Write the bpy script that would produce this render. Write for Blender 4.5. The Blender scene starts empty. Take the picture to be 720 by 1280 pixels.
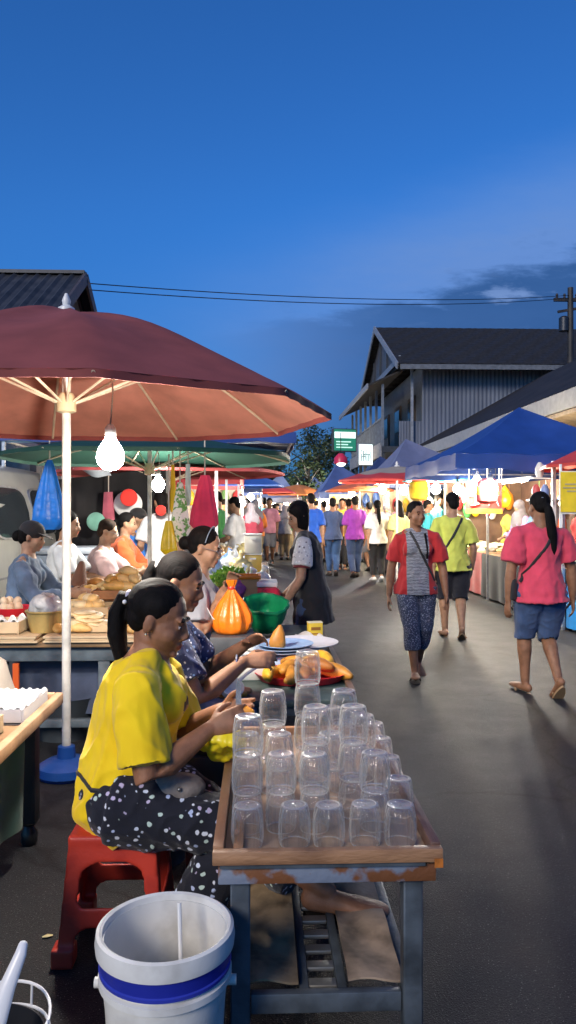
import bpy, bmesh, math, random
import numpy as np
from math import sin, cos, pi, radians, atan, sqrt
from mathutils import Vector, Matrix

R = random.Random(11)
SC = bpy.context.scene
COL = SC.collection
YAW = atan(35/950)
CZ, F, U0, V0 = 1.45, 950.0, 360.0, 637.0
FW = Vector((sin(YAW), cos(YAW), 0))
RT = Vector((cos(YAW), -sin(YAW), 0))


def P(u, v, d):
    """point of the place at depth d metres that the photo shows at (u, v)"""
    return FW*d + RT*((u-U0)/F*d) + Vector((0, 0, CZ-(v-V0)/F*d))


def PX(u, d):
    p = P(u, V0, d)
    return p.x, p.y


def V(*a):
    return Vector(a[0] if len(a) == 1 else a)


# ------------------------------------------------------------------ materials
def nodes_of(m):
    m.use_nodes = True
    nt = m.node_tree
    return nt, nt.nodes, nt.links


def pm(name, col, rough=.6, var=.12, vs=6, bump=.0, bs=60, metal=0, trans=0, ior=1.45, sheen=0, spec=.5, objcol=False,
       emit=0, stretch=(1, 1, 1), col2=None, thr=(.35, .65), sub=0, coat=0, alpha=1):
    """principled material with an uneven colour and a fine bump"""
    m = bpy.data.materials.new(name)
    nt, N, L = nodes_of(m)
    b = N['Principled BSDF']
    b.inputs['Roughness'].default_value = rough
    b.inputs['Metallic'].default_value = metal
    b.inputs['Transmission Weight'].default_value = trans
    b.inputs['IOR'].default_value = ior
    b.inputs['Sheen Weight'].default_value = sheen
    b.inputs['Specular IOR Level'].default_value = spec
    b.inputs['Coat Weight'].default_value = coat
    b.inputs['Alpha'].default_value = alpha
    if sub:
        b.inputs['Subsurface Weight'].default_value = sub
        b.inputs['Subsurface Radius'].default_value = (.012, .005, .003)
    tc = N.new('ShaderNodeTexCoord')
    mp = N.new('ShaderNodeMapping')
    mp.inputs['Scale'].default_value = stretch
    L.new(tc.outputs['Object'], mp.inputs['Vector'])
    n = N.new('ShaderNodeTexNoise')
    n.inputs['Scale'].default_value = vs
    n.inputs['Detail'].default_value = 5
    L.new(mp.outputs['Vector'], n.inputs['Vector'])
    rp = N.new('ShaderNodeValToRGB')
    rp.color_ramp.elements[0].position, rp.color_ramp.elements[1].position = thr
    c = np.array(col)
    if objcol:
        rp.color_ramp.elements[0].color = (1-var, 1-var, 1-var, 1)
        rp.color_ramp.elements[1].color = (1, 1, 1, 1)
        oi = N.new('ShaderNodeObjectInfo')
        mx = N.new('ShaderNodeMix')
        mx.data_type = 'RGBA'
        mx.blend_type = 'MULTIPLY'
        mx.inputs[0].default_value = 1
        L.new(oi.outputs['Color'], mx.inputs[6])
        L.new(rp.outputs['Color'], mx.inputs[7])
        cout = mx.outputs[2]
    else:
        a = c*(1-var) if col2 is None else np.array(col2)
        bb = np.minimum(c*(1+var*.6), .95) if col2 is None else c
        rp.color_ramp.elements[0].color = (*a, 1)
        rp.color_ramp.elements[1].color = (*bb, 1)
        cout = rp.outputs['Color']
    L.new(n.outputs['Fac'], rp.inputs['Fac'])
    L.new(cout, b.inputs['Base Color'])
    if emit:
        L.new(cout, b.inputs['Emission Color'])
        b.inputs['Emission Strength'].default_value = emit
    if bump:
        n2 = N.new('ShaderNodeTexNoise')
        n2.inputs['Scale'].default_value = bs
        n2.inputs['Detail'].default_value = 6
        L.new(mp.outputs['Vector'], n2.inputs['Vector'])
        bm_ = N.new('ShaderNodeBump')
        bm_.inputs['Strength'].default_value = bump
        bm_.inputs['Distance'].default_value = .01
        L.new(n2.outputs['Fac'], bm_.inputs['Height'])
        L.new(bm_.outputs['Normal'], b.inputs['Normal'])
    return m


_cache = {}


def M(kind, col, **k):
    """cached material by kind and colour"""
    key = (kind, tuple(round(x, 3) for x in col), tuple(sorted((a, str(b)) for a, b in k.items())))
    if key in _cache:
        return _cache[key]
    base = dict(cloth=dict(rough=.85, var=.18, vs=7, bump=.25, bs=350, sheen=.15),
                skin=dict(rough=.5, var=.2, vs=22, bump=.2, bs=260, sub=.06, spec=.4),
                plastic=dict(rough=.35, var=.08, vs=9, bump=.03, bs=40),
                metal=dict(rough=.4, var=.2, vs=15, bump=.08, bs=60, metal=.8),
                paint=dict(rough=.5, var=.25, vs=9, bump=.12, bs=70),
                wood=dict(rough=.55, var=.35, vs=5, bump=.2, bs=40),
                tarp=dict(rough=.55, var=.14, vs=3, bump=.15, bs=9),
                bread=dict(rough=.5, var=.3, vs=11, bump=.15, bs=60),
                bag=dict(rough=.3, var=.15, vs=14, bump=.5, bs=22),
                card=dict(rough=.8, var=.12, vs=8, bump=.08, bs=90),
                hair=dict(rough=.72, var=.6, vs=60, bump=.35, bs=420, stretch=(1, .07, .10), spec=.14))[kind].copy()
    base.update(k)
    m = pm(kind, col, **base)
    _cache[key] = m
    return m


def translucent(m, fac, col):
    """lets part of the light through thin cloth"""
    nt, N, L = nodes_of(m)
    t = N.new('ShaderNodeBsdfTranslucent')
    t.inputs[0].default_value = (*col, 1)
    mx = N.new('ShaderNodeMixShader')
    mx.inputs[0].default_value = fac
    L.new(N['Principled BSDF'].outputs[0], mx.inputs[1])
    L.new(t.outputs[0], mx.inputs[2])
    L.new(mx.outputs[0], N['Material Output'].inputs['Surface'])
    return m


def glow(name, col, strength):
    m = bpy.data.materials.new(name)
    nt, N, L = nodes_of(m)
    b = N['Principled BSDF']
    b.inputs['Base Color'].default_value = (*col, 1)
    b.inputs['Emission Color'].default_value = (*col, 1)
    b.inputs['Emission Strength'].default_value = strength
    return m


# ------------------------------------------------------------------ mesh builder
class MB:
    def __init__(s):
        s.v, s.f, s.m, s.mi = [], [], [], 0

    def add(s, vs, fs):
        o = len(s.v)
        s.v += [Vector(x) for x in vs]
        s.f += [tuple(i+o for i in f) for f in fs]
        s.m += [s.mi]*len(fs)
        return s

    def box(s, c, size, rot=None):
        c = V(c)
        hx, hy, hz = size[0]/2, size[1]/2, size[2]/2
        vs = [Vector((x, y, z)) for z in (-hz, hz) for x, y in ((-hx, -hy), (hx, -hy), (hx, hy), (-hx, hy))]
        if rot is not None:
            if not isinstance(rot, Matrix):
                rot = Matrix.Rotation(rot, 3, 'Z')
            vs = [rot @ x for x in vs]
        return s.add([x+c for x in vs], [(3, 2, 1, 0), (4, 5, 6, 7), (0, 1, 5, 4), (1, 2, 6, 5), (2, 3, 7, 6), (3, 0, 4, 7)])

    def bx(s, x0, x1, y0, y1, z0, z1):
        return s.box(((x0+x1)/2, (y0+y1)/2, (z0+z1)/2), (x1-x0, y1-y0, z1-z0))

    def bar(s, a, b, w, h=None, up=(0, 0, 1)):
        a, b = V(a), V(b)
        h = h or w
        d = b-a
        ln = d.length
        d.normalize()
        up = V(up)
        if abs(d.dot(up)) > .98:
            up = Vector((0, 1, 0))
        x = d.cross(up).normalized()
        z = x.cross(d)
        m = Matrix((x, d, z)).transposed()
        return s.box((a+b)/2, (w, ln, h), m)

    def tube(s, pts, rad, n=10, side=None, cap=True, rnd=False):
        """rings along pts; rad: one radius or one (rx, ry) per point; rx along side"""
        pts = [V(p) for p in pts]
        k = len(pts)
        if not isinstance(rad, (list, tuple)):
            rad = [rad]*k
        rad = [r if isinstance(r, (list, tuple)) else (r, r) for r in rad]
        if rnd:
            d0 = (pts[0]-pts[1]).normalized()
            d1 = (pts[-1]-pts[-2]).normalized()
            r0, r1 = min(rad[0]), min(rad[-1])
            pts = [pts[0]+d0*r0*.95, pts[0]+d0*r0*.65]+pts+[pts[-1]+d1*r1*.65, pts[-1]+d1*r1*.95]
            rad = [tuple(q*.3 for q in rad[0]), tuple(q*.75 for q in rad[0])]+rad+[tuple(q*.75 for q in rad[-1]), tuple(q*.3 for q in rad[-1])]
            k = len(pts)
        vs = []
        X = None
        for i, p in enumerate(pts):
            t = (pts[min(i+1, k-1)]-pts[max(i-1, 0)])
            if t.length < 1e-9:
                t = Vector((0, 0, 1))
            t.normalize()
            if side is not None:
                X = V(side)
            elif X is None:
                X = Vector((1, 0, 0)) if abs(t.x) < .8 else Vector((0, 1, 0))
            X = (X-t*X.dot(t))
            if X.length < 1e-6:
                X = t.orthogonal()
            X = X.normalized()
            Y = t.cross(X)
            for j in range(n):
                a = 2*pi*j/n
                vs.append(p+X*(cos(a)*rad[i][0])+Y*(sin(a)*rad[i][1]))
        fs = [(i*n+j, i*n+(j+1) % n, (i+1)*n+(j+1) % n, (i+1)*n+j) for i in range(k-1) for j in range(n)]
        if cap:
            fs += [tuple(range(n-1, -1, -1)), tuple((k-1)*n+j for j in range(n))]
        return s.add(vs, fs)

    def ell(s, c, r, rot=None, nu=14, nv=9):
        c = V(c)
        if not isinstance(r, (list, tuple)):
            r = (r, r, r)
        vs = [Vector((0, 0, -r[2]))]
        for i in range(1, nv):
            t = -pi/2+pi*i/nv
            for j in range(nu):
                a = 2*pi*j/nu
                vs.append(Vector((r[0]*cos(t)*cos(a), r[1]*cos(t)*sin(a), r[2]*sin(t))))
        vs.append(Vector((0, 0, r[2])))
        if rot is not None:
            vs = [rot @ x for x in vs]
        fs = [(0, 1+(j+1) % nu, 1+j) for j in range(nu)]
        for i in range(nv-2):
            fs += [(1+i*nu+j, 1+i*nu+(j+1) % nu, 1+(i+1)*nu+(j+1) % nu, 1+(i+1)*nu+j) for j in range(nu)]
        e = len(vs)-1
        fs += [(e, 1+(nv-2)*nu+j, 1+(nv-2)*nu+(j+1) % nu) for j in range(nu)]
        return s.add([x+c for x in vs], fs)

    def lathe(s, prof, n=24, c=(0, 0, 0), closed=False, wob=None):
        """prof: (r, z) from the bottom outside round; closed joins last to first"""
        c = V(c)
        k = len(prof)
        vs = []
        for i, (r, z) in enumerate(prof):
            for j in range(n):
                a = 2*pi*j/n
                q = r*(wob(a, z) if wob else 1)
                vs.append(c+Vector((q*cos(a), q*sin(a), z)))
        fs = []
        for i in range(k if closed else k-1):
            i2 = (i+1) % k
            fs += [(i*n+j, i*n+(j+1) % n, i2*n+(j+1) % n, i2*n+j) for j in range(n)]
        if not closed:
            fs += [tuple(range(n-1, -1, -1)), tuple((k-1)*n+j for j in range(n))]
        return s.add(vs, fs)

    def prism(s, poly, vec):
        """flat polygon of 3-D points pushed along vec"""
        poly = [V(p) for p in poly]
        vec = V(vec)
        n = len(poly)
        return s.add(poly+[p+vec for p in poly], [tuple(range(n-1, -1, -1)), tuple(range(n, 2*n))]+[(i, (i+1) % n, n+(i+1) % n, n+i) for i in range(n)])

    def sheet(s, fn, nu, nv, th=.004):
        """cloth: fn(a, b) for a, b in 0..1, given a thickness"""
        g = [[V(fn(i/nu, j/nv)) for j in range(nv+1)] for i in range(nu+1)]
        nrm = [[None]*(nv+1) for _ in range(nu+1)]
        for i in range(nu+1):
            for j in range(nv+1):
                a = g[min(i+1, nu)][j]-g[max(i-1, 0)][j]
                b = g[i][min(j+1, nv)]-g[i][max(j-1, 0)]
                q = a.cross(b)
                nrm[i][j] = q.normalized() if q.length > 1e-9 else Vector((0, 0, 1))
        w = nv+1
        top = [g[i][j]+nrm[i][j]*(th/2) for i in range(nu+1) for j in range(w)]
        bot = [g[i][j]-nrm[i][j]*(th/2) for i in range(nu+1) for j in range(w)]
        n = len(top)
        fs = []
        for i in range(nu):
            for j in range(nv):
                q = (i*w+j, (i+1)*w+j, (i+1)*w+j+1, i*w+j+1)
                fs += [q, tuple(x+n for x in reversed(q))]
        for i in range(nu):
            a, b = i*w, (i+1)*w
            fs.append((b, a, a+n, b+n))
            a, b = i*w+nv, (i+1)*w+nv
            fs.append((a, b, b+n, a+n))
        for j in range(nv):
            a, b = j, j+1
            fs.append((a, b, b+n, a+n))
            a, b = nu*w+j, nu*w+j+1
            fs.append((b, a, a+n, b+n))
        return s.add(top+bot, fs)

    def build(s, name, mat, parent=None, smooth=40, bev=0, jit=0, world=False, segs=2):
        me = bpy.data.meshes.new(name)
        vs = s.v
        if world and parent is not None:
            inv = WM[parent.name].inverted()
            vs = [inv @ x for x in vs]
        me.from_pydata(vs, [], s.f)
        mats = mat if isinstance(mat, (list, tuple)) else [mat]
        for m in mats:
            me.materials.append(m)
        if len(mats) > 1:
            me.polygons.foreach_set('material_index', s.m)
        bm = bmesh.new()
        bm.from_mesh(me)
        bmesh.ops.recalc_face_normals(bm, faces=bm.faces)
        if bev:
            es = [e for e in bm.edges if len(e.link_faces) == 2 and e.calc_face_angle(0) > .5]
            bmesh.ops.bevel(bm, geom=es, offset=bev, segments=segs, affect='EDGES', clamp_overlap=True, profile=.5)
        bm.to_mesh(me)
        bm.free()
        if jit:
            n = len(me.vertices)
            co = np.empty(n*3)
            me.vertices.foreach_get('co', co)
            co = co.reshape(-1, 3)
            co += wobble(co, jit, 9)[:, None]*np.array((1, -.7, .6))
            me.vertices.foreach_set('co', co.ravel())
        if smooth:
            me.shade_smooth()
            me.set_sharp_from_angle(angle=radians(smooth))
        o = bpy.data.objects.new(name, me)
        COL.objects.link(o)
        if parent is not None:
            o.parent = parent
            WM[o.name] = WM[parent.name]
        else:
            WM[o.name] = Matrix()
        return o


WM = {}


def wobble(co, amp, k, seed=0):
    """smooth pseudo-random scalar over space"""
    rs = np.random.RandomState(seed+3)
    out = np.zeros(len(co))
    for i in range(6):
        d = rs.normal(size=3)
        d *= k*(1+.6*i/3)/np.linalg.norm(d)
        ph = co @ d+rs.uniform(0, 6.28)
        e = rs.normal(size=3)
        e *= k*.5/np.linalg.norm(e)
        out += np.sin(ph+1.5*np.sin(co @ e+rs.uniform(0, 6.28)))/(1+.5*i)
    return out*amp/2


def tag(o, label=None, cat=None, group=None, kind=None):
    if label:
        o['label'] = label
    if cat:
        o['category'] = cat
    if group:
        o['group'] = group
    if kind:
        o['kind'] = kind
    return o


def thing(name, label, cat, loc=(0, 0, 0), rz=0, group=None):
    o = bpy.data.objects.new(name, None)
    COL.objects.link(o)
    o.empty_display_size = .1
    o.location = loc
    o.rotation_euler = (0, 0, rz)
    WM[o.name] = Matrix.Translation(V(loc)) @ Matrix.Rotation(rz, 4, 'Z')
    return tag(o, label, cat, group)


def solo(mb, name, mat, label, cat, group=None, **k):
    """a thing that is one mesh; its origin goes to the middle of its base"""
    o = mb.build(name, mat, **k)
    return recentre(tag(o, label, cat, group))


def recentre(o):
    me = o.data
    n = len(me.vertices)
    co = np.empty(n*3)
    me.vertices.foreach_get('co', co)
    co = co.reshape(-1, 3)
    c = (co.min(0)+co.max(0))/2
    c[2] = co[:, 2].min()
    me.vertices.foreach_set('co', (co-c).ravel())
    me.update()
    o.location = c
    WM[o.name] = Matrix.Translation(V(tuple(c)))
    return o


def struct(mb, name, mat, **k):
    return tag(mb.build(name, mat, **k), kind='structure')


def dup(root, loc, rz=None, label=None, group=None, scale=None, color=None):
    def cp(o, par):
        c = o.copy()
        COL.objects.link(c)
        if par is not None:
            c.parent = par
        for ch in [x for x in KIDS.get(o.name, ())]:
            d = cp(ch, c)
            KIDS.setdefault(c.name, []).append(d)
        return c
    if root.name not in KIDS:
        index_kids()
    r = cp(root, None)
    r.location = loc
    if rz is not None:
        r.rotation_euler = (0, 0, rz)
    if label:
        r['label'] = label
    if group:
        r['group'] = group
    if scale:
        r.scale = (scale,)*3 if not isinstance(scale, (tuple, list)) else scale
    if color:
        paint(r, color)
    return r


KIDS = {}


def index_kids():
    KIDS.clear()
    for o in COL.objects:
        KIDS.setdefault(o.name, [])
        if o.parent is not None:
            KIDS.setdefault(o.parent.name, []).append(o)


def paint(o, color):
    """object colours by name of part"""
    for c in [o]+KIDS.get(o.name, []):
        k = c.name.split('.')[0]
        if k in color:
            c.color = (*color[k], 1)


def remesh(mb, vox, smooth=2, fac=.5):
    """one continuous surface round all the pieces of mb -> (verts, faces)"""
    me = bpy.data.meshes.new('t')
    me.from_pydata(mb.v, [], mb.f)
    bm = bmesh.new()
    bm.from_mesh(me)
    bmesh.ops.recalc_face_normals(bm, faces=bm.faces)
    bm.to_mesh(me)
    bm.free()
    o = bpy.data.objects.new('t', me)
    COL.objects.link(o)
    md = o.modifiers.new('r', 'REMESH')
    md.mode = 'VOXEL'
    md.voxel_size = vox
    if smooth:
        sm = o.modifiers.new('s', 'SMOOTH')
        sm.iterations = smooth
        sm.factor = fac
    dg = bpy.context.evaluated_depsgraph_get()
    ev = o.evaluated_get(dg)
    out = bpy.data.meshes.new_from_object(ev)
    bpy.data.objects.remove(o)
    bpy.data.meshes.remove(me)
    return out


def organic(mb, name, mat, vox, parent=None, smooth=2, wr=None, regions=None, shrink=0):
    """remeshed part. wr: (amp, k, seed) folds; regions: [(material, centre, radii)] coloured by place"""
    me = remesh(mb, vox, smooth)
    me.name = name
    n = len(me.vertices)
    co = np.empty(n*3)
    me.vertices.foreach_get('co', co)
    co = co.reshape(-1, 3)
    if wr:
        no = np.empty(n*3)
        me.vertices.foreach_get('normal', no)
        no = no.reshape(-1, 3)
        for amp, k, seed, st, *rg in wr:
            w = wobble(co*np.array(st), 1, k, seed)
            if rg:
                w = np.clip(1-np.abs(w)*1.6, 0, 1)**1.5-.3
            co = co+no*(w*amp)[:, None]
        me.vertices.foreach_set('co', co.ravel())
    me.materials.clear()
    me.materials.append(mat)
    if regions:
        m = len(me.polygons)
        pc = np.empty(m*3)
        me.polygons.foreach_get('center', pc)
        pc = pc.reshape(-1, 3)
        idx = np.zeros(m, dtype=np.int32)
        for i, (mt, c, r, rot) in enumerate(regions):
            me.materials.append(mt)
            q = (pc-np.array(c))
            if rot is not None:
                q = q @ np.array(rot)
            idx[((q/np.array(r))**2).sum(1) < 1] = i+1
        me.polygons.foreach_set('material_index', idx)
    me.shade_smooth()
    me.update()
    o = bpy.data.objects.new(name, me)
    COL.objects.link(o)
    if parent is not None:
        o.parent = parent
        WM[o.name] = WM[parent.name]
    return o
# ------------------------------------------------------------------ people
SKINS = [(.30, .150, .085), (.26, .125, .068), (.36, .20, .12), (.42, .25, .16), (.29, .132, .07)]
HAIR = M('hair', (.0055, .0045, .0045))
HAIR2 = M('hair', (.03, .017, .011))
DARK = M('plastic', (.012, .01, .009), rough=.15)
SCLERA = M('plastic', (.55, .5, .45), rough=.25)


def ik(a, t, l1, l2, hint):
    d = t-a
    D = d.length
    mx = (l1+l2)*.995
    if D > mx:
        t = a+d*(mx/D)
        d = t-a
        D = mx
    u = d.normalized()
    x = (l1*l1-l2*l2+D*D)/(2*D)
    y = sqrt(max(l1*l1-x*x, 0))
    h = V(hint)
    h = h-u*h.dot(u)
    h = h.normalized() if h.length > 1e-6 else u.orthogonal().normalized()
    return a+u*x+h*y, t


def skeleton(h, p):
    s = {}
    pz = p.get('pz', .525*h)
    lean, lean0 = radians(p.get('lean', 2)), radians(p.get('lean0', p.get('lean', 2)*.6))
    side = radians(p.get('side', 0))
    tw = radians(p.get('tw', 0))
    L = .325*h*p.get('tl', 1)

    def spine(t):
        n = 12
        q = Vector((0, 0, pz))
        st = t/n
        for i in range(n):
            a = lean0+(lean-lean0)*min(max(st*(i+.5), 0), 1)
            q = q+Vector((sin(side)*cos(a), sin(a), cos(a)*cos(side)))*(L*st)
        return q

    def X(t):
        return Matrix.Rotation(tw*min(max(t, 0), 1), 3, 'Z') @ Vector((1, 0, -sin(side)*.0))
    s['spine'], s['X'], s['L'], s['h'] = spine, X, L, h
    sw = p.get('sw', .103)*h
    for sg, k in ((1, 'r'), (-1, 'l')):
        sh = spine(.86)+X(1)*(sw*sg)+V(p.get('sh'+k, (0, 0, 0)))
        w = V(p.get('w'+k, (sg*.165*h, .03*h, .455*h)))
        e, w = ik(sh, w, .18*h, .157*h, p.get('e'+k, (sg*.5, -1, -.3)))
        hp = Vector((0, 0, pz))+Matrix.Rotation(tw*.1, 3, 'Z') @ Vector((sg*.052*h, 0, -.005*h))
        an = V(p.get('a'+k, (sg*.055*h, 0, .047*h)))
        kn, an = ik(hp, an, .243*h, .24*h, p.get('k'+k, (sg*.08, 1, 0)))
        s['sh'+k], s['el'+k], s['wr'+k], s['hp'+k], s['kn'+k], s['an'+k] = sh, e, w, hp, kn, an
        s['fd'+k] = V(p.get('f'+k, (sg*.12, 1, -.12))).normalized()
        s['hd'+k] = (V(p['hd'+k]) if 'hd'+k in p else (w-e)+Vector((0, .0, -.03))).normalized()
        s['hn'+k] = V(p.get('n'+k, (-sg, .3, 0)))          # the way the palm faces
        s['cu'+k] = p.get('c'+k, 28)                       # curl of the fingers
    nb = spine(1)
    hs = h/1.62*p.get('hs', 1)
    hd = spine(1)-spine(.8)
    hd.normalize()
    c = nb+(hd*.45+Vector((0, 0, .55))).normalized()*(p.get('nk', .083)*h)+Vector((0, .014*h, .008*h))
    Hm = Matrix.Translation(c) @ Matrix.Rotation(radians(p.get('hy', 0)), 4, 'Z') @ Matrix.Rotation(-radians(p.get('hp', 5)), 4, 'X') @ Matrix.Rotation(radians(p.get('hroll', 0)), 4, 'Y') @ Matrix.Scale(hs, 4)
    s['H'], s['hs'], s['nb'] = Hm, hs, nb
    return s


RINGS = [(-.17, .04, .045), (-.1, .085, .07), (0, .104, .08), (.2, .096, .073), (.42, .083, .064), (.62, .088, .067), (.8, .09, .064), (.9, .07, .05), (.97, .046, .04)]


def hand(mb, w, d, n, sg, h, curl, det):
    """palm, four jointed fingers and a thumb from wrist w along d, palm facing n"""
    k = h/1.62
    n = (n-d*n.dot(d))
    n = n.normalized() if n.length > 1e-5 else d.orthogonal()
    x = d.cross(n).normalized()*sg            # towards the thumb: checked for the right hand
    mb.tube([w-d*.012*k, w+d*.03*k, w+d*.062*k, w+d*.085*k], [(.024*k, .017*k), (.034*k, .016*k), (.041*k, .0145*k), (.039*k, .011*k)], 10, side=x, rnd=True)
    lens = (.072, .08, .075, .058)
    for i, ln in enumerate(lens):
        off = (.0315-.021*i)*k
        b = w+d*.078*k+x*off
        a = radians(curl*(.5+.17*i))
        q = [b-d*.015*k, b]
        ang = a*.5
        dd = d
        for seg in (.44, .32, .26):
            dd = d*cos(ang)+n*sin(ang)+x*(.012-.008*i)
            dd.normalize()
            q.append(q[-1]+dd*(ln*seg*k))
            ang += a
        r = (.0086 if i < 3 else .0075)*k
        mb.tube(q, [r*1.05, r, r*.98, r*.9, r*.72], 8, rnd=True)
    b = w+d*.022*k+x*.022*k+n*.006*k
    t1 = b+(x*.72+d*.62+n*.35).normalized()*.036*k
    t2 = t1+(x*.35+d*.85+n*(.25+curl*.008)).normalized()*.03*k
    t3 = t2+(x*.1+d*.9+n*(.2+curl*.012)).normalized()*.025*k
    mb.tube([b, t1, t2, t3], [.0135*k, .0115*k, .0102*k, .0078*k], 8, rnd=True)


def head_parts(mb, Hm, hs, det, female=True, fat=1):
    def T(x, y, z):
        return Hm @ Vector((x, y, z))
    Rm = Hm.to_3x3().normalized()

    def E(c, r, nu=14, nv=9):
        mb.ell(T(*c), tuple(q*hs for q in r), Rm, nu, nv)
    E((0, -.012, .03), (.074, .092, .083), 20, 12)
    E((0, .026, -.028), (.061*fat, .064, .086), 20, 12)
    E((0, .042, -.086), (.036*fat, .034, .027))
    E((0, .0, -.065), (.053*fat, .05, .045))
    if not det:
        E((0, .094, -.02), (.012, .016, .022), 8, 5)
        for sg in (1, -1):
            E((sg*.073, -.005, -.012), (.011, .018, .03), 8, 5)
        return
    for sg in (1, -1):
        E((sg*.034*fat, .05, -.034), (.028, .031, .032))
        E((sg*.029, .079, .02), (.026, .0135, .0075))
        E((sg*.030, .0765, -.0015), (.0135, .0105, .0078))
        mb.ell(T(sg*.075, -.008, -.013), (.0075*hs, .0175*hs, .031*hs), Rm @ Matrix.Rotation(radians(sg*14), 3, 'Z'))
        E((sg*.0115, .0955, -.036), (.0085, .0105, .0078))
    mb.tube([T(0, .083, .012), T(0, .092, -.008), T(0, .1035, -.028), T(0, .1, -.037)], [.0078*hs, .0082*hs, .0105*hs, .0075*hs], 8, rnd=True)
    E((0, .0875, -.059), (.0215, .0105, .0062))
    E((0, .0865, -.0705), (.0185, .0105, .0072))
    E((0, .078, -.094), (.018, .012, .012))


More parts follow.
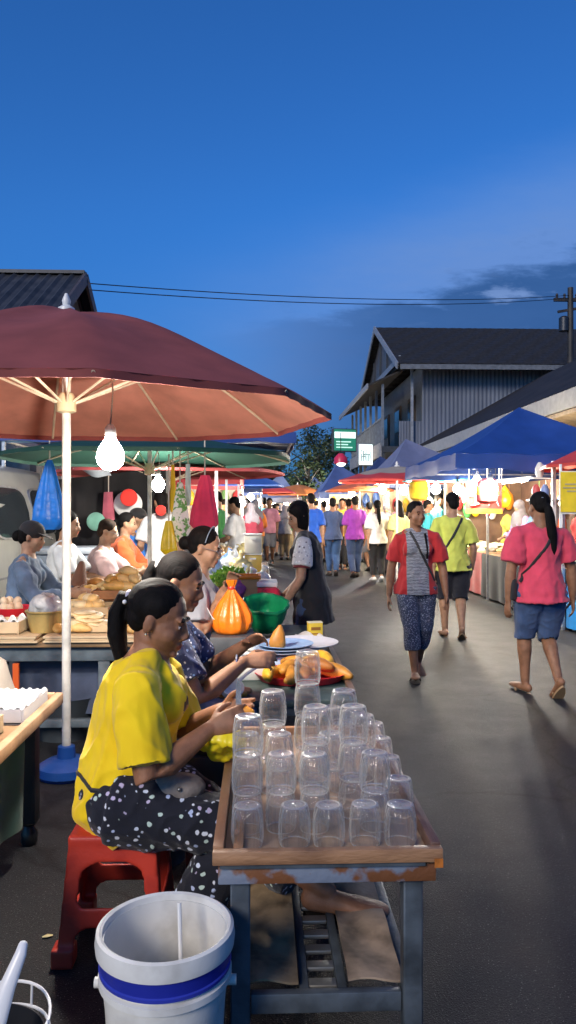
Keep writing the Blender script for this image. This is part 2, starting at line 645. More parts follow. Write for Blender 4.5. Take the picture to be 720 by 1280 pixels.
def person(label, loc, rz, h=1.6, pose=None, skin=1, hair='pony', top=None, bottom=None, shoe=None, vox=.009, fat=1.0, female=True,
           group=None, det=1, name='person', hairm=None, objcol=False):
    p = pose or {}
    s = skeleton(h, p)
    t = thing(name, label, 'person', loc, rz, group)
    sk = M('skin', SKINS[skin]) if not isinstance(skin, bpy.types.Material) else skin
    mb = MB()
    sp, X = s['spine'], s['X']
    mb.tube([sp(r[0]) for r in RINGS], [(r[1]*h*(.94+.06*fat), r[2]*h*fat) for r in RINGS], 18, side=(1, 0, 0), rnd=True)
    mb.tube([sp(.9), s['nb'], s['H'] @ Vector((0, -.016, -.06)), s['H'] @ Vector((0, -.012, -.02))], [.043*h, .034*h, .033*h, .036*h], 12, rnd=True)
    for sg, k in ((1, 'r'), (-1, 'l')):
        sh, el, wr = s['sh'+k], s['el'+k], s['wr'+k]
        mb.tube([sp(1.0), sp(.93)+X(1)*(.05*h*sg), sh], [.026*h, .026*h, .026*h], 12, rnd=True)
        mb.tube([sp(.86)+X(1)*(.03*h*sg), sh-Vector((0, 0, .006*h)), sh.lerp(el, .35), el, el.lerp(wr, .3), wr],
                [.036*h, .0315*h*fat, .031*h*fat, .0255*h, .0262*h*(.6+.4*fat), .0165*h], 12, rnd=True)
        hp, kn, an = s['hp'+k], s['kn'+k], s['an'+k]
        mb.tube([hp, hp.lerp(kn, .3), kn, kn.lerp(an, .28), kn.lerp(an, .65), an],
                [.062*h*fat, .054*h*fat, .036*h, .0365*h, .026*h, .021*h], 14, rnd=True)
        fd = s['fd'+k]
        u = Vector((0, 0, 1))
        u = (u-fd*u.dot(fd)).normalized()
        sd = fd.cross(u)
        b = an-u*.022*h
        mb.tube([b-fd*.028*h, b+fd*.02*h, b+fd*.07*h, b+fd*.105*h, b+fd*.118*h], [(.02*h, .023*h), (.022*h, .022*h), (.028*h, .016*h), (.028*h, .011*h), (.02*h, .009*h)], 12, side=sd, rnd=True)
        if det > 0:
            hand(mb, wr, s['hd'+k], s['hn'+k], sg, h, s['cu'+k], det)
        else:
            d = s['hd'+k]
            mb.tube([wr, wr+d*.04*h, wr+d*.08*h, wr+d*.1*h], [(.015*h, .011*h), (.022*h, .011*h), (.02*h, .01*h), (.014*h, .008*h)], 8, side=(0, 1, 0), rnd=True)
    head_parts(mb, s['H'], s['hs'], det, female, p.get('cheek', 1))
    if female:
        for sg in (1, -1):
            mb.ell(sp(.68)+X(.7)*(.042*h*sg)+Vector((0, .045*h*fat, 0)), (.04*h, .036*h, .04*h))
    reg = None
    if det:
        H, hs = s['H'], s['hs']
        Rm = H.to_3x3().normalized()
        lip = M('skin', tuple(a*b for a, b in zip(SKINS[skin] if not isinstance(skin, bpy.types.Material) else SKINS[1], (1.0, .55, .6))))
        reg = [(lip, H @ Vector((0, .093, -.0645)), tuple(q*hs for q in (.021, .016, .0125)), Rm)]
        for sg in (1, -1):
            reg.append((HAIR, H @ Vector((sg*.031, .088, .0235)), tuple(q*hs for q in (.021, .02, .0042)), Rm @ Matrix.Rotation(radians(sg*8), 3, 'Y')))
            reg.append((SCLERA, H @ Vector((sg*.031, .088, -.0015)), tuple(q*hs for q in (.0115, .02, .0046)), Rm))
            reg.append((DARK, H @ Vector((sg*.031, .089, -.0012)), tuple(q*hs for q in (.0062, .02, .0052)), Rm))
            reg.append((HAIR, H @ Vector((sg*.031, .088, .0042)), tuple(q*hs for q in (.0135, .02, .0022)), Rm))
    organic(mb, 'body', sk, vox, t, 1, regions=reg)
    s['root'] = t
    # ---- clothing
    gv = max(vox*1.25, .007)
    for mt, o in (top if isinstance(top, list) else [top] if top else []):
        g = MB()
        lo = o.get('loose', .014)
        hem = o.get('hem', -.2)
        rs = [((r[0], .113, .087) if r[0] <= 0 else r) for r in RINGS if r[0] > hem+.06 and r[0] < .95]
        hemr = o.get('hemr', (.12, .094))
        pts = [sp(hem)]+[sp(r[0]) for r in rs]+[sp(.97)]
        rad = [(hemr[0]*h+lo, hemr[1]*h*fat+lo)]+[(r[1]*h*(.94+.06*fat)+lo, r[2]*h*fat+lo) for r in rs]+[(.052*h, .045*h)]
        if o.get('shift'):
            pts[0] = pts[0]+V(o['shift'])
        g.tube(pts, rad, 24, side=(1, 0, 0))
        if female:
            for sg in (1, -1):
                g.ell(sp(.67)+X(.7)*(.04*h*sg)+Vector((0, .05*h*fat, 0)), (.043*h+lo*.6, .036*h+lo*.5, .046*h))
        if o.get('belly'):
            g.ell(sp(.2)+Vector((0, .03*h, 0)), (.1*h, .075*h, .075*h))
        sl = o.get('sleeve', .75)
        lb = o.get('sl', .011)
        for sg, k in ((1, 'r'), (-1, 'l')):
            sh, el, wr = s['sh'+k], s['el'+k], s['wr'+k]
            g.tube([sp(.98), sp(.92)+X(1)*(.05*h*sg), sh-Vector((0, 0, .004*h))], [.03*h, .028*h+lo*.3, .027*h+lo*.3], 12, rnd=True)
            q = [sp(.85)+X(1)*(.03*h*sg), sh-Vector((0, 0, .006*h))]
            r = [.038*h, .0315*h*fat+lb*.6]
            if sl <= 1:
                q += [sh.lerp(el, sl*.5), sh.lerp(el, sl)]
                r += [.0345*h*fat+lb*1.15, .032*h*fat+lb*1.6]
            else:
                q += [sh.lerp(el, .5), el, el.lerp(wr, (sl-1))]
                r += [.034*h*fat+lb, .029*h+lb, .022*h+lb]
            if sl > 0:
                g.tube(q, r, 16)
        a = o.get('wr', .008)
        rg = [(m_, sp(f_)+V(d_), r_, None) for m_, f_, d_, r_ in o.get('marks', ())]
        so_ = organic(g, o.get('name', 'shirt'), mt, gv, t, 2, wr=[(a*1.6, 13, 5, (1, 1, .5), 1), (a*.9, 30, 8, (1, 1, .55), 1), (a*.4, 75, 9, (1, 1, .6))], regions=rg)
        s.setdefault('tops', []).append(so_)
    if bottom:
        mt, o = bottom
        g = MB()
        lo = o.get('loose', .01)
        ln = o.get('len', 1.9)
        if s['knr'].y > .25*h:
            g.ell(sp(-.02)-Vector((0, .02*h, .01*h)), (.115*h, .085*h*fat, .075*h))
        g.tube([sp(-.12), sp(0), sp(.12)], [(.088*h+lo, .068*h*fat+lo), (.103*h+lo*.7, .079*h*fat+lo*.6), (.094*h, .07*h*fat)], 20, side=(1, 0, 0), rnd=False)
        fl = o.get('flare', .3)
        for sg, k in ((1, 'r'), (-1, 'l')):
            hp, kn, an = s['hp'+k], s['kn'+k], s['an'+k]
            q = [hp, hp.lerp(kn, .3)]
            r = [.063*h*fat+lo, .056*h*fat+lo]
            g.ell(hp-Vector((0, .0, .004*h)), (.062*h*fat+lo*.4, .066*h*fat, .066*h*fat))
            if ln <= 1:
                q.append(hp.lerp(kn, ln))
                r.append((.056-.016*ln)*h*fat+lo*(1+fl))
            else:
                q += [kn, kn.lerp(an, .3), kn.lerp(an, ln-1)]
                r += [.039*h+lo, .039*h+lo, (.039-.014*min(1, (ln-1)))*h+lo*(1+fl)]
                if ln-1 <= .35:
                    q.pop(3), r.pop(3)
            g.tube(q, r, 16)
        if o.get('skirt'):
            z = o['skirt']
            c = (s['hpr']+s['hpl'])/2
            g.tube([sp(.1), c, Vector((c.x, c.y, z))], [(.1*h, .08*h*fat), (.11*h+lo, .088*h*fat+lo), (.12*h+lo, .1*h+lo)], 20, side=(1, 0, 0))
        a = o.get('wr', .006)
        organic(g, o.get('name', 'trousers'), mt, gv, t, 2, wr=[(a*1.4, 16, 11, (1, 1, .7), 1), (a*.8, 40, 3, (1, 1, .8), 1)])
    if shoe:
        for sg, k in ((1, 'r'), (-1, 'l')):
            an, fd = s['an'+k], s['fd'+k]
            u = Vector((0, 0, 1))
            u = (u-fd*u.dot(fd)).normalized()
            sd = fd.cross(u)
            b = an-u*.05*h
            if shoe[1] == 'shoe':
                g = MB().tube([b-fd*.036*h+u*.022*h, b+fd*.02*h+u*.025*h, b+fd*.08*h+u*.018*h, b+fd*.125*h+u*.014*h], [(.026*h, .026*h), (.03*h, .03*h), (.033*h, .022*h), (.026*h, .015*h)], 12, side=sd, rnd=True)
                g.build('shoe', shoe[0], t)
            else:
                g = MB()
                n = 16
                out = []
                for i in range(n):
                    a = 2*pi*i/n
                    y = cos(a)
                    out.append(b+fd*(.048*h+y*.088*h)+sd*(sin(a)*(.026+.006*y)*h)+u*(.001*h))
                g.prism(out, -u*.011*h)
                so = g.build('sandal', shoe[0], t)
                q = [b+fd*.1*h+u*.016*h, b+fd*.068*h+sd*.018*h+u*.026*h, b+fd*.04*h+sd*.03*h+u*.004*h]
                q2 = [b+fd*.1*h+u*.016*h, b+fd*.068*h-sd*.018*h+u*.026*h, b+fd*.04*h-sd*.03*h+u*.004*h]
                st = MB().tube(q, .0045*h, 6).tube(q2, .0045*h, 6)
                st.build('strap', shoe[0], so)
    # ---- hair
    H, hs = s['H'], s['hs']
    Rm = H.to_3x3().normalized()

    def T(x, y, z):
        return H @ Vector((x, y, z))
    g = MB()

    def E(c, r, nu=18, nv=12):
        g.ell(T(*c), tuple(q*hs for q in r), Rm, nu, nv)
    hm = hairm or HAIR
    if hair == 'cap':
        E((0, -.03, .01), (.08, .085, .08))
        E((0, -.06, -.03), (.062, .045, .055))
    elif hair == 'man':
        E((0, -.018, .043), (.081, .092, .084))
        E((0, -.06, -.015), (.066, .048, .065))
    elif hair in ('pony', 'bun', 'longpony', 'tied'):
        E((0, -.021, .0385), (.0797, .0935, .0857))
        E((0, -.05, -.008), (.066, .052, .056))
    elif hair == 'bob':
        E((0, -.019, .035), (.083, .096, .089))
        E((0, .052, .066), (.054, .0185, .032))
        w = Rm @ Vector((1, 0, 0))
        dn = Vector((0, 0, -hs))
        b0 = T(0, -.045, .02)
        g.tube([b0, b0+dn*.06, b0+dn*.12, b0+dn*.165], [(.082*hs, .055*hs), (.086*hs, .06*hs), (.084*hs, .055*hs), (.07*hs, .04*hs)], 16, side=w, rnd=True)
        for sg in (1, -1):
            c0 = T(sg*.070, -.004, .03)
            g.tube([c0, c0+dn*.06, c0+dn*.13], [(.013*hs, .034*hs), (.015*hs, .036*hs), (.01*hs, .028*hs)], 10, side=w, rnd=True)
    elif hair == 'long':
        E((0, -.018, .036), (.087, .098, .091))
        E((0, -.055, -.06), (.085, .06, .1))
        g.tube([T(0, -.07, -.08), T(0, -.088, -.2), T(0, -.082, -.3)], [(.085*hs, .05*hs), (.08*hs, .035*hs), (.05*hs, .02*hs)], 14, side=Rm @ Vector((1, 0, 0)), rnd=True)
    elif hair == 'hijab':
        E((0, -.014, .03), (.093, .105, .098))
        E((0, -.02, -.08), (.085, .085, .1))
        c = s['nb']
        g.tube([T(0, -.01, -.09), c+Vector((0, .01, -.01)), sp(.7)+Vector((0, .02, 0))], [(.085*hs, .09*hs), (.1*h, .085*h), (.13*h, .1*h)], 18, side=(1, 0, 0), rnd=True)
    ob = None
    if hair == 'pony':
        a0, a1 = T(0, -.095, .035), T(0, -.128, .03)
        bk = (a1-a0)
        bk.z = 0
        bk = bk.normalized()*hs
        dn = Vector((0, 0, -hs))
        g.tube([a0, a1, a1+bk*.022+dn*.05, a1+bk*.024+dn*.12, a1+bk*.008+dn*.2, a1-bk*.01+dn*.245], [.022*hs, .026*hs, (.036*hs, .03*hs), (.038*hs, .03*hs), (.028*hs, .022*hs), .008*hs], 12, rnd=True)
    elif hair == 'longpony':
        g.tube([T(0, -.09, .0), T(0, -.125, -.02), T(0, -.14, -.1), T(.01, -.135, -.24), T(.02, -.12, -.36), T(.02, -.115, -.41)], [.024*hs, .032*hs, (.043*hs, .03*hs), (.043*hs, .03*hs), (.03*hs, .02*hs), .01*hs], 12, rnd=True)
    elif hair == 'bun':
        E((0, -.125, -.01), (.042, .038, .042))
        E((0, -.095, -.005), (.03, .03, .03))
    if g.v:
        ob = organic(g, 'headscarf' if hair == 'hijab' else 'hair', hm, max(vox*.9, .0055) if det else vox, t, 5,
                     wr=[(.0009*hs, 110, 4, (1, .2, .35)), (.0007*hs, 260, 6, (1, .2, .35))] if hair != 'hijab' else [(.005, 25, 4, (1, 1, .5))])
    s['hair'] = ob
    if hair == 'cap' and ob:
        c = MB()
        c.ell(T(0, -.012, .042), tuple(q*hs for q in (.086, .103, .082)), Rm, 20, 12)
        c2 = MB()
        c2.v, c2.f = c.v, c.f
        q = [T(x, y, z) for x, y, z in ((-.074, .055, .04), (-.06, .12, .026), (-.02, .158, .018), (.02, .158, .018), (.06, .12, .026), (.074, .055, .04), (.0, .04, .05))]
        cp = organic(c, 'cap', M('cloth', (.018, .018, .02)), max(vox*.8, .006), t, 1)
        MB().prism(q, Rm @ Vector((0, 0, .006*hs))).build('brim', M('cloth', (.018, .018, .02)), cp, bev=.002)
        E2 = MB()
        E2.ell(T(0, -.115, -.03), tuple(q*hs for q in (.042, .04, .045)), Rm)
        E2.build('hair_bun', hm, t, smooth=180)
    return s


def strap(s, mat, a, b, parent, name='bag_strap', w=.012, th=.004, out=(0, -1, 0), n=16, ring=None):
    """band laid on the outside of the clothes from a to b, or round the waist (ring = centre)"""
    from mathutils.bvhtree import BVHTree
    trees = []
    for o in s['tops']:
        me = o.data
        trees.append(BVHTree.FromPolygons([v.co for v in me.vertices], [tuple(p.vertices) for p in me.polygons]))
    pts, sd = [], []
    for i in range(n+1):
        f = i/n
        if ring is None:
            p, d = V(a).lerp(V(b), f), V(out).normalized()
        else:
            t = 2*pi*f
            d = Vector((cos(t), sin(t), 0))
            p = V(ring)+Vector((0, 0, -.03*sin(t)))
        best = None
        for t_ in trees:
            h = t_.ray_cast(p+d*.7, -d, .9)
            if h[0] is not None and (best is None or (h[0]-p).dot(d) > (best-p).dot(d)):
                best = h[0]
        pts.append((best if best is not None else p+d*.05)+d*(th*.7))
    side = (0, 0, 1) if ring is not None else (V(b)-V(a)).cross(V(out))
    return MB().tube(pts, [(w, th)]*(n+1), 8, side=side).build(name, mat, parent)
# ------------------------------------------------------------------ sky, sun
SUN_AZ, SUN_EL = radians(212), radians(30)      # soft dusk fill, added over the photographer's left shoulder


def make_world():
    w = bpy.data.worlds.new('World')
    SC.world = w
    w.use_nodes = True
    nt = w.node_tree
    N, L = nt.nodes, nt.links
    bg = N['Background']
    sky = N.new('ShaderNodeTexSky')
    sky.sky_type = 'NISHITA'
    sky.sun_disc = False
    sky.sun_elevation = SUN_EL
    sky.sun_rotation = SUN_AZ
    sky.air_density = 1.2
    sky.dust_density = .4
    sky.ozone_density = 4
    tc = N.new('ShaderNodeTexCoord')
    sp = N.new('ShaderNodeSeparateXYZ')
    L.new(tc.outputs['Generated'], sp.inputs[0])

    def mt(op, a, b=None, c=None, clamp=False):
        n = N.new('ShaderNodeMath')
        n.operation = op
        n.use_clamp = clamp
        for i, x in enumerate((a, b, c)):
            if x is None:
                continue
            if isinstance(x, (int, float)):
                n.inputs[i].default_value = x
            else:
                L.new(x, n.inputs[i])
        return n.outputs[0]

    def step(x, lo, hi):
        n = N.new('ShaderNodeMapRange')
        n.interpolation_type = 'SMOOTHSTEP'
        L.new(x, n.inputs[0])
        n.inputs[1].default_value = lo
        n.inputs[2].default_value = hi
        return n.outputs[0]

    def mix(f, a, b, mode='MIX'):
        n = N.new('ShaderNodeMix')
        n.data_type = 'RGBA'
        n.blend_type = mode
        for i, x in ((0, f), (6, a), (7, b)):
            if isinstance(x, (int, float)):
                n.inputs[i].default_value = x
            elif isinstance(x, tuple):
                n.inputs[i].default_value = (*x, 1)
            else:
                L.new(x, n.inputs[i])
        return n.outputs[2]
    yy = mt('MAXIMUM', sp.outputs[1], .05)
    az = mt('DIVIDE', sp.outputs[0], yy)
    el = mt('DIVIDE', sp.outputs[2], yy)
    cb = N.new('ShaderNodeCombineXYZ')
    L.new(az, cb.inputs[0])
    L.new(mt('MULTIPLY', el, 3.2), cb.inputs[1])

    def noise(sc, det, off):
        n = N.new('ShaderNodeTexNoise')
        n.inputs['Scale'].default_value = sc
        n.inputs['Detail'].default_value = det
        n.inputs['Roughness'].default_value = .62
        mp = N.new('ShaderNodeMapping')
        mp.inputs['Location'].default_value = off
        L.new(cb.outputs[0], mp.inputs[0])
        L.new(mp.outputs[0], n.inputs['Vector'])
        return n.outputs[0]
    n1, n2, n3 = noise(2.2, 7, (3.1, 1.7, 0)), noise(7, 8, (.3, 5.2, 0)), noise(3.2, 6, (8.3, .4, 0))
    base = mix(1.0, sky.outputs[0], (.19, .57, 1.08), 'MULTIPLY')
    base = mix(mt('SUBTRACT', 1, step(el, -.02, .42)), base, mix(1.0, base, (.40, .44, .52), 'MULTIPLY'))
    # pale veil low on the right
    cen = mt('MULTIPLY_ADD', az, .30, .27)
    veil = mt('SUBTRACT', 1, mt('ABSOLUTE', mt('DIVIDE', mt('SUBTRACT', mt('MULTIPLY_ADD', n1, .12, el), cen), .2)), clamp=True)
    veil = mt('MULTIPLY', mt('MULTIPLY', step(veil, 0, .85), step(az, -.32, .28)), mt('ADD', mt('MULTIPLY', n1, .8), mt('MULTIPLY_ADD', n3, 1.1, -.25)))
    col = mix(mt('MULTIPLY', veil, 1.35, clamp=True), base, (1.05, 2.2, 5.2))
    # blue-grey bank under it
    edge = mt('MULTIPLY_ADD', az, .22, .245)
    top = mt('ADD', mt('MULTIPLY_ADD', n2, .13, -.065), mt('SUBTRACT', edge, el))
    bank = mt('MULTIPLY', step(top, -.012, .02), mt('MULTIPLY', step(az, -.1, .24), mt('MULTIPLY_ADD', n1, .5, .62)))
    col = mix(mt('MULTIPLY', bank, 1.1, clamp=True), col, (.29, .90, 2.55))
    # torn wisps
    w1 = step(n2, .55, .68)
    ban = mt('MULTIPLY', step(az, .08, .3), mt('SUBTRACT', 1, mt('ABSOLUTE', mt('DIVIDE', mt('SUBTRACT', el, .285), .05)), clamp=True))
    col = mix(mt('MULTIPLY', mt('MULTIPLY', w1, ban), .45), col, (2.6, 4.0, 7.4))
    w2 = step(n3, .52, .66)
    ban2 = mt('MULTIPLY', step(az, .28, .36), mt('SUBTRACT', 1, mt('ABSOLUTE', mt('DIVIDE', mt('SUBTRACT', el, .36), .045)), clamp=True))
    col = mix(mt('MULTIPLY', mt('MULTIPLY', w2, ban2), .8), col, (.38, 1.15, 3.1))
    L.new(col, bg.inputs['Color'])
    bg.inputs['Strength'].default_value = .125
    s = bpy.data.lights.new('sun_fill', 'SUN')
    s.energy = 2.6
    s.angle = radians(18)
    s.color = (1, .88, .74)
    o = bpy.data.objects.new('sun_fill', s)
    COL.objects.link(o)
    d = Vector((sin(SUN_AZ)*cos(SUN_EL), cos(SUN_AZ)*cos(SUN_EL), sin(SUN_EL)))
    o.rotation_euler = d.to_track_quat('Z', 'Y').to_euler()
    o.location = d*40


def asphalt():
    m = bpy.data.materials.new('asphalt')
    nt, N, L = nodes_of(m)
    b = N['Principled BSDF']
    tc = N.new('ShaderNodeTexCoord')

    def noise(sc, det, rough=.6):
        n = N.new('ShaderNodeTexNoise')
        n.inputs['Scale'].default_value = sc
        n.inputs['Detail'].default_value = det
        n.inputs['Roughness'].default_value = rough
        L.new(tc.outputs['Object'], n.inputs['Vector'])
        return n.outputs[0]

    def ramp(x, p0, c0, p1, c1):
        r = N.new('ShaderNodeValToRGB')
        r.color_ramp.elements[0].position, r.color_ramp.elements[1].position = p0, p1
        r.color_ramp.elements[0].color, r.color_ramp.elements[1].color = (*c0, 1), (*c1, 1)
        L.new(x, r.inputs[0])
        return r.outputs[0]
    big, mid, fine = noise(.5, 5), noise(4, 6), noise(170, 3)
    vor = N.new('ShaderNodeTexVoronoi')
    vor.inputs['Scale'].default_value = 230
    L.new(tc.outputs['Object'], vor.inputs['Vector'])
    c1 = ramp(big, .35, (.013, .0145, .0175), .66, (.0175, .0193, .0228))
    c2 = ramp(mid, .3, (.85, .85, .85), .7, (1.1, 1.1, 1.1))
    c3 = ramp(fine, .42, (.6, .6, .6), .72, (1.9, 1.85, 1.75))
    a = N.new('ShaderNodeMix')
    a.data_type, a.blend_type = 'RGBA', 'MULTIPLY'
    a.inputs[0].default_value = 1
    L.new(c1, a.inputs[6])
    L.new(c2, a.inputs[7])
    a2 = N.new('ShaderNodeMix')
    a2.data_type, a2.blend_type = 'RGBA', 'MULTIPLY'
    a2.inputs[0].default_value = 1
    L.new(a.outputs[2], a2.inputs[6])
    L.new(c3, a2.inputs[7])
    # pale grit
    gr = ramp(noise(190, 2), .65, (0, 0, 0), .72, (1, 1, 1))
    a3 = N.new('ShaderNodeMix')
    a3.data_type = 'RGBA'
    L.new(gr, a3.inputs[0])
    L.new(a2.outputs[2], a3.inputs[6])
    a3.inputs[7].default_value = (.30, .29, .28, 1)
    wv = N.new('ShaderNodeTexVoronoi')
    wv.feature = 'DISTANCE_TO_EDGE'
    wv.inputs['Scale'].default_value = .45
    dsp = N.new('ShaderNodeMix')
    dsp.data_type, dsp.blend_type = 'RGBA', 'LINEAR_LIGHT'
    dsp.inputs[0].default_value = .35
    nn = N.new('ShaderNodeTexNoise')
    nn.inputs['Scale'].default_value = 1.6
    nn.inputs['Detail'].default_value = 6
    L.new(tc.outputs['Object'], nn.inputs['Vector'])
    L.new(tc.outputs['Object'], dsp.inputs[6])
    L.new(nn.outputs['Color'], dsp.inputs[7])
    L.new(dsp.outputs[2], wv.inputs['Vector'])
    ck = ramp(wv.outputs[0], .0, (.35, .35, .35), .010, (1, 1, 1))
    blot = ramp(noise(1.3, 8, .7), .34, (.88, .88, .89), .52, (1, 1, 1))
    a4, a5 = N.new('ShaderNodeMix'), N.new('ShaderNodeMix')
    for q_, i_, o_ in ((a4, a3.outputs[2], ck), (a5, a4.outputs[2], blot)):
        q_.data_type, q_.blend_type = 'RGBA', 'MULTIPLY'
        q_.inputs[0].default_value = 1
        L.new(i_, q_.inputs[6])
        L.new(o_, q_.inputs[7])
    L.new(a5.outputs[2], b.inputs['Base Color'])
    b.inputs['Specular IOR Level'].default_value = .24
    r = ramp(mid, .3, (.54,)*3, .7, (.64,)*3)
    L.new(r, b.inputs['Roughness'])
    bp = N.new('ShaderNodeBump')
    bp.inputs['Strength'].default_value = .5
    bp.inputs['Distance'].default_value = .004
    ad = N.new('ShaderNodeMath')
    ad.operation = 'MULTIPLY_ADD'
    L.new(fine, ad.inputs[0])
    ad.inputs[1].default_value = .8
    L.new(vor.outputs['Distance'], ad.inputs[2])
    L.new(ad.outputs[0], bp.inputs['Height'])
    L.new(bp.outputs[0], b.inputs['Normal'])
    return m


make_world()
gm = MB()
gm.sheet(lambda a, b: ((a-.5)*400, -40+b*400, -.005+.0), 8, 8, .01)
struct(gm, 'ground', asphalt(), smooth=0)

# ------------------------------------------------------------------ the timber house on the right
HX0, HY0, HY1 = 5.0, 27.0, 36.5
wall_m = pm('blue_grey_cladding', (.12, .14, .19), .6, .25, 1.2, .05, 30, stretch=(1, 1, .25))
roof_m = pm('dark_shingle', (.016, .015, .016), .75, .45, 9, .7, 26)
roof2_m = pm('rusty_dark_sheet', (.020, .017, .016), .7, .4, 2, .3, 14)
trim_m = M('paint', (.22, .24, .28))
post_m = M('paint', (.13, .15, .18))
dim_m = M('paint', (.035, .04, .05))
white_trim = M('paint', (.38, .38, .37), var=.12)


def corr(x0, x1, y, z0, z1, pitch, amp, ztop=None):
    """upright ribbed sheet facing -y; ztop(x) the lower edge when it is cut on the slope"""
    nu = int((x1-x0)/pitch*4)
    prof = [0, 1, 1, 0]

    def fn(a, b):
        i = round(a*nu)
        x = x0+(x1-x0)*a
        zb = z0 if ztop is None else max(z0, ztop(x))
        return (x, y-amp*prof[i % 4], zb+(z1-zb)*b)
    return MB().sheet(fn, nu, 1, .01)


h = thing('house', 'two storey timber house with dark shingle roof, ribbed blue grey side and open veranda', 'house', (9, HY0, 0))
eave, ridge = 6.8, 9.05
corr(HX0+.85, 14, HY0+.25, 2.2, eave-.12, .15, .022).build('side_wall', wall_m, h, smooth=0, world=True)
b = MB()
b.bx(HX0+.86, 14, HY0+.27, HY1-.2, 0, eave-.1)
b.build('wall', M('paint', (.10, .11, .13)), h, smooth=0, world=True)
# roof: two thick slopes and the gable boards
ym = (HY0+HY1)/2
sl = (ridge-eave)/(ym-HY0)


def slope(y0, z0, y1, z1):
    n = 34

    def fn(a, b):
        k = round(b*n)
        return (HX0-.15+(14.6-HX0)*a, y0+(y1-y0)*b, z0+(z1-z0)*b+(.035 if k % 2 else 0)+.012*sin(a*90+k*2.1))
    return MB().sheet(fn, 60, n, .09)


rf = slope(HY0-.55, eave-.55*sl, ym, ridge).build('roof', roof_m, h, smooth=0, world=True)
slope(HY1+.55, eave-.55*sl, ym, ridge).build('roof', roof_m, h, smooth=0, world=True)
b = MB()
b.prism([(HX0+.1, HY0, eave-.05), (HX0+.1, HY1, eave-.05), (HX0+.1, ym, ridge-.2)], (.08, 0, 0))
b.build('gable', M('paint', (.085, .08, .085)), h, smooth=0, world=True)
for ya, yb in ((HY0-.6, ym), (HY1+.6, ym)):
    za = eave-.6*sl
    MB().bar((HX0-.2, ya, za-.03), (HX0-.2, yb, ridge-.03), .05, .24).build('bargeboard', trim_m, h, smooth=0, world=True)
MB().bx(HX0-.1, 14.5, HY0-.62, HY0-.56, eave-.55*sl-.17, eave-.55*sl+.0).build('fascia', M('paint', (.12, .13, .15)), h, smooth=0, world=True)
# truss struts in the gable
for i in range(5):
    y = HY0+1.4+i*1.7
    zt = eave+(ridge-eave)*(1-abs(y-ym)/(ym-HY0))-.3
    MB().bar((HX0+.05, y, eave-.02), (HX0+.05, y, zt), .06).build('gable_batten', dim_m, h, smooth=0, world=True)
MB().bar((HX0+.03, HY0+.2, eave+.1), (HX0+.03, HY1-.2, eave+.1), .07, .22).build('gable_beam', trim_m, h, smooth=0, world=True)
# veranda: floor beam, posts, lean-to roof, railing
VX = 4.35
b = MB()
b.bx(VX, HX0+.86, HY0+.1, HY1-.3, 3.52, 3.72)
b.build('veranda_floor', dim_m, h, smooth=0, world=True)
MB().bx(VX-.05, VX-.002, HY0+.05, HY1-.25, 3.35, 3.85).build('veranda_beam', M('paint', (.25, .25, .26)), h, smooth=0, world=True)
for i in range(7):
    y = HY0+.15+i*(HY1-HY0-.6)/6
    MB().bar((VX+.05, y, 3.7), (VX+.05, y, 5.95), .09).build('veranda_post', post_m, h, smooth=0, world=True)
    MB().bar((VX+.05, y, 0), (VX+.05, y, 3.5), .13).build('post', dim_m, h, smooth=0, world=True)
MB().bar((HX0+.45, HY0+.1, 3.7), (HX0+.45, HY0+.1, eave), .09).build('corner_post', trim_m, h, smooth=0, world=True)
b = MB()
b.sheet(lambda a, c: (VX-.5+(HX0+.6-VX)*a, HY0-.1+(HY1-HY0)*c, 5.88+.55*a), 4, 30, .06)
b.build('veranda_roof', roof2_m, h, smooth=0, world=True)
MB().bx(VX-.56, VX-.505, HY0-.12, HY1-.1, 5.74, 5.93).build('gutter', trim_m, h, smooth=0, world=True)
b = MB()
b.bar((VX+.05, HY0+.15, 4.75), (VX+.05, HY1-.5, 4.75), .06).bar((VX+.05, HY0+.15, 3.85), (VX+.05, HY1-.5, 3.85), .05)
for i in range(48):
    y = HY0+.3+i*(HY1-HY0-.9)/47
    b.bar((VX+.05, y, 3.85), (VX+.05, y, 4.75), .03)
b.build('railing', post_m, h, smooth=0, world=True)
for i in range(3):
    y = HY0+1.4+i*2.9
    w = MB().bx(HX0+.80, HX0+.858, y, y+1.3, 3.75, 5.75).build('door', M('wood', (.05, .035, .028)), h, smooth=0, world=True)
    MB().bx(HX0+.775, HX0+.798, y+.15, y+1.15, 4.7, 5.6).build('pane', M('plastic', (.03, .04, .055), rough=.12), w, smooth=0, world=True)
b = corr(HX0+.02, HX0+.84, HY0+.27, 3.75, 4.65, .1, .015)
b.build('balustrade_panel', wall_m, h, smooth=0, world=True)

# ------------------------------------------------------------------ low shop with the long lean-to roof
s = thing('shop_building', 'long low shop with dark lean-to roof, white fascia and lit timber front', 'building', (8, 17, 0))
b = MB()


def low(a, c):
    k = round(c*120)
    return (5.15+4.9*a, 7.5+19*c, 3.42+2.75*a+(.03 if k % 2 else 0))


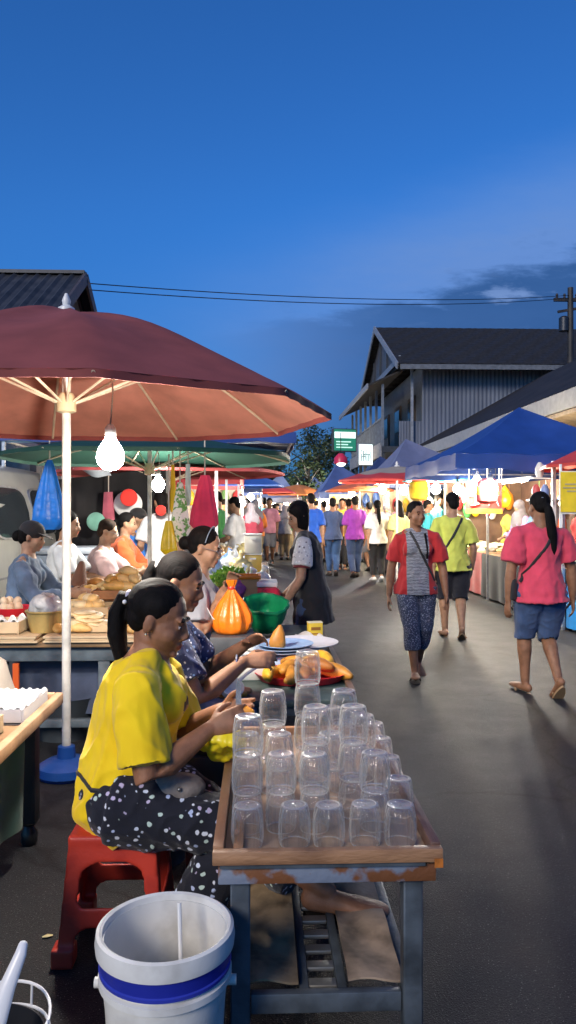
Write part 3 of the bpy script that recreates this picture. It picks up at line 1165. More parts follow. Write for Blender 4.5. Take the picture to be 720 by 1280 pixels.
b.sheet(low, 10, 120, .05)
b.build('roof', roof2_m, s, smooth=0, world=True)
MB().bx(5.10, 5.145, 7.4, 26.4, 3.13, 3.44).build('fascia', white_trim, s, smooth=0, world=True)
MB().bx(5.15, 6.9, 7.5, 26.3, 3.05, 3.12).build('soffit', M('paint', (.45, .36, .26)), s, smooth=0, world=True)
wood_warm = pm('lit_timber', (.36, .2, .085), .5, .35, 1.5, .1, 20, stretch=(1, 8, 1))
MB().bx(6.9, 7.05, 7.5, 26.4, 0, 3.4).build('wall', wood_warm, s, smooth=0, world=True)
MB().bx(6.9, 10.4, 26.42, 26.5, 0, 3.3).build('end_wall', M('paint', (.1, .1, .11)), s, smooth=0, world=True)
for i in range(8):
    y = 8.4+i*2.3
    w = MB().bx(6.84, 6.897, y, y+1.5, 2.2, 2.95)
    f = w.build('window', M('wood', (.22, .12, .05)), s, smooth=0, world=True)
    MB().bx(6.81, 6.838, y+.08, y+.7, 2.27, 2.88).bx(6.81, 6.838, y+.8, y+1.42, 2.27, 2.88).build('pane', M('plastic', (.4, .3, .16), rough=.2), f, smooth=0, world=True)
for i in range(6):
    MB().bar((5.22, 8+i*3.5, 0), (5.22, 8+i*3.5, 3.1), .11).build('post', M('wood', (.16, .1, .06)), s, smooth=0, world=True)

# ------------------------------------------------------------------ left building behind the umbrellas
lb = thing('market_building', 'dark building with a ribbed metal gable roof behind the red umbrella', 'building', (-6.6, 14, 0))
rl = pm('dark_ribbed_roof', (.035, .036, .04), .55, .4, 3, .1, 20)


def lroof(y0, z0, y1, z1):
    def fn(a, c):
        k = round(a*132)
        return (-10+6.8*a, y0+(y1-y0)*c, z0+(z1-z0)*c+(.045 if k % 4 < 1 else 0))
    return MB().sheet(fn, 132, 2, .04)


lroof(11.4, 4.1, 14, 5.72).build('roof', rl, lb, smooth=0, world=True)
lroof(16.6, 4.1, 14, 5.72).build('roof', rl, lb, smooth=0, world=True)
MB().bar((-10, 14, 5.76), (-3.18, 14, 5.76), .22, .06).build('ridge_cap', M('paint', (.06, .06, .065)), lb, smooth=0, world=True)
for ya in (11.35, 16.65):
    MB().bar((-3.17, ya, 4.02), (-3.17, 14, 5.68), .05, .2).build('bargeboard', M('paint', (.075, .06, .06)), lb, smooth=0, world=True)
MB().prism([(-3.5, 11.7, 0), (-3.5, 16.3, 0), (-3.5, 16.3, 4.1), (-3.5, 14, 5.5), (-3.5, 11.7, 4.1)], (.1, 0, 0)).build('gable', M('paint', (.06, .055, .06)), lb, smooth=0, world=True)
MB().bx(-10, -3.5, 11.9, 16.2, 0, 4.2).build('wall', M('paint', (.3, .29, .27)), lb, smooth=0, world=True)
# grey gable beside it, half out of the frame
gb = thing('grey_shed', 'grey shed whose sloping roof edge shows left of the umbrella top', 'building', (-5.4, 10, 0))
MB().prism([(-7, 9, 0), (-4.6, 9, 0), (-4.6, 9, 3.3), (-5.8, 9, 4.5), (-7, 9, 3.3)], (0, 1.6, 0)).build('wall', M('paint', (.16, .17, .19)), gb, smooth=0, world=True)
MB().bar((-4.45, 8.9, 3.2), (-5.8, 8.9, 4.56), .1, .06).build('bargeboard', M('paint', (.25, .26, .28)), gb, smooth=0, world=True)
MB().sheet(lambda a, c: (-4.45-1.35*a, 8.85+1.9*c, 3.25+1.36*a), 6, 2, .04).build('roof', rl, gb, smooth=0, world=True)

# ------------------------------------------------------------------ pole and wires
px, py = PX(713, 25)
pl = thing('utility_pole', 'tall dark utility pole with crossarm and insulators at the right edge', 'utility pole', (px, py, 0))
pm_ = M('wood', (.03, .026, .024))
MB().tube([(0, 0, 0), (0, 0, 4), (0, 0, 8.75)], [.14, .12, .09], 12).build('shaft', pm_, pl)
MB().bar((-.55, 0, 8.35), (.55, 0, 8.35), .09, .11).build('crossarm', pm_, pl, smooth=0)
MB().bar((-.42, 0, 7.95), (.42, 0, 8.1), .07, .08).build('crossarm', pm_, pl, smooth=0)
for x in (-.45, -.2, .2, .45):
    MB().lathe([(.03, 8.4), (.045, 8.43), (.03, 8.47), (.05, 8.5), (.03, 8.55)], 10, (x, 0, 0)).build('insulator', M('plastic', (.05, .045, .045)), pl)
MB().lathe([(.11, 7.3), (.16, 7.32), (.16, 7.75), (.1, 7.8)], 14, (-.22, 0, 0)).build('transformer', M('metal', (.06, .06, .065)), pl)
MB().tube([(-.9, -.1, 5.6), (-.3, -.05, 5.72), (0, 0, 5.8)], .018, 6).build('bracket', pm_, pl)
wx, wy = PX(108, 14.2)
for i, (dz, lab) in enumerate(((0, 'upper thin black overhead cable crossing the evening sky'), (-.12, 'lower thin black overhead cable sagging just under its twin'))):
    a, c = V(px, py, 8.5+dz*.7), V(wx, wy, P(108, 354, 14.2).z+dz)
    pts = [a.lerp(c, k/24)-Vector((0, 0, .22*4*(k/24)*(1-k/24)*(1+.12*i))) for k in range(25)]
    solo(MB().tube(pts, .010, 5), 'overhead_cable', M('plastic', (.01, .01, .012)), lab, 'cable', 'overhead cables')


# ------------------------------------------------------------------ trees
def tree(label, x, y, hgt, rad, seed, n, lit=False, cz=.62):
    r = random.Random(seed)
    t = thing('tree', label, 'tree', (x, y, 0), 0, 'trees at the end of the street')
    g = MB().tube([(0, 0, 0), (.1, 0, hgt*.25), (0, .1, hgt*.5), (.1, 0, hgt*.8)], [.2, .16, .11, .03], 9)
    for i in range(9):
        a = i*2.4
        z = hgt*(.3+.05*i)
        e = Vector((cos(a)*rad*.75, sin(a)*rad*.75, z+hgt*.2))
        g.tube([(0, 0, z), e*.5+Vector((0, 0, z*.5+.1)), e], [.07, .045, .012], 6)
    g.build('trunk', M('wood', (.03, .024, .018)), t)
    cl = []
    for i in range(26):
        u, v2 = r.uniform(-1, 1), r.uniform(0, 2*pi)
        q = r.uniform(.35, 1)
        cl.append((Vector((cos(v2)*sqrt(1-u*u)*rad*q, sin(v2)*sqrt(1-u*u)*rad*q, hgt*cz+u*hgt*.36*q)), r.uniform(.35, .62)*rad*.62))
    g = MB()
    vs, fs, ms = [], [], []
    for i in range(n):
        c, cr = r.choice(cl)
        d = Vector((r.gauss(0, 1), r.gauss(0, 1), r.gauss(0, .8))).normalized()*cr*(r.random()**.4)
        p = c+d
        ax = Vector((r.uniform(-1, 1), r.uniform(-1, 1), r.uniform(-.7, .3))).normalized()
        sd = ax.orthogonal().normalized()
        sd.rotate(Matrix.Rotation(r.uniform(0, 6.28), 3, ax))
        ln = r.uniform(.1, .22)
        o = len(vs)
        vs += [p, p+ax*ln*.5+sd*ln*.26, p+ax*ln, p+ax*ln*.5-sd*ln*.26]
        fs.append((o, o+1, o+2, o+3))
    g.v, g.f, g.m = vs, fs, [0]*len(fs)
    g.build('crown', pm('leaf', (.035, .055, .02), .5, .5, 3, 0, objcol=False), t, smooth=0)
    return t


tx, ty = PX(398, 46)
tree('dark bushy tree above the lit sign at the street end', tx, ty, 7.2, 2.6, 5, 7000)
tx, ty = PX(350, 52)
tree('dark tree in the middle of the street end, behind the umbrellas', tx, ty, 6.2, 3.2, 8, 6000)
tx, ty = PX(300, 56)
tree('dark tree furthest left at the street end', tx, ty, 5.6, 2.6, 9, 4500)
tx, ty = PX(384, 33)
tree('small tree with yellow green leaves lit by a stall lamp', tx, ty, 4.3, .8, 12, 1300, cz=.72)
# ------------------------------------------------------------------ umbrellas, tents, lamps
POLE = M('paint', (.62, .60, .55), var=.3)
STEEL = M('metal', (.55, .55, .56))
WARM = (1.0, .82, .55)
COOL = (1.0, .96, .88)


def umbrella(label, x, y, zr, za, r, n, ph, mat, pole=None, base=None, tilt=(0, 0), det=True, top=None, group='market umbrellas', pr=.024, cat='umbrella', stripe=None, under=None):
    t = thing('market_umbrella', label, cat, (x, y, 0), 0, group)
    k = n*8
    rows = 14

    def pt(a, q, inset=0):
        ang = ph+2*pi*a
        f = abs(((a*n) % 1)-.5)*2             # 1 on a rib, 0 midway
        sc = 1-(1-f*f)*.055*q**2
        rr = r*sc*q
        z = za-(za-zr)*q**1.55-(1-f*f)*.035*q*(1-q)*4*r/1.4+.008*sin(ang*3+q*9)
        return (cos(ang)*rr, sin(ang)*rr, z-inset+tilt[0]*cos(ang)*rr+tilt[1]*sin(ang)*rr)
    mats = [mat, stripe] if stripe else [mat, under] if under else [mat]
    g = MB()
    g.sheet(lambda a, b: pt(a, .02+.98*b), k, rows, .004)
    if stripe:
        g.m = [0]*len(g.f)
        for i, f in enumerate(g.f):
            c = sum((g.v[j] for j in f), Vector())/len(f)
            if sqrt(c.x**2+c.y**2) > r*.62:
                g.m[i] = 1
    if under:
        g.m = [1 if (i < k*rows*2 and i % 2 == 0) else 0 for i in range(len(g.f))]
    g.build('canopy', mats, t, smooth=50)
    g = MB()

    def val(a, b):
        p = V(pt(a, 1))
        ang = ph+2*pi*a
        o = .006*sin(a*n*22)
        return p+Vector((cos(ang)*o, sin(ang)*o, -.032*b))
    g.sheet(val, n*12, 1, .003)
    g.build('valance', mats[-1] if stripe else mat, t, smooth=50)
    MB().tube([(0, 0, .03), (0, 0, za-.02)], pr, 14).build('pole', pole or POLE, t)
    MB().lathe([(.035, za-.03), (.05, za-.01), (.045, za+.02), (.02, za+.035), (.024, za+.06), (.008, za+.1)], 12).build('finial', M('plastic', (.7, .7, .68)), t)
    if det:
        zh = za-.55*(za-zr)-.2
        MB().lathe([(pr+.004, zh-.05), (pr+.03, zh-.04), (pr+.03, zh+.03), (pr+.012, zh+.06)], 14).build('runner', M('plastic', (.55, .45, .28)), t)
        rib = M('wood', (.62, .50, .36))
        for i in range(n):
            a = i/n
            q = [V(pt(a, .04+.96*j/8, .014)) for j in range(9)]
            MB().tube(q, .0085, 7).build('rib', rib, t)
            m = V(pt(a, .5, .02))
            MB().tube([(cos(ph+2*pi*a)*.03, sin(ph+2*pi*a)*.03, zh), m], .0075, 6).build('strut', rib, t)
    if base:
        MB().lathe([(.0, .0), (.14, 0), (.155, .02), (.15, .06), (.11, .085), (.05, .1), (.045, .16), (pr, .165)], 30).build('base', base, t, smooth=35)
    return t


def tent(label, x0, x1, y0, y1, eave, peak, mat, val=.2, sag=.12, inner=None, seed=0, group='pop up tents along the street', leg=STEEL, lin=0, rin=0):
    cx, cy = (x0+x1)/2, (y0+y1)/2
    t = thing('market_tent', label, 'tent', (cx, cy, 0), 0, group)
    hx, hy = (x1-x0)/2, (y1-y0)/2
    px, py, pz = peak[0]-cx, peak[1]-cy, peak[2]

    def roof(a, b):
        # square rings from the peak out to the eave
        s = a*4
        k = int(s) % 4
        f = s-int(s)
        c = [(-hx, -hy), (hx, -hy), (hx, hy), (-hx, hy), (-hx, -hy)]
        ex = c[k][0]+(c[k+1][0]-c[k][0])*f
        ey = c[k][1]+(c[k+1][1]-c[k][1])*f
        q = b
        drop = 1-(1-q)**1.25
        z = pz+(eave-pz)*drop-sag*sin(pi*q)*sin(pi*f)*.9-.02*sin(pi*f)*q
        z += .012*sin(ex*9+ey*7+seed)*q
        return (px*(1-q)+ex*q, py*(1-q)+ey*q, z)
    MB().sheet(roof, 48, 12, .004).build('canopy', mat, t, smooth=60)

    def vl(a, b):
        p = V(roof(a, 1))
        d = Vector((p.x/hx if abs(abs(p.x)-hx) < .01 else 0, p.y/hy if abs(abs(p.y)-hy) < .01 else 0, 0))
        o = .012*sin(a*60+seed)+.008*sin(a*143)
        return p+d*(o*b+.004)+Vector((0, 0, -val*b+.01*sin(a*40+seed)*b))
    MB().sheet(vl, 96, 2, .003).build('valance', mat, t, smooth=60)
    for sx in (-1, 1):
        for sy in (-1, 1):
            MB().box(((hx-.03)-rin if sx > 0 else -(hx-.03)+lin, sy*(hy-.03), (eave-.02)/2), (.035, .035, eave-.02)).build('leg', leg, t, smooth=0)
    fr = MB()
    for sx in (-1, 1):
        fr.bar((sx*(hx-.05), -hy+.05, eave-.12), (sx*(hx-.05), hy-.05, eave-.12), .02)
        fr.bar((-hx+.05, sx*(hy-.05), eave-.12), (hx-.05, sx*(hy-.05), eave-.12), .02)
    fr.build('frame', leg, t, smooth=0)
    return t


LAMP = 9.0


def bulb(label, x, y, z, top, power=60, col=COOL, r=.055, group='hanging bulbs', long=1.0):
    t = thing('hanging_bulb', label, 'light bulb', (x, y, z), 0, group)
    m = glow('lamp_glow', col, power*LAMP)
    _ = MB().lathe([(.0, -r*1.0*long), (r*.5, -r*.87*long), (r*.87, -r*.5*long), (r, 0), (r*.96, r*.35), (r*.82, r*.72), (r*.6, r*1.02), (r*.4, r*1.35)], 14)
    _.build('bulb', m, t)
    MB().lathe([(r*.37, r*1.36), (r*.4, r*1.45), (r*.4, r*2.1), (r*.2, r*2.4)], 10).build('socket', M('plastic', (.1, .1, .1)), t)
    MB().tube([(0, 0, r*2.38), (.01, .0, (top-z)*.6), (0, 0, top-z)], .004, 5).build('cord', M('plastic', (.05, .04, .03)), t)
    return t


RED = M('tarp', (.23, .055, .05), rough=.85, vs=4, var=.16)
RED_LIT = M('tarp', (.60, .24, .175), rough=.85, vs=4, var=.2)  # paler underside of the same cloth: bulb glow put into its colour
GREEN = M('tarp', (.008, .05, .033), rough=.7)
BLUE = M('tarp', (.016, .055, .24), rough=.5)
NAVY = M('tarp', (.03, .05, .14), rough=.6)
GREYB = M('tarp', (.12, .14, .24), rough=.6)
TURQ = M('tarp', (.04, .42, .55), rough=.6)
REDT = M('tarp', (.55, .05, .04), rough=.6)
BEIGE = M('tarp', (.34, .29, .23), rough=.7)
BLUEP = M('plastic', (.012, .065, .28))

ux, uy = PX(83, 4.15)
umbrella('large faded red umbrella on a cream pole with a blue base, nearest the camera', ux, uy, 1.975, 2.53, 1.45, 10, radians(2)-YAW, RED, base=BLUEP, under=RED_LIT)
# its lamp hangs from the cloth
bx_, by_ = PX(138, 3.1)
bulb('big white bulb hanging under the red umbrella above the woman in yellow', bx_, by_, P(138, 572, 3.1).z, 2.105, 115, (1, .93, .82), .057, long=.95)

gx, gy = PX(187, 7.0)
umbrella('dark green umbrella on a thin white pole behind the red one', gx, gy, 1.93, 2.12, 1.36, 8, .3, GREEN, pr=.02)
tent('blue tent whose top edge shows between the red and green umbrellas', -3.0, .42, 8.9, 11.6, 2.36, (-1.3, 10.2, 2.95), BLUE, val=.12, rin=.9)
rx_, ry_ = PX(212, 9.3)
umbrella('faded red umbrella low behind the green one', rx_, ry_, 1.90, 2.12, 1.42, 8, .1, M('tarp', (.36, .06, .06), rough=.8), pr=.02)
a_, b_ = PX(198, 7.4)
bulb('smaller white bulb hanging beside the white pole of the green umbrella', a_, b_, P(198, 606, 7.4).z, 2.0, 85, COOL, .06, long=1.2)
# right side tents
tent('bright blue peaked tent over the nearest right hand stall', 2.34, 5.05, 9.0, 12.1, 2.13, (3.62, 10.5, 2.88), BLUE, val=.19, seed=1, lin=1.28)
tent('grey blue peaked tent behind the bright blue tent', 2.55, 5.0, 15.4, 18.8, 2.2, (3.3, 17.1, 3.05), GREYB, val=.18, seed=2, lin=.6)
tent('navy tent standing behind the red and beige umbrella', 2.6, 5.2, 21, 24.4, 2.2, (3.6, 22.7, 3.05), NAVY, seed=3, lin=.6)
tent('blue tent with slate coloured top by the street end signs', 2.0, 4.6, 25.6, 28.8, 2.05, (2.75, 27.2, 3.1), M('tarp', (.07, .11, .27), rough=.5), seed=4)
tent('small green tent under the green lit sign', 2.6, 4.9, 30.2, 33, 2.2, (3.6, 31.6, 2.8), M('tarp', (.03, .16, .09)), seed=5)
tent('furthest pale blue tent on the right of the street', 1.4, 4.2, 35, 38, 2.1, (2.6, 36.4, 3.0), M('tarp', (.16, .22, .42)), seed=6)
x_, y_ = PX(496, 14.0)
umbrella('wide low umbrella, beige on top with a bright red rim', x_, y_, 1.98, 2.24, 1.12, 8, .2, BEIGE, stripe=REDT, pr=.02, det=False)
x_, y_ = PX(556, 13.0)
umbrella('small turquoise umbrella peeping out behind the blue tent', x_, y_, 1.97, 2.2, .72, 8, .5, TURQ, pr=.018, det=False)
x_, y_ = PX(449, 18.6)
umbrella('small orange red umbrella under the red and beige one', x_, y_, 1.92, 2.12, .85, 8, .5, M('tarp', (.6, .14, .04)), pr=.018, det=False)
# the red parasol corner at the right edge
umbrella('red umbrella cut by the right edge of the picture', 4.15, 8.0, 1.92, 2.3, 1.15, 8, .1, REDT, pr=.018, det=False)
# left side, further down
tent('red and blue tent beyond the pink hanging cloth', -1.9, -.35, 13.4, 16.6, 2.1, (-1.1, 15, 2.5), M('tarp', (.5, .05, .05)), seed=7)
tent('dark blue tent further down the left side', -1.6, .05, 19.5, 23, 2.1, (-.7, 21, 2.75), NAVY, seed=8)
tent('tent with one pale slope and one blue, at the middle of the street end', -.6, 1.7, 31, 34, 1.95, (.9, 32.5, 3.0), M('tarp', (.24, .29, .45), rough=.45), seed=9)
tent('blue tent left of the pale one at the street end', -2.4, -.2, 26.5, 30, 2.1, (-1.2, 28.5, 2.9), M('tarp', (.02, .06, .24)), seed=10)
tent('grey tent closing the view at the far end', -.4, 2.6, 43, 46, 2.1, (1.0, 44.5, 3.0), GREYB, seed=11)

for u_, d_, r_, z_, c_, lab in ((292, 17.6, 1.2, 2.0, (.03, .10, .38), 'blue umbrella on the left beyond the red and blue tent'), (322, 24.6, 1.3, 2.0, (.55, .06, .05), 'red umbrella on the left far down the street'), (372, 30, 1.2, 2.05, (.6, .2, .05), 'orange umbrella among the far blue tents'), (352, 38.5, 1.6, 2.1, (.5, .52, .55), 'pale umbrella in the middle of the far end'), (394, 35, 1.2, 2.0, (.5, .05, .05), 'red umbrella right of the far pale umbrella')):
    x_, y_ = PX(u_, d_)
    umbrella(lab, x_, y_, z_, z_+.38, r_, 8, .2, M('tarp', c_), pr=.02, det=False)

# ------------------------------------------------------------------ tables and the goods on them
TW = M('wood', (.30, .19, .10))
TW2 = M('wood', (.58, .42, .24))
TG = M('paint', (.085, .11, .13), var=.4)
TAN = M('card', (.50, .36, .20))
KRAFT = M('card', (.58, .44, .27))
WHITEP = M('plastic', (.78, .78, .76))
CLEARBAG = pm('clear_plastic_bag', (.85, .87, .88), .18, .05, 9, .9, 24, trans=.55)


def cloth_front(x, y0, y1, z0, z1, amp=.012, k=26):
    return MB().sheet(lambda a, b: (x+amp*sin(a*k*(y1-y0)/2)*(.3+b)+.01*sin(a*11)*b, y0+(y1-y0)*a, z1+(z0-z1)*b), max(10, int((y1-y0)*30)), 6, .004)


def stall_table(label, x0, x1, y0, y1, z, cl, group='stall tables along the right side', front=-1):
    t = thing('stall_table', label, 'table', ((x0+x1)/2, (y0+y1)/2, 0), 0, group)
    MB().bx(x0, x1, y0, y1, z-.03, z).build('tabletop', TW, t, world=True, bev=.004)
    for x in (x0+.06, x1-.06):
        for y in (y0+.06, y1-.06):
            MB().bx(x-.025, x+.025, y-.025, y+.025, 0, z-.031).build('leg', TG, t, world=True, smooth=0)
    if cl is not None:
        xf = x0-.012 if front < 0 else x1+.012
        g = cloth_front(xf, y0, y1, .04, z+.004)
        g.build('tablecloth', cl, t, world=True, smooth=60)
        MB().sheet(lambda a, b: (x0+(x1-x0)*a, y0-.012+.01*sin(a*30)*(.3+b), z+.004+(.05-z)*b), 24, 5, .004).build('tablecloth', cl, t, world=True, smooth=60)
    return t


stall_table('right hand stall table behind a plain red cloth', 3.66, 4.6, 12.4, 14.2, .73, M('cloth', (.36, .06, .055)))
stall_table('right hand stall table behind a hanging black cloth', 3.66, 4.6, 9.05, 12.35, .73, M('cloth', (.012, .012, .013)))
stall_table('right hand stall table behind a bright blue cloth, nearest the edge', 3.70, 4.6, 6.6, 9.0, .74, M('tarp', (.02, .22, .55), rough=.4))
for i, (y, c, nm) in enumerate(((14.3, (.3, .28, .26), 'pale grey'), (17.2, (.05, .05, .06), 'black'), (20.6, (.35, .32, .3), 'off white'), (24.2, (.1, .12, .2), 'slate blue'), (28, (.4, .38, .36), 'white'), (32, (.2, .05, .04), 'dark red'))):
    stall_table('right hand stall table with a %s cloth, hidden behind the walkers' % nm, 2.95-.06*i, 3.9-.05*i, y, y+2.5, .78, M('cloth', c))
for i, (y, c, nm) in enumerate(((13.6, (.45, .44, .42), 'white'), (19.5, (.05, .08, .2), 'navy'), (26.6, (.4, .1, .08), 'red'))):
    stall_table('left hand stall table with a %s cloth far down the street' % nm, -1.35, -.45, y, y+2.6, .76, M('cloth', c), 'stall tables down the left side', front=1)


# prototypes of small goods
def bread(kind, seed):
    r = random.Random(seed)
    g = MB()
    if kind == 'roll':
        g.ell((0, 0, .028), (.05, .042, .03), None, 16, 10)
    elif kind == 'loaf':
        g.tube([(-.085, 0, .034), (-.045, .004, .041), (0, 0, .044), (.045, -.004, .041), (.085, 0, .034)], [(.026, .022), (.042, .034), (.047, .04), (.042, .034), (.026, .022)], 14, side=(0, 1, 0), rnd=True)
    elif kind == 'flat':
        g.lathe([(.0, 0), (.06, .001), (.068, .009), (.06, .017), (.02, .021), (.0, .021)], 20)
    elif kind == 'egg':
        g.ell((0, 0, .028), (.022, .022, .028))
    elif kind == 'packet':
        def f(a, b):
            th = sin(pi*a)**.5*sin(pi*b)**.5
            return ((a-.5)*.2, (b-.5)*.15, .005+.035*th+.004*sin(a*19+b*13))
        g.sheet(f, 12, 10, .006)

        def f2(a, b):
            return ((a-.5)*.2, (b-.5)*.15, .0035)
        g.sheet(f2, 2, 2, .005)
    elif kind == 'lump':
        for i in range(5):
            g.ell((r.uniform(-.05, .05), r.uniform(-.05, .05), r.uniform(.03, .07)), (r.uniform(.04, .07), r.uniform(.04, .07), r.uniform(.03, .06)))
    return g


PROTO = {}


def good(kind, name, label, cat, loc, rz=0, mat=None, group=None, sc=1, seed=1, rx=0):
    key = (kind, mat.name if mat else '', seed)
    if key not in PROTO:
        g = bread(kind, seed)
        o = g.build(name, mat, smooth=60, jit=.0025)
        tag(o, label, cat, group)
        PROTO[key] = o
    else:
        o = PROTO[key].copy()
        o.name = name
        COL.objects.link(o)
        tag(o, label, cat, group)
    o.location = loc
    o.rotation_euler = (rx, 0, rz)
    o.scale = (sc,)*3 if not isinstance(sc, tuple) else sc
    return o


BREADS = [M('bread', (.66, .36, .09)), M('bread', (.76, .49, .18)), M('bread', (.54, .25, .06)), M('bread', (.80, .62, .34))]


def tray(label, x, y, z, w, d, h, mat, rz=0, name='wooden_tray', cat='tray', group=None, th=.008, flare=0):
    t = thing(name, label, cat, (x, y, z), rz, group)
    b = MB().bx(-w/2, w/2, -d/2, d/2, 0, th)
    b.build('bottom', mat, t, smooth=0)
    for sx in (-1, 1):
        MB().bar((sx*(w/2-th/2), -d/2, h/2+.0005), (sx*(w/2-th/2), d/2, h/2+.0005), th, h).build('side', mat, t, smooth=0, bev=.0015)
    for sy in (-1, 1):
        MB().bar((-w/2+th+.0005, sy*(d/2-th/2), h/2+.0005), (w/2-th-.0005, sy*(d/2-th/2), h/2+.0005), th, h).build('side', mat, t, smooth=0, bev=.0015)
    return t


def bowl(label, x, y, z, r, h, mat, name='bowl', cat='bowl', group=None):
    return solo(MB().lathe([(r*.55, 0), (r*.62, .004), (r*.86, h*.5), (r, h), (r*.97, h+.003), (r*.93, h*.96), (r*.8, h*.48), (r*.56, .012), (.0, .01)], 30, (x, y, z)), name, mat, label, cat, group, smooth=50)


def heap(kind, n, x, y, z, rx, ry, layers, label, cat, group, mats, name, sc=(.9, 1.15), seed=3, step=.04):
    r = random.Random(seed)
    for l in range(layers):
        f = 1-l/(layers+.4)
        for i in range(max(1, int(n*f*f))):
            a, q = r.uniform(0, 6.28), sqrt(r.random())
            good(kind, name, label, cat, (x+cos(a)*q*rx*f, y+sin(a)*q*ry*f, z+l*step+r.uniform(0, .006)), r.uniform(0, 6.28), r.choice(mats), group, r.uniform(*sc), rx=r.uniform(-.2, .2))


# --- bread table on the left
bt = thing('bread_table', 'long grey blue table loaded with bread behind the umbrella pole', 'table', (-1.08, 5.9, 0))
MB().bx(-1.62, -.5, 4.62, 7.1, .62, .65).build('tabletop', M('wood', (.2, .12, .06)), bt, world=True, bev=.004)
for y in (4.66, 7.0):
    MB().bx(-1.6, -.52, y, y+.05, .53, .617).build('apron', TG, bt, world=True, bev=.003)
for x in (-1.57, -.56, -.95):
    for y in (4.67, 7.0):
        MB().bx(x-.035, x+.035, y-.002, y+.048, 0, .528).build('leg', TG, bt, world=True, bev=.003)
MB().bx(-1.53, -.6, 4.68, 4.72, .12, .17).build('stretcher', TG, bt, world=True, bev=.003)
MB().bx(-1.53, -.6, 4.80, 4.815, .172, .52).build('back_board', M('paint', (.05, .065, .11)), bt, world=True, smooth=0)
for i, (x0, x1, y0) in enumerate(((-1.3, -.55, 4.6), (-1.62, -1.33, 4.59))):
    solo(MB().bx(x0, x1, y0, y0+.8, .653, .664).bx(x0+.01, x1-.02, y0+.012, y0+.8, .666, .676).bx(x0, x1-.01, y0+.004, y0+.8, .678, .69), 'cardboard_sheets', KRAFT, ('wide stack of flattened cardboard under the wicker basket', 'short stack of flattened cardboard at the left table corner')[i], 'cardboard', smooth=0)
zt = .692
# wicker basket: woven wall
x_, y_ = -1.335, 4.8


def wick(a, z):
    return 1+.022*sin(a*26+(1 if int(z*90) % 2 else -1)*1.57)


prof = [(.095, 0)]+[(.095+.022*i/10, .012*i) for i in range(11)]+[(.125, .122), (.127, .13), (.12, .134), (.11, .12), (.09, .01), (.0, .008)]
solo(MB().lathe(prof, 78, (x_, y_, zt), wob=wick), 'wicker_basket', M('wood', (.36, .26, .09)), 'small woven basket holding a clear plastic bag on the bread table', 'basket', smooth=30)
g = MB()
for i in range(7):
    a = i*.9
    g.ell((x_+cos(a)*.045, y_+sin(a)*.045, zt+.14+.02*(i % 3)), (.06, .06, .06))
g.ell((x_, y_, zt+.19), (.05, .05, .05))
recentre(tag(organic(g, 'plastic_bag', CLEARBAG, .011, None, 1, wr=[(.007, 60, 3, (1, 1, 1)), (.004, 120, 5, (1, 1, 1))]), 'crumpled clear plastic bag bulging out of the woven basket', 'plastic bag'))
tray('open pale cardboard box at the left end of the bread table', -1.56, 4.78, zt, .2, .24, .075, KRAFT, name='cardboard_box', cat='box')
solo(MB().sheet(lambda a, b: (-1.655+.19*a, 4.68+.2*b, zt+.072+.03*sin(a*5+b*4)*sin(pi*b)+.02*sin(a*17)), 14, 14, .003), 'plastic_wrap', WHITEP, 'crumpled white wrapping lying over the pale cardboard box', 'wrapping')
bowl('red plastic bowl of pale eggs on the bread table', -1.64, 5.12, zt, .14, .11, M('plastic', (.55, .02, .03)))
heap('egg', 9, -1.64, 5.12, zt+.075, .09, .09, 2, 'pale egg heaped in the red plastic bowl', 'egg', 'eggs in the red bowl', [M('bread', (.72, .56, .38)), M('bread', (.64, .46, .3))], 'egg', sc=(1.15, 1.3))
tray('shallow wooden tray of flat bread left of the ponytail', -1.08, 4.86, zt, .3, .34, .05, TW2)
heap('flat', 18, -1.08, 4.86, zt+.035, .11, .13, 4, 'pale flat bread piled in the shallow wooden tray', 'flat bread', 'flat breads in the shallow tray', [BREADS[3], M('bread', (.74, .6, .36))], 'flat_bread', step=.022)
heap('roll', 16, -.80, 4.78, zt, .13, .12, 3, 'golden roll heaped on the cardboard behind the ponytail', 'bread roll', 'rolls behind the ponytail', BREADS[1:], 'bread_roll', seed=31)
heap('loaf', 5, -1.16, 4.70, zt, .10, .04, 1, 'small loaf lying at the front edge of the cardboard', 'bread loaf', 'loaves at the cardboard edge', BREADS[:2], 'bread_loaf', seed=33, sc=(.6, .75))
tray('tan box of round rolls behind the stacked shallow trays', -1.17, 5.3, zt, .3, .3, .1, TAN, name='bread_box', cat='box')
heap('roll', 13, -1.17, 5.3, zt+.075, .11, .11, 2, 'round pale roll in the tan box', 'bread roll', 'rolls in the tan box', [BREADS[3], BREADS[1]], 'bread_roll')
tray('raised brown tray piled with big golden loaves', -1.0, 5.72, zt+.1, .44, .34, .07, M('wood', (.36, .15, .05)))
solo(MB().bx(-1.2, -.8, 5.58, 5.86, zt, zt+.099), 'wooden_crate', TW, 'low wooden crate lifting the tray of golden loaves', 'crate', smooth=0, bev=.004)
heap('loaf', 9, -1.0, 5.72, zt+.15, .15, .1, 3, 'big golden loaf in the raised brown tray', 'bread loaf', 'golden loaves in the raised tray', BREADS[:2], 'bread_loaf', sc=(.85, 1.1), step=.055)
heap('flat', 34, -.80, 5.35, zt, .2, .34, 4, 'pale flat bread heaped loosely in the middle of the bread table', 'flat bread', 'loose flat breads on the bread table', BREADS[1:], 'flat_bread', seed=9, sc=(.9, 1.3), step=.03)
bowl('wide white topped bowl of flour near the pink shirted seller', -.98, 6.3, zt, .2, .1, M('wood', (.5, .33, .18)))
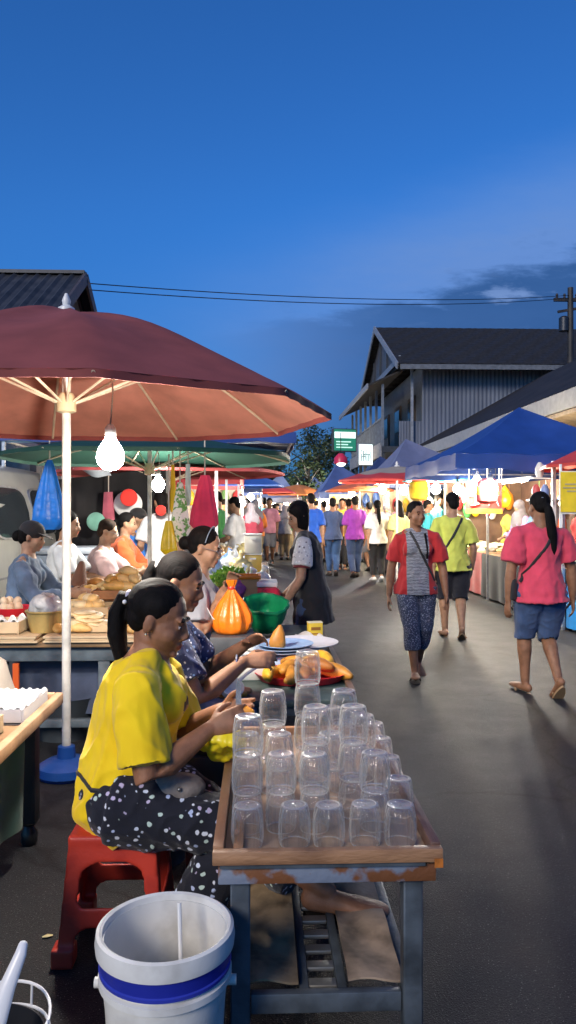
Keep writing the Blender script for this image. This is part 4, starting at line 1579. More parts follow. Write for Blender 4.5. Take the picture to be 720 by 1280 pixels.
solo(MB().lathe([(0, 0), (.16, 0), (.15, .03), (.09, .05), (0, .058)], 24, (-.98, 6.3, zt+.068)), 'flour', M('bread', (.8, .76, .68), var=.05), 'white mound of flour in the wide bowl', 'flour')
bowl('dark wooden bowl of loaves at the far end of the bread table', -.75, 6.75, zt+.06, .19, .1, M('wood', (.34, .17, .08)))
heap('loaf', 6, -.75, 6.75, zt+.12, .1, .1, 2, 'golden loaf in the dark wooden bowl', 'bread loaf', 'loaves in the dark wooden bowl', BREADS[:3], 'bread_loaf', seed=5)
heap('roll', 10, -1.40, 5.15, zt, .07, .16, 3, 'pale round roll heaped between the red bowl and the tan box', 'bread roll', 'rolls between red bowl and tan box', BREADS[1:], 'bread_roll', seed=22)
heap('loaf', 10, -1.35, 6.3, zt, .14, .25, 3, 'golden loaf heaped before the seated man in white', 'bread loaf', 'loaves before the man in white', BREADS[:3], 'bread_loaf', seed=24, step=.055)
heap('roll', 9, -1.30, 5.7, zt, .12, .2, 2, 'pale roll heaped behind the woven basket', 'bread roll', 'rolls behind the woven basket', BREADS[1:], 'bread_roll', seed=12, sc=(1.1, 1.5))
heap('loaf', 9, -.72, 6.1, zt, .16, .2, 3, 'golden loaf heaped at the right edge of the bread table', 'bread loaf', 'loaves at the right edge of the bread table', BREADS[:2], 'bread_loaf', seed=14, step=.055)
heap('roll', 8, -1.46, 5.35, zt, .1, .14, 2, 'brown roll piled beside the red bowl', 'bread roll', 'rolls beside the red bowl', BREADS[:3], 'bread_roll', seed=6, sc=(1.2, 1.6))
bowl('small yellow bowl beside the white umbrella pole', -.72, 7.0, zt+.1, .07, .07, M('plastic', (.75, .6, .05)))
MB_ = MB().tube([(-1.5, 6.0, zt+.02), (-1.3, 5.98, zt+.05), (-1.18, 5.95, zt+.05)], [(.02, .01), (.02, .01), (.05, .012)], 10)
solo(MB_, 'wooden_paddle', M('wood', (.42, .2, .06)), 'long wooden paddle lying behind the golden loaves', 'paddle')
# blue crate and dark box under it
solo(MB().lathe([(.0, .0), (.2, 0), (.25, .26), (.26, .27), (.24, .262), (.19, .012), (0, .01)], 24, (-1.25, 4.42+.55, 0)), 'basin', M('plastic', (.05, .06, .07)), 'dark basin under the bread table behind the umbrella base', 'basin')
solo(MB().bx(-1.46, -1.42, 4.66, 4.7, .55, .0).bx(-1.46, -1.42, 4.66, 4.7, .0, .52) if False else MB().bar((-1.47, 4.655, .0), (-1.475, 4.655, .52), .035, .02), 'orange_pole', M('plastic', (.6, .1, .02)), 'thin orange stick leaning by the left leg of the bread table', 'stick', smooth=0)

# --- left foreground table
N0 = len(COL.objects)
lt = thing('display_table', 'wooden edged table with a green skirt cut by the left edge', 'table', (-1.45, 2.5, 0))
MB().bx(-2.0, -1.0, 1.3, 3.42, .575, .6).build('tabletop', M('wood', (.34, .2, .1)), lt, world=True, bev=.003)
MB().bar((-.985, 1.28, .605), (-.985, 3.45, .605), .035, .05).build('edge_rail', M('wood', (.55, .34, .19)), lt, world=True, bev=.006)
MB().bar((-2.0, 3.44, .605), (-1.003, 3.44, .605), .035, .05).build('edge_rail', M('wood', (.5, .3, .17)), lt, world=True, bev=.006)
MB().sheet(lambda a, b: (-1.05+.012*sin(a*40)*(.3+b)-.02*b, 1.3+1.85*a, .572-.43*b+.02*sin(a*9)), 60, 6, .004).build('skirt', M('cloth', (.012, .09, .06)), lt, world=True, smooth=60)
for y in (1.45, 3.3):
    l_ = MB().bx(-1.12, -1.05, y, y+.07, .1, .574).build('leg', M('paint', (.02, .02, .022)), lt, world=True, bev=.003)
    MB().lathe([(.03, .0), (.035, .015), (.035, .05), (.02, .08), (.045, .1)], 14, (-1.085, y+.035, 0)).build('foot', M('plastic', (.01, .01, .011)), l_, world=True)
    MB().bx(-1.95, -1.88, y, y+.07, 0, .574).build('leg', M('paint', (.02, .02, .022)), lt, world=True, bev=.003)
tray('open tan cardboard box with a low flap on the green skirted table', -1.24, 2.72, .602, .36, .42, .07, KRAFT, name='cardboard_box', cat='box')
tray('long white box of wrapped snacks in front of the tan one', -1.2, 2.2, .602, .3, .4, .05, M('card', (.6, .58, .54)), name='snack_box', cat='box')
solo(MB().sheet(lambda a, b: (-1.33+.26*a, 2.03+.34*b, .63+.02*sin(a*9+b*7)*sin(pi*b)+.008*sin(a*31)), 20, 16, .003), 'snack_wrapper', M('plastic', (.55, .5, .46), var=.5, vs=30), 'shiny printed wrapper lying in the white snack box', 'wrapper')
tray('white tray covered in wrinkled clear film at the far corner', -1.14, 3.2, .602, .25, .34, .06, WHITEP, name='food_tray')
solo(MB().sheet(lambda a, b: (-1.265+.25*a, 3.03+.34*b, .664+.005*sin(a*23+b*5)*sin(b*17+a*3)+.005*sin(a*50+b*30)), 34, 40, .002), 'cling_film', M('bag', (.72, .73, .74), rough=.2, vs=40, var=.4), 'wrinkled film stretched over the white corner tray', 'film')
tray('small white box with brown filling left of the film covered tray', -1.42, 3.22, .602, .22, .32, .09, WHITEP, name='food_box', cat='box')
solo(MB().bx(-1.52, -1.32, 3.08, 3.36, .625, .66), 'brown_cake', M('bread', (.2, .07, .02)), 'flat brown cake inside the small white box', 'cake', bev=.01)
solo(MB().tube([(-1.5, 3.75, .36), (-1.45, 3.75, .5), (-1.42, 3.76, .66)], [(.16, .14), (.2, .17), (.1, .09)], 18, rnd=True), 'sack', M('cloth', (.5, .44, .36)), 'pale cloth sack standing behind the white boxes', 'sack', jit=.015)

for o_ in list(COL.objects)[N0:]:
    if o_.parent is None:
        o_.location.x += .085
# --- white plastic awning, van, black backdrop at the far left
vn = thing('parked_van', 'pale grey van with rounded dark windows parked behind the sellers', 'van', (-3.35, 8.0, 0))
body = MB()
cs = [(-.86, .35), (-.9, .6), (-.9, 1.0), (-.82, 1.5), (-.68, 1.86), (-.4, 1.95), (.4, 1.95), (.68, 1.86), (.82, 1.5), (.9, 1.0), (.9, .6), (.86, .35)]
ys = [(-2.15, .9, .0), (-2.0, .98, 0), (-1.4, 1, 0), (1.6, 1, 0), (2.05, .97, 0), (2.2, .9, 0)]
vs_, fs_ = [], []
for yy, sc_, _ in ys:
    for x, z in cs:
        vs_.append((x*sc_, yy, .35+(z-.35)*(.93+.07*sc_)))
n_ = len(cs)
for i in range(len(ys)-1):
    for j in range(n_):
        fs_.append((i*n_+j, i*n_+(j+1) % n_, (i+1)*n_+(j+1) % n_, (i+1)*n_+j))
fs_ += [tuple(range(n_-1, -1, -1)), tuple((len(ys)-1)*n_+j for j in range(n_))]
VANP = M('paint', (.30, .29, .26), rough=.3, var=.06, bump=0)
body.add(vs_, fs_)
body.build('body', VANP, vn, bev=.03, smooth=50)
GLS = M('plastic', (.02, .025, .03), rough=.08)
for y0, y1 in ((-1.9, -.95), (-.8, .35), (.5, 1.35)):
    q = []
    for i in range(20):
        a = 2*pi*i/20
        cx_, cz_ = (abs(cos(a))**.45)*(1 if cos(a) > 0 else -1), (abs(sin(a))**.45)*(1 if sin(a) > 0 else -1)
        z = 1.42+.27*cz_
        y = (y0+y1)/2+(y1-y0)/2*cx_
        x = .9-.0-(z-1.0)*.16-(0 if z < 1.5 else (z-1.5)*.23)
        q.append((x-.012, y, z))
    w = MB().prism(q, (.03, 0, .004))
    f = w.build('window_frame', M('metal', (.5, .5, .5)), vn, smooth=30)
    c_ = sum((V(p) for p in q), Vector())/20
    MB().prism([c_+(V(p)-c_)*.93+Vector((.021, 0, 0)) for p in q], (.014, 0, .002)).build('pane', GLS, f, smooth=30)
for y in (-1.45, 1.4):
    for x in (-.8, .8):
        w = MB().tube([(x-.09, y, .32), (x+.09, y, .32)], .32, 28).build('wheel', M('plastic', (.015, .015, .015), rough=.8), vn, bev=.02)
        MB().tube([(x-.095, y, .32), (x+.095, y, .32)], .18, 20).build('rim', STEEL, w, smooth=30)
MB().bx(-.905, .905, -2.1, 2.1, .78, .80).build('trim_strip', M('paint', (.2, .2, .2)), vn, smooth=0)

x0, y0 = PX(62, 7.9)
g = MB()
g.sheet(lambda a, b: (-2.5+.85*a, 8.0+.5*b, 2.02-.22*b*(.35+.65*a)+.03*sin(a*14)*b+(1-a)*.05), 24, 10, .004)
solo(g, 'plastic_awning', M('tarp', (.5, .55, .6), rough=.3), 'white plastic awning sheet hanging between the van and blue bag', 'awning', smooth=60)
bd = thing('black_backdrop', 'black cloth backdrop on a metal frame behind the pink shirted seller', 'backdrop', (-2.1, 9.3, 0))
MB().sheet(lambda a, b: (-2.65+1.55*a, 9.3+.03*sin(a*34)*(.4+b), 1.97-1.55*b-.18*(1-a)*(1-b)), 70, 6, .006).build('cloth', M('cloth', (.012, .011, .012)), bd, world=True, smooth=60)
for x in (-2.62, -2.3, -1.12):
    MB().bar((x, 9.22, 0), (x, 9.22, 1.95), .025).build('frame_post', M('paint', (.12, .11, .1)), bd, world=True, smooth=0)
MB().bar((-2.65, 9.22, .9), (-1.1, 9.22, .9), .025).build('frame_rail', M('paint', (.15, .13, .1)), bd, world=True, smooth=0)
bc = thing('cool_box', 'pale grey blue cool box behind the pink shirted seller', 'cool box', (-2.0, 8.2, 0))
MB().bx(-2.35, -1.55, 8.0, 8.5, .42, .98).build('body', M('plastic', (.36, .42, .5)), bc, world=True, bev=.02)
MB().bx(-2.37, -1.53, 7.98, 8.52, .982, 1.05).build('lid', M('plastic', (.5, .55, .62)), bc, world=True, bev=.02)
MB().bx(-2.3, -1.6, 8.03, 8.47, 0, .418).build('stand', M('paint', (.06, .06, .07)), bc, world=True, smooth=0)


def hung(label, name, cat, x, y, z0, z1, r0, r1, mat, seed=0, n=9, amp=.12, flat=.5, group=None, top=2.02):
    """gathered cloth or bag hanging by its top"""
    t = thing(name, label, cat, (x, y, z0), 0, group)
    g = MB()
    H_ = z1-z0
    vs, fs = [], []
    K, Nn = 16, 54
    for i in range(K+1):
        f = i/K
        r = r1+(r0-r1)*((1-f)**.8) if f > .12 else (r1+(r0-r1)*(.88**.8))*(.55+.45*f/.12)
        for j in range(Nn):
            a = 2*pi*j/Nn
            q = r*(1+amp*sin(a*n+seed+f*1.3)*min(1, f*3)*(.4+.6*(1-f))+.06*sin(a*3+seed*2+f*4))
            vs.append((cos(a)*q, sin(a)*q*flat, f*H_))
    for i in range(K):
        for j in range(Nn):
            fs.append((i*Nn+j, i*Nn+(j+1) % Nn, (i+1)*Nn+(j+1) % Nn, (i+1)*Nn+j))
    fs += [tuple(range(Nn-1, -1, -1)), tuple(K*Nn+j for j in range(Nn))]
    g.add(vs, fs)
    g.build('cloth', mat, t, smooth=60)
    MB().tube([(0, 0, H_-.01), (0, 0, max(top-z0, H_+.03))], .006, 6).build('string', M('cloth', (.5, .45, .38)), t)
    return t


def hp(u, v0, v1, d):
    p = P(u, v0, d)
    q = P(u, v1, d)
    return p.x, p.y, p.z, q.z


x_, y_, z0, z1 = hp(62, 662, 575, 6.2)
hung('big bright blue gathered bag hanging left of the red umbrella pole', 'hanging_bag', 'bag', x_, y_, z0, z1, .15, .02, M('bag', (.015, .17, .62)), 1, 7, .15)
x_, y_, z0, z1 = hp(256, 664, 594, 6.0)
hung('bright pink gathered cloth hanging at the green umbrella edge', 'hanging_cloth', 'cloth', x_, y_, z0, z1, .12, .035, M('cloth', (.72, .04, .10)), 2, 8, .14)
x_, y_, z0, z1 = hp(225, 677, 603, 6.3)
hung('white cloth with green leaf pattern hanging beside the pink one', 'hanging_cloth', 'cloth', x_, y_, z0, z1, .095, .02,
     pm('leaf_print', (.78, .8, .74), .8, .1, 26, .1, 200, col2=(.12, .34, .08), thr=(.44, .5)), 3, 6, .12)
x_, y_, z0, z1 = hp(211, 693, 651, 6.2)
hung('yellow gathered bag hanging lowest by the white pole', 'hanging_bag', 'bag', x_, y_, z0, z1, .075, .025, M('bag', (.82, .58, .01)), 4, 6, .15, top=1.9)
x_, y_, z0, z1 = hp(216, 640, 581, 6.35)
hung('narrow mustard cloth hanging between the bulb and leaf print', 'hanging_cloth', 'cloth', x_, y_, z0, z1, .03, .012, M('cloth', (.70, .42, .02)), 5, 4, .2)
x_, y_, z0, z1 = hp(235, 632, 580, 6.6)
hung('narrow pale blue cloth strip hanging right of the leaf print', 'hanging_cloth', 'cloth', x_, y_, z0, z1, .025, .018, M('cloth', (.6, .7, .76)), 6, 4, .2)
x_, y_, z0, z1 = hp(141, 676, 652, 9.0)
hung('maroon and white cloth hanging on the black backdrop', 'hanging_cloth', 'cloth', x_-.05, y_, z0+.1, z1+.35, .07, .05, M('cloth', (.45, .1, .14)), 7, 4, .15)
for u, v, d, r, c, lab, nm in ((120, 652, 8.9, .11, (.16, .36, .28), 'round mint green fan hung on the black backdrop', 'hand_fan'), (161, 622, 8.7, .1, (.72, .03, .02), 'round red hat with white brim hung behind the orange shirt', 'round_hat'), (201, 638, 8.5, .06, (.7, .03, .02), 'small red round fan beside the white bulb', 'hand_fan')):
    p = P(u, v, d)
    solo(MB().ell(p, (r, .03, r), None, 24, 12), nm, M('cloth', c), lab, nm.split('_')[1])
x_, y_, z0, z1 = hp(160, 640, 612, 9.0)
solo(MB().ell((x_, y_, (z0+z1)/2-.04), (.17, .05, .16), None, 24, 12), 'sun_hat', M('cloth', (.75, .73, .7)), 'white wide brimmed hat behind the round red one', 'hat')

# --- tables after the food table, down the left lane
for i, (x0, x1, y0, y1, z, lab) in enumerate(((-.62, .14, 5.75, 7.3, .72, 'low table of greens, bins and bags behind the orange bag'), (-.75, .08, 7.4, 9.4, .80, 'table of packed bags and a clear drawer unit'), (-1.0, -.1, 9.6, 12.6, .78, 'long cluttered table in front of the man in white'))):
    stall_table(lab, x0, x1, y0, y1, z, M('cloth', ((.2, .15, .1), (.5, .45, .4), (.3, .2, .18))[i]), 'stall tables down the left side', front=1)
p = P(308, 760, 5.95)
b = thing('plastic_bin', 'tan square bin with an orange rim behind the orange bag', 'bin', (p.x-.005, 5.95, .722))
g = MB()
g.add([(-.085, -.085, 0), (.085, -.085, 0), (.085, .085, 0), (-.085, .085, 0), (-.105, -.105, .2), (.105, -.105, .2), (.105, .105, .2), (-.105, .105, .2), (-.1, -.1, .2), (.1, -.1, .2), (.1, .1, .2), (-.1, .1, .2), (-.08, -.08, .01), (.08, -.08, .01), (.08, .08, .01), (-.08, .08, .01)],
      [(3, 2, 1, 0)]+[(i, (i+1) % 4, 4+(i+1) % 4, 4+i) for i in range(4)]+[(4+i, 4+(i+1) % 4, 8+(i+1) % 4, 8+i) for i in range(4)]+[(8+i, 8+(i+1) % 4, 12+(i+1) % 4, 12+i) for i in range(4)]+[(12, 13, 14, 15)])
g.build('body', M('plastic', (.55, .38, .18)), b, smooth=0, bev=.006)
g = MB()
for i in range(4):
    c = [(-.108, -.108), (.108, -.108), (.108, .108), (-.108, .108)]
    g.bar((*c[i], .205), (*c[(i+1) % 4], .205), .02, .028)
g.build('rim', M('plastic', (.75, .25, .01)), b, bev=.004)
# greens
g = MB()
rr = random.Random(4)
for i in range(420):
    a, q = rr.uniform(0, 6.28), sqrt(rr.random())
    c = V(-.25+cos(a)*q*.17, 6.35+sin(a)*q*.2, .84+.10*(1-q*q)+rr.uniform(-.02, .02))
    ax = Vector((rr.uniform(-1, 1), rr.uniform(-1, 1), rr.uniform(.1, 1))).normalized()
    sd = ax.orthogonal().normalized()
    sd.rotate(Matrix.Rotation(rr.uniform(0, 6), 3, ax))
    l = rr.uniform(.03, .06)
    g.add([c, c+ax*l*.5+sd*l*.33, c+ax*l, c+ax*l*.5-sd*l*.33], [(0, 1, 2, 3)])
g.ell((-.25, 6.35, .83), (.17, .2, .08))
solo(g, 'leafy_greens', pm('lettuce', (.30, .52, .06), .5, .4, 20, 0, col2=(.10, .28, .03)), 'heap of bright green leafy vegetables on the left lane table', 'vegetables', smooth=0)
solo(MB().lathe([(.13, 0), (.2, .1), (.205, .105), (.12, .01), (0, .008)], 26, (-.25, 6.35, .723)), 'basin', M('plastic', (.5, .3, .1)), 'tan basin under the heap of green leaves', 'basin')
bagm = [M('bag', c) for c in ((.72, .75, .78), (.60, .68, .82), (.78, .74, .66), (.72, .60, .30), (.25, .42, .75), (.7, .2, .2))]
spots = [(-.08, 6.45, .72, 0, 'lilac white bag right of the green leaves'), (-.16, 6.95, .72, 1, 'pale blue bag behind the green leaves'), (-.33, 6.95, .72, 0, 'white bag left of the pale blue bag'), (.02, 6.75, .72, 2, 'cream bag at the right edge behind the leaves'), (-.48, 6.7, .72, 2, 'cream bag beside the elbow of the grey shirted seller'),
         (-.2, 7.6, .80, 3, 'amber filled bag in front of the drawer unit'), (-.32, 7.75, .80, 0, 'white bag behind the amber one'), (-.45, 7.6, .80, 4, 'blue patterned bag on the packed table'), (-.1, 8.2, .80, 1, 'pale blue bag left of the drawer unit'), (-.35, 8.3, .80, 4, 'bright blue bag below the man in white'), (-.55, 8.1, .80, 5, 'red and white bag below the pink hanging cloth'), (-.6, 8.8, .8, 2, 'cream bag behind the red and white one'), (-.3, 9.0, .8, 0, 'white bag at the far end of the packed table')]
for i, (x, y, z, k, lab) in enumerate(spots):
    rr = random.Random(i)
    g = MB()
    for j in range(6):
        g.ell((rr.uniform(-.05, .05), rr.uniform(-.04, .04), rr.uniform(.05, .12)), (rr.uniform(.05, .08), rr.uniform(.05, .07), rr.uniform(.05, .08)))
    g.tube([(0, 0, .12), (.01, 0, .19), (.03, 0, .23)], [.05, .02, .035], 8)
    o = organic(g, 'shopping_bag', bagm[k], .014, None, 1, wr=[(.009, 45, i, (1, 1, 1)), (.005, 90, i+3, (1, 1, 1))])
    tag(o, lab, 'bag', 'packed bags on the left lane tables')
    o.location = (x, y, z)
g = MB()
for j in range(5):
    rr = random.Random(j+40)
    g.ell((rr.uniform(-.03, .03), rr.uniform(-.03, .03), .04+.035*j), (.055, .05, .05))
o = organic(g, 'plastic_bag', M('bag', (.30, .10, .32)), .012, None, 1, wr=[(.007, 60, 2, (1, 1, 1))])
tag(o, 'small purple plastic bag just right of the orange bag', 'plastic bag')
o.location = (-.17, 5.88, .722)
dr = thing('drawer_unit', 'clear plastic drawer unit with yellow contents on the packed table', 'drawer unit', (-.07, 7.75, .802))
for k in range(2):
    d_ = MB().bx(-.085, .085, -.13, .13, .004+.2*k, .195+.2*k).build('drawer', M('plastic', ((.62, .42, .08), (.62, .58, .5))[k], rough=.25), dr, bev=.008)
    MB().bx(-.03, .03, -.145, -.131, .15+.2*k, .165+.2*k).build('handle', WHITEP, d_, smooth=0)
    MB().bx(-.093, .093, -.134, .134, .196+.2*k, .203+.2*k).build('frame', WHITEP, dr, smooth=0)
rb = thing('cool_box', 'red and white cool box beside the black vest shopper', 'cool box', (.06, 5.95, .722))
MB().bx(-.08, .07, -.12, .12, 0, .13).build('body', M('plastic', (.6, .03, .04)), rb, bev=.01)
MB().bx(-.085, .075, -.125, .125, .132, .175).build('lid', WHITEP, rb, bev=.01)
MB().bx(-.07, .06, -.128, -.122, .055, .085).build('stripe', WHITEP, rb, smooth=0)
g = MB()
for j in range(6):
    rr = random.Random(j+60)
    g.ell((rr.uniform(-.06, .05), rr.uniform(-.03, .03), rr.uniform(.03, .09)), (.05, .05, .045))
o = organic(g, 'cloth_bundle', M('cloth', (.65, .02, .06)), .012, None, 1, wr=[(.007, 60, 2, (1, 1, 1))])
tag(o, 'crumpled red cloth bundle in front of the cool box', 'cloth')
o.location = (.07, 5.78+.0, .722)

# --- goods on the right hand tables
PK = [M('bag', c) for c in ((.80, .74, .55), (.82, .80, .74), (.75, .62, .25), (.45, .55, .15), (.7, .45, .2))]
rr = random.Random(21)
for (y0, y1, z, nm) in ((9.15, 12.25, .736, 'black'), (12.5, 14.1, .736, 'red'), (6.7, 8.9, .746, 'blue')):
    for i in range({'black': 46, 'red': 22, 'blue': 20}[nm]):
        x, y = rr.uniform(3.78, 4.5), rr.uniform(y0+.1, y1-.1)
        lev = int(rr.random()*2.6*(min(1, (4.6-x)*(x-3.6)*5)))
        good('packet', 'food_packet', 'pale food packet among those laid out on the %s clothed table' % nm, 'food packet', (x, y, z+.004+.045*lev), rr.uniform(0, 6.28), rr.choice(PK), 'food packets on the %s clothed table' % nm, rr.uniform(.9, 1.35), rx=rr.uniform(-.15, .15))
    for i in range(4):
        x, y = 3.95+.12*(i % 2), y0+.3+i*(y1-y0-.5)/3.2
        good('lump', 'bagged_food', 'rounded bag of food standing on the %s clothed table' % nm, 'bag', (x, y, z), i, PK[(i*2+1) % 5], 'rounded food bags on the %s clothed table' % nm, 1.25, seed=i+2)
# goods on the further tables
for i in range(6):
    x0, y0 = 2.95-.06*i, (14.3, 17.2, 20.6, 24.2, 28, 32)[i]
    nm = ('pale grey', 'black', 'off white', 'slate blue', 'white', 'dark red')[i]
    for j in range(9):
        good('packet' if j % 3 else 'lump', 'food_packet' if j % 3 else 'bagged_food', ('food packet' if j % 3 else 'rounded food bag')+' on the %s clothed table further down the right side' % nm, 'food packet' if j % 3 else 'bag', (x0+.2+.27*(j % 3), y0+.35+.8*(j//3), .785), j*1.3, PK[(i+j) % 5], 'goods on the %s clothed table' % nm, 1.6, seed=1 if j % 3 else 3)
for i in range(3):
    y0 = (13.6, 19.5, 26.6)[i]
    nm = ('white', 'navy', 'red')[i]
    for j in range(9):
        good('packet' if j % 3 else 'lump', 'food_packet' if j % 3 else 'bagged_food', ('food packet' if j % 3 else 'rounded food bag')+' on the %s clothed table far down the left side' % nm, 'food packet' if j % 3 else 'bag', (-1.2+.27*(j % 3), y0+.35+.8*(j//3), .765), j*1.3, PK[(i+j) % 5], 'goods on the %s clothed left table' % nm, 1.6, seed=1 if j % 3 else 3)
for j in range(16):
    rr = random.Random(j+200)
    x, y = -.85+.7*rr.random(), 9.8+2.6*rr.random()
    good('packet' if j % 2 else 'lump', 'food_packet' if j % 2 else 'bagged_food', ('flat' if j % 2 else 'round')+' food bag on the long cluttered table on the left', 'food packet' if j % 2 else 'bag', (x, y, .785), j*1.3, PK[j % 5], 'bags on the long cluttered table', 1.4, seed=1 if j % 2 else 3)
HC = [('red', (.62, .04, .04)), ('yellow', (.82, .55, .02)), ('white', (.78, .76, .72)), ('orange', (.75, .25, .02)), ('green', (.1, .4, .1)), ('blue', (.05, .2, .55)), ('pink', (.75, .2, .3))]
for j in range(26):
    rr = random.Random(j+300)
    nm, c = HC[j % 7]
    x, y = (4.86, 9.35+.31*(j//2)) if j % 2 else (3.75+.04*j, 14.22)
    z = rr.uniform(1.3, 1.62)
    h_ = rr.uniform(.2, .34)
    solo(MB().tube([(x, y, z), (x, y, z+h_*.35), (x, y, z+h_*.8), (x, y, z+h_)], [(.05, .06), (.055, .09), (.05, .075), (.015, .02)], 10, rnd=True, side=(1, 0, 0) if j % 2 else (0, 1, 0)).tube([(x, y, z+h_), (x, y, 1.98)], .004, 5), 'hanging_bag', M('bag', c),
         '%s goods bag hung on the brown screen %s' % (nm, 'behind the right hand stall' if j % 2 else 'ending the right hand stall'), 'bag', '%s goods bags hung on the brown screen %s' % (nm, 'behind the stall' if j % 2 else 'at the stall end'))
# hanging goods and lamps under the blue tent
HG = [('red and yellow paper lantern hanging under the blue tent', 'paper_lantern', 'lantern', 609, 598, 630, 9.6, .14, (.62, .05, .04)),
      ('yellow paper lantern hanging far under the tent row', 'paper_lantern', 'lantern', 524, 600, 626, 13.2, .17, (.85, .55, .02)),
      ('yellow plastic bag hanging right of the round lamp', 'hanging_bag', 'bag', 627, 612, 631, 10.2, .13, (.85, .55, .02))]
for lab, nm, ct, u, v0, v1, d, r, c in HG:
    p, q = P(u, v1, d), P(u, v0, d)
    t = thing(nm, lab, ct, (p.x, p.y, p.z))
    h_ = q.z-p.z
    if nm == 'paper_lantern':
        MB().lathe([(r*.6, 0), (r*.95, h_*.12), (r, h_*.3), (r, h_*.7), (r*.95, h_*.88), (r*.6, h_)], 20).build('shade', M('cloth', c, rough=.6), t)
        MB().lathe([(r*1.01, h_*.36), (r*1.012, h_*.37), (r*1.012, h_*.66), (r*1.01, h_*.67)], 20).build('band', M('cloth', (.85, .5, .03)), t)
    else:
        MB().tube([(0, 0, 0), (0, 0, h_*.4), (0, 0, h_*.8), (0, 0, h_)], [(r*.8, r*.35), (r, r*.45), (r*.7, r*.3), (r*.15, r*.1)], 16, rnd=True).build('bag', M('bag', c), t)
    MB().tube([(0, 0, h_-.01), (0, 0, 2.05-p.z)], .006, 6).build('string', M('cloth', (.7, .66, .6)), t)
# red banner with white strokes
p = P(605, 622, 10.0)
t = thing('hanging_banner', 'small red and yellow banner with white brush lettering under the blue tent', 'banner', (p.x, p.y, p.z))
MB().sheet(lambda a, b: (-.24+.48*a, .012*sin(a*8), .21-.42*b), 12, 8, .006).build('panel', M('cloth', (.62, .05, .035)), t)
g = MB()
for (a, b_, c, d_) in ((-.19, .12, -.05, .12), (-.12, .16, -.12, -.1), (-.19, .02, -.05, .02), (-.18, -.1, -.06, -.08), (.04, .15, .18, .13), (.11, .15, .06, -.1), (.04, .03, .19, .03), (.13, .02, .19, -.11), (-.02, .1, .01, -.02)):
    g.bar((a, -.022, b_), (c, -.022, d_), .006, .03, up=(0, 1, 0))
g.build('lettering', M('cloth', (.85, .82, .75)), t, smooth=0)
MB().bx(-.24, .24, -.02, -.016, -.21, -.15).build('band', M('cloth', (.8, .5, .03)), t, smooth=0)
MB().tube([(-.2, 0, .2), (-.2, 0, .46)], .006, 6).tube([(.2, 0, .2), (.2, 0, .46)], .006, 6).build('string', M('cloth', (.7, .66, .6)), t)
# yellow poster right edge
p = P(717, 615, 7.6)
t = thing('yellow_poster', 'bright yellow poster with faint print hanging at the right edge', 'poster', (p.x, p.y, p.z))
MB().bx(-.13, .13, -.006, .006, -.2, .2).build('panel', M('card', (.85, .62, .03)), t, smooth=0)
MB().bx(-.14, .14, .007, .012, -.22, .21).build('backing', M('card', (.78, .75, .66)), t, smooth=0)
g = MB()
for i, w in enumerate((.09, .11, .07)):
    g.bx(-w, w, -.010, -.0065, .07-.035*i, .085-.035*i)
g.build('print', M('card', (.5, .42, .2)), t, smooth=0)
MB().bar((-.12, .03, -1.35), (-.12, .03, .28), .02).build('stand_pole', WHITEP, t, smooth=0)
# white post with a small lit shelf beside it
p = P(692, 600, 8.6)
t = thing('display_stand', 'white post with small white shelves left of the yellow poster', 'stand', (p.x, p.y, 0))
MB().bar((0, 0, 0), (0, 0, 2.0), .04).build('post', WHITEP, t, smooth=0)
for z in (1.2, 1.55, 1.8):
    MB().bx(-.28, -.021, -.1, .1, z, z+.015).build('shelf', WHITEP, t, smooth=0)
for i, (dx, z, c) in enumerate(((-.2, 1.565, (.6, .1, .1)), (-.1, 1.565, (.2, .3, .6)), (-.16, 1.815, (.75, .7, .6)), (-.2, 1.215, (.1, .1, .12)), (-.08, 1.215, (.7, .6, .5)))):
    solo(MB().lathe([(.03, 0), (.045, .04), (.05, .1), (.03, .15), (.015, .17)], 12, (p.x+dx, p.y, z)), 'figurine', M('plastic', c), ('red', 'blue', 'cream', 'black', 'beige')[i]+' ornament on the small white shelves', 'ornament', 'ornaments on the white shelves')
# brown booth wall behind the blue tent's table, with dolls and scarves in front
solo(MB().bx(4.95, 5.0, 9.2, 14.25, .0, 2.3), 'booth_screen', M('wood', (.13, .07, .045)), 'dark brown booth screen standing behind the nearest right hand stall', 'screen', smooth=0)
solo(MB().bx(3.55, 5.0, 14.3, 14.35, .0, 2.1), 'booth_screen', M('wood', (.15, .085, .05)), 'brown booth screen closing the far end of the red clothed stall', 'screen', smooth=0)
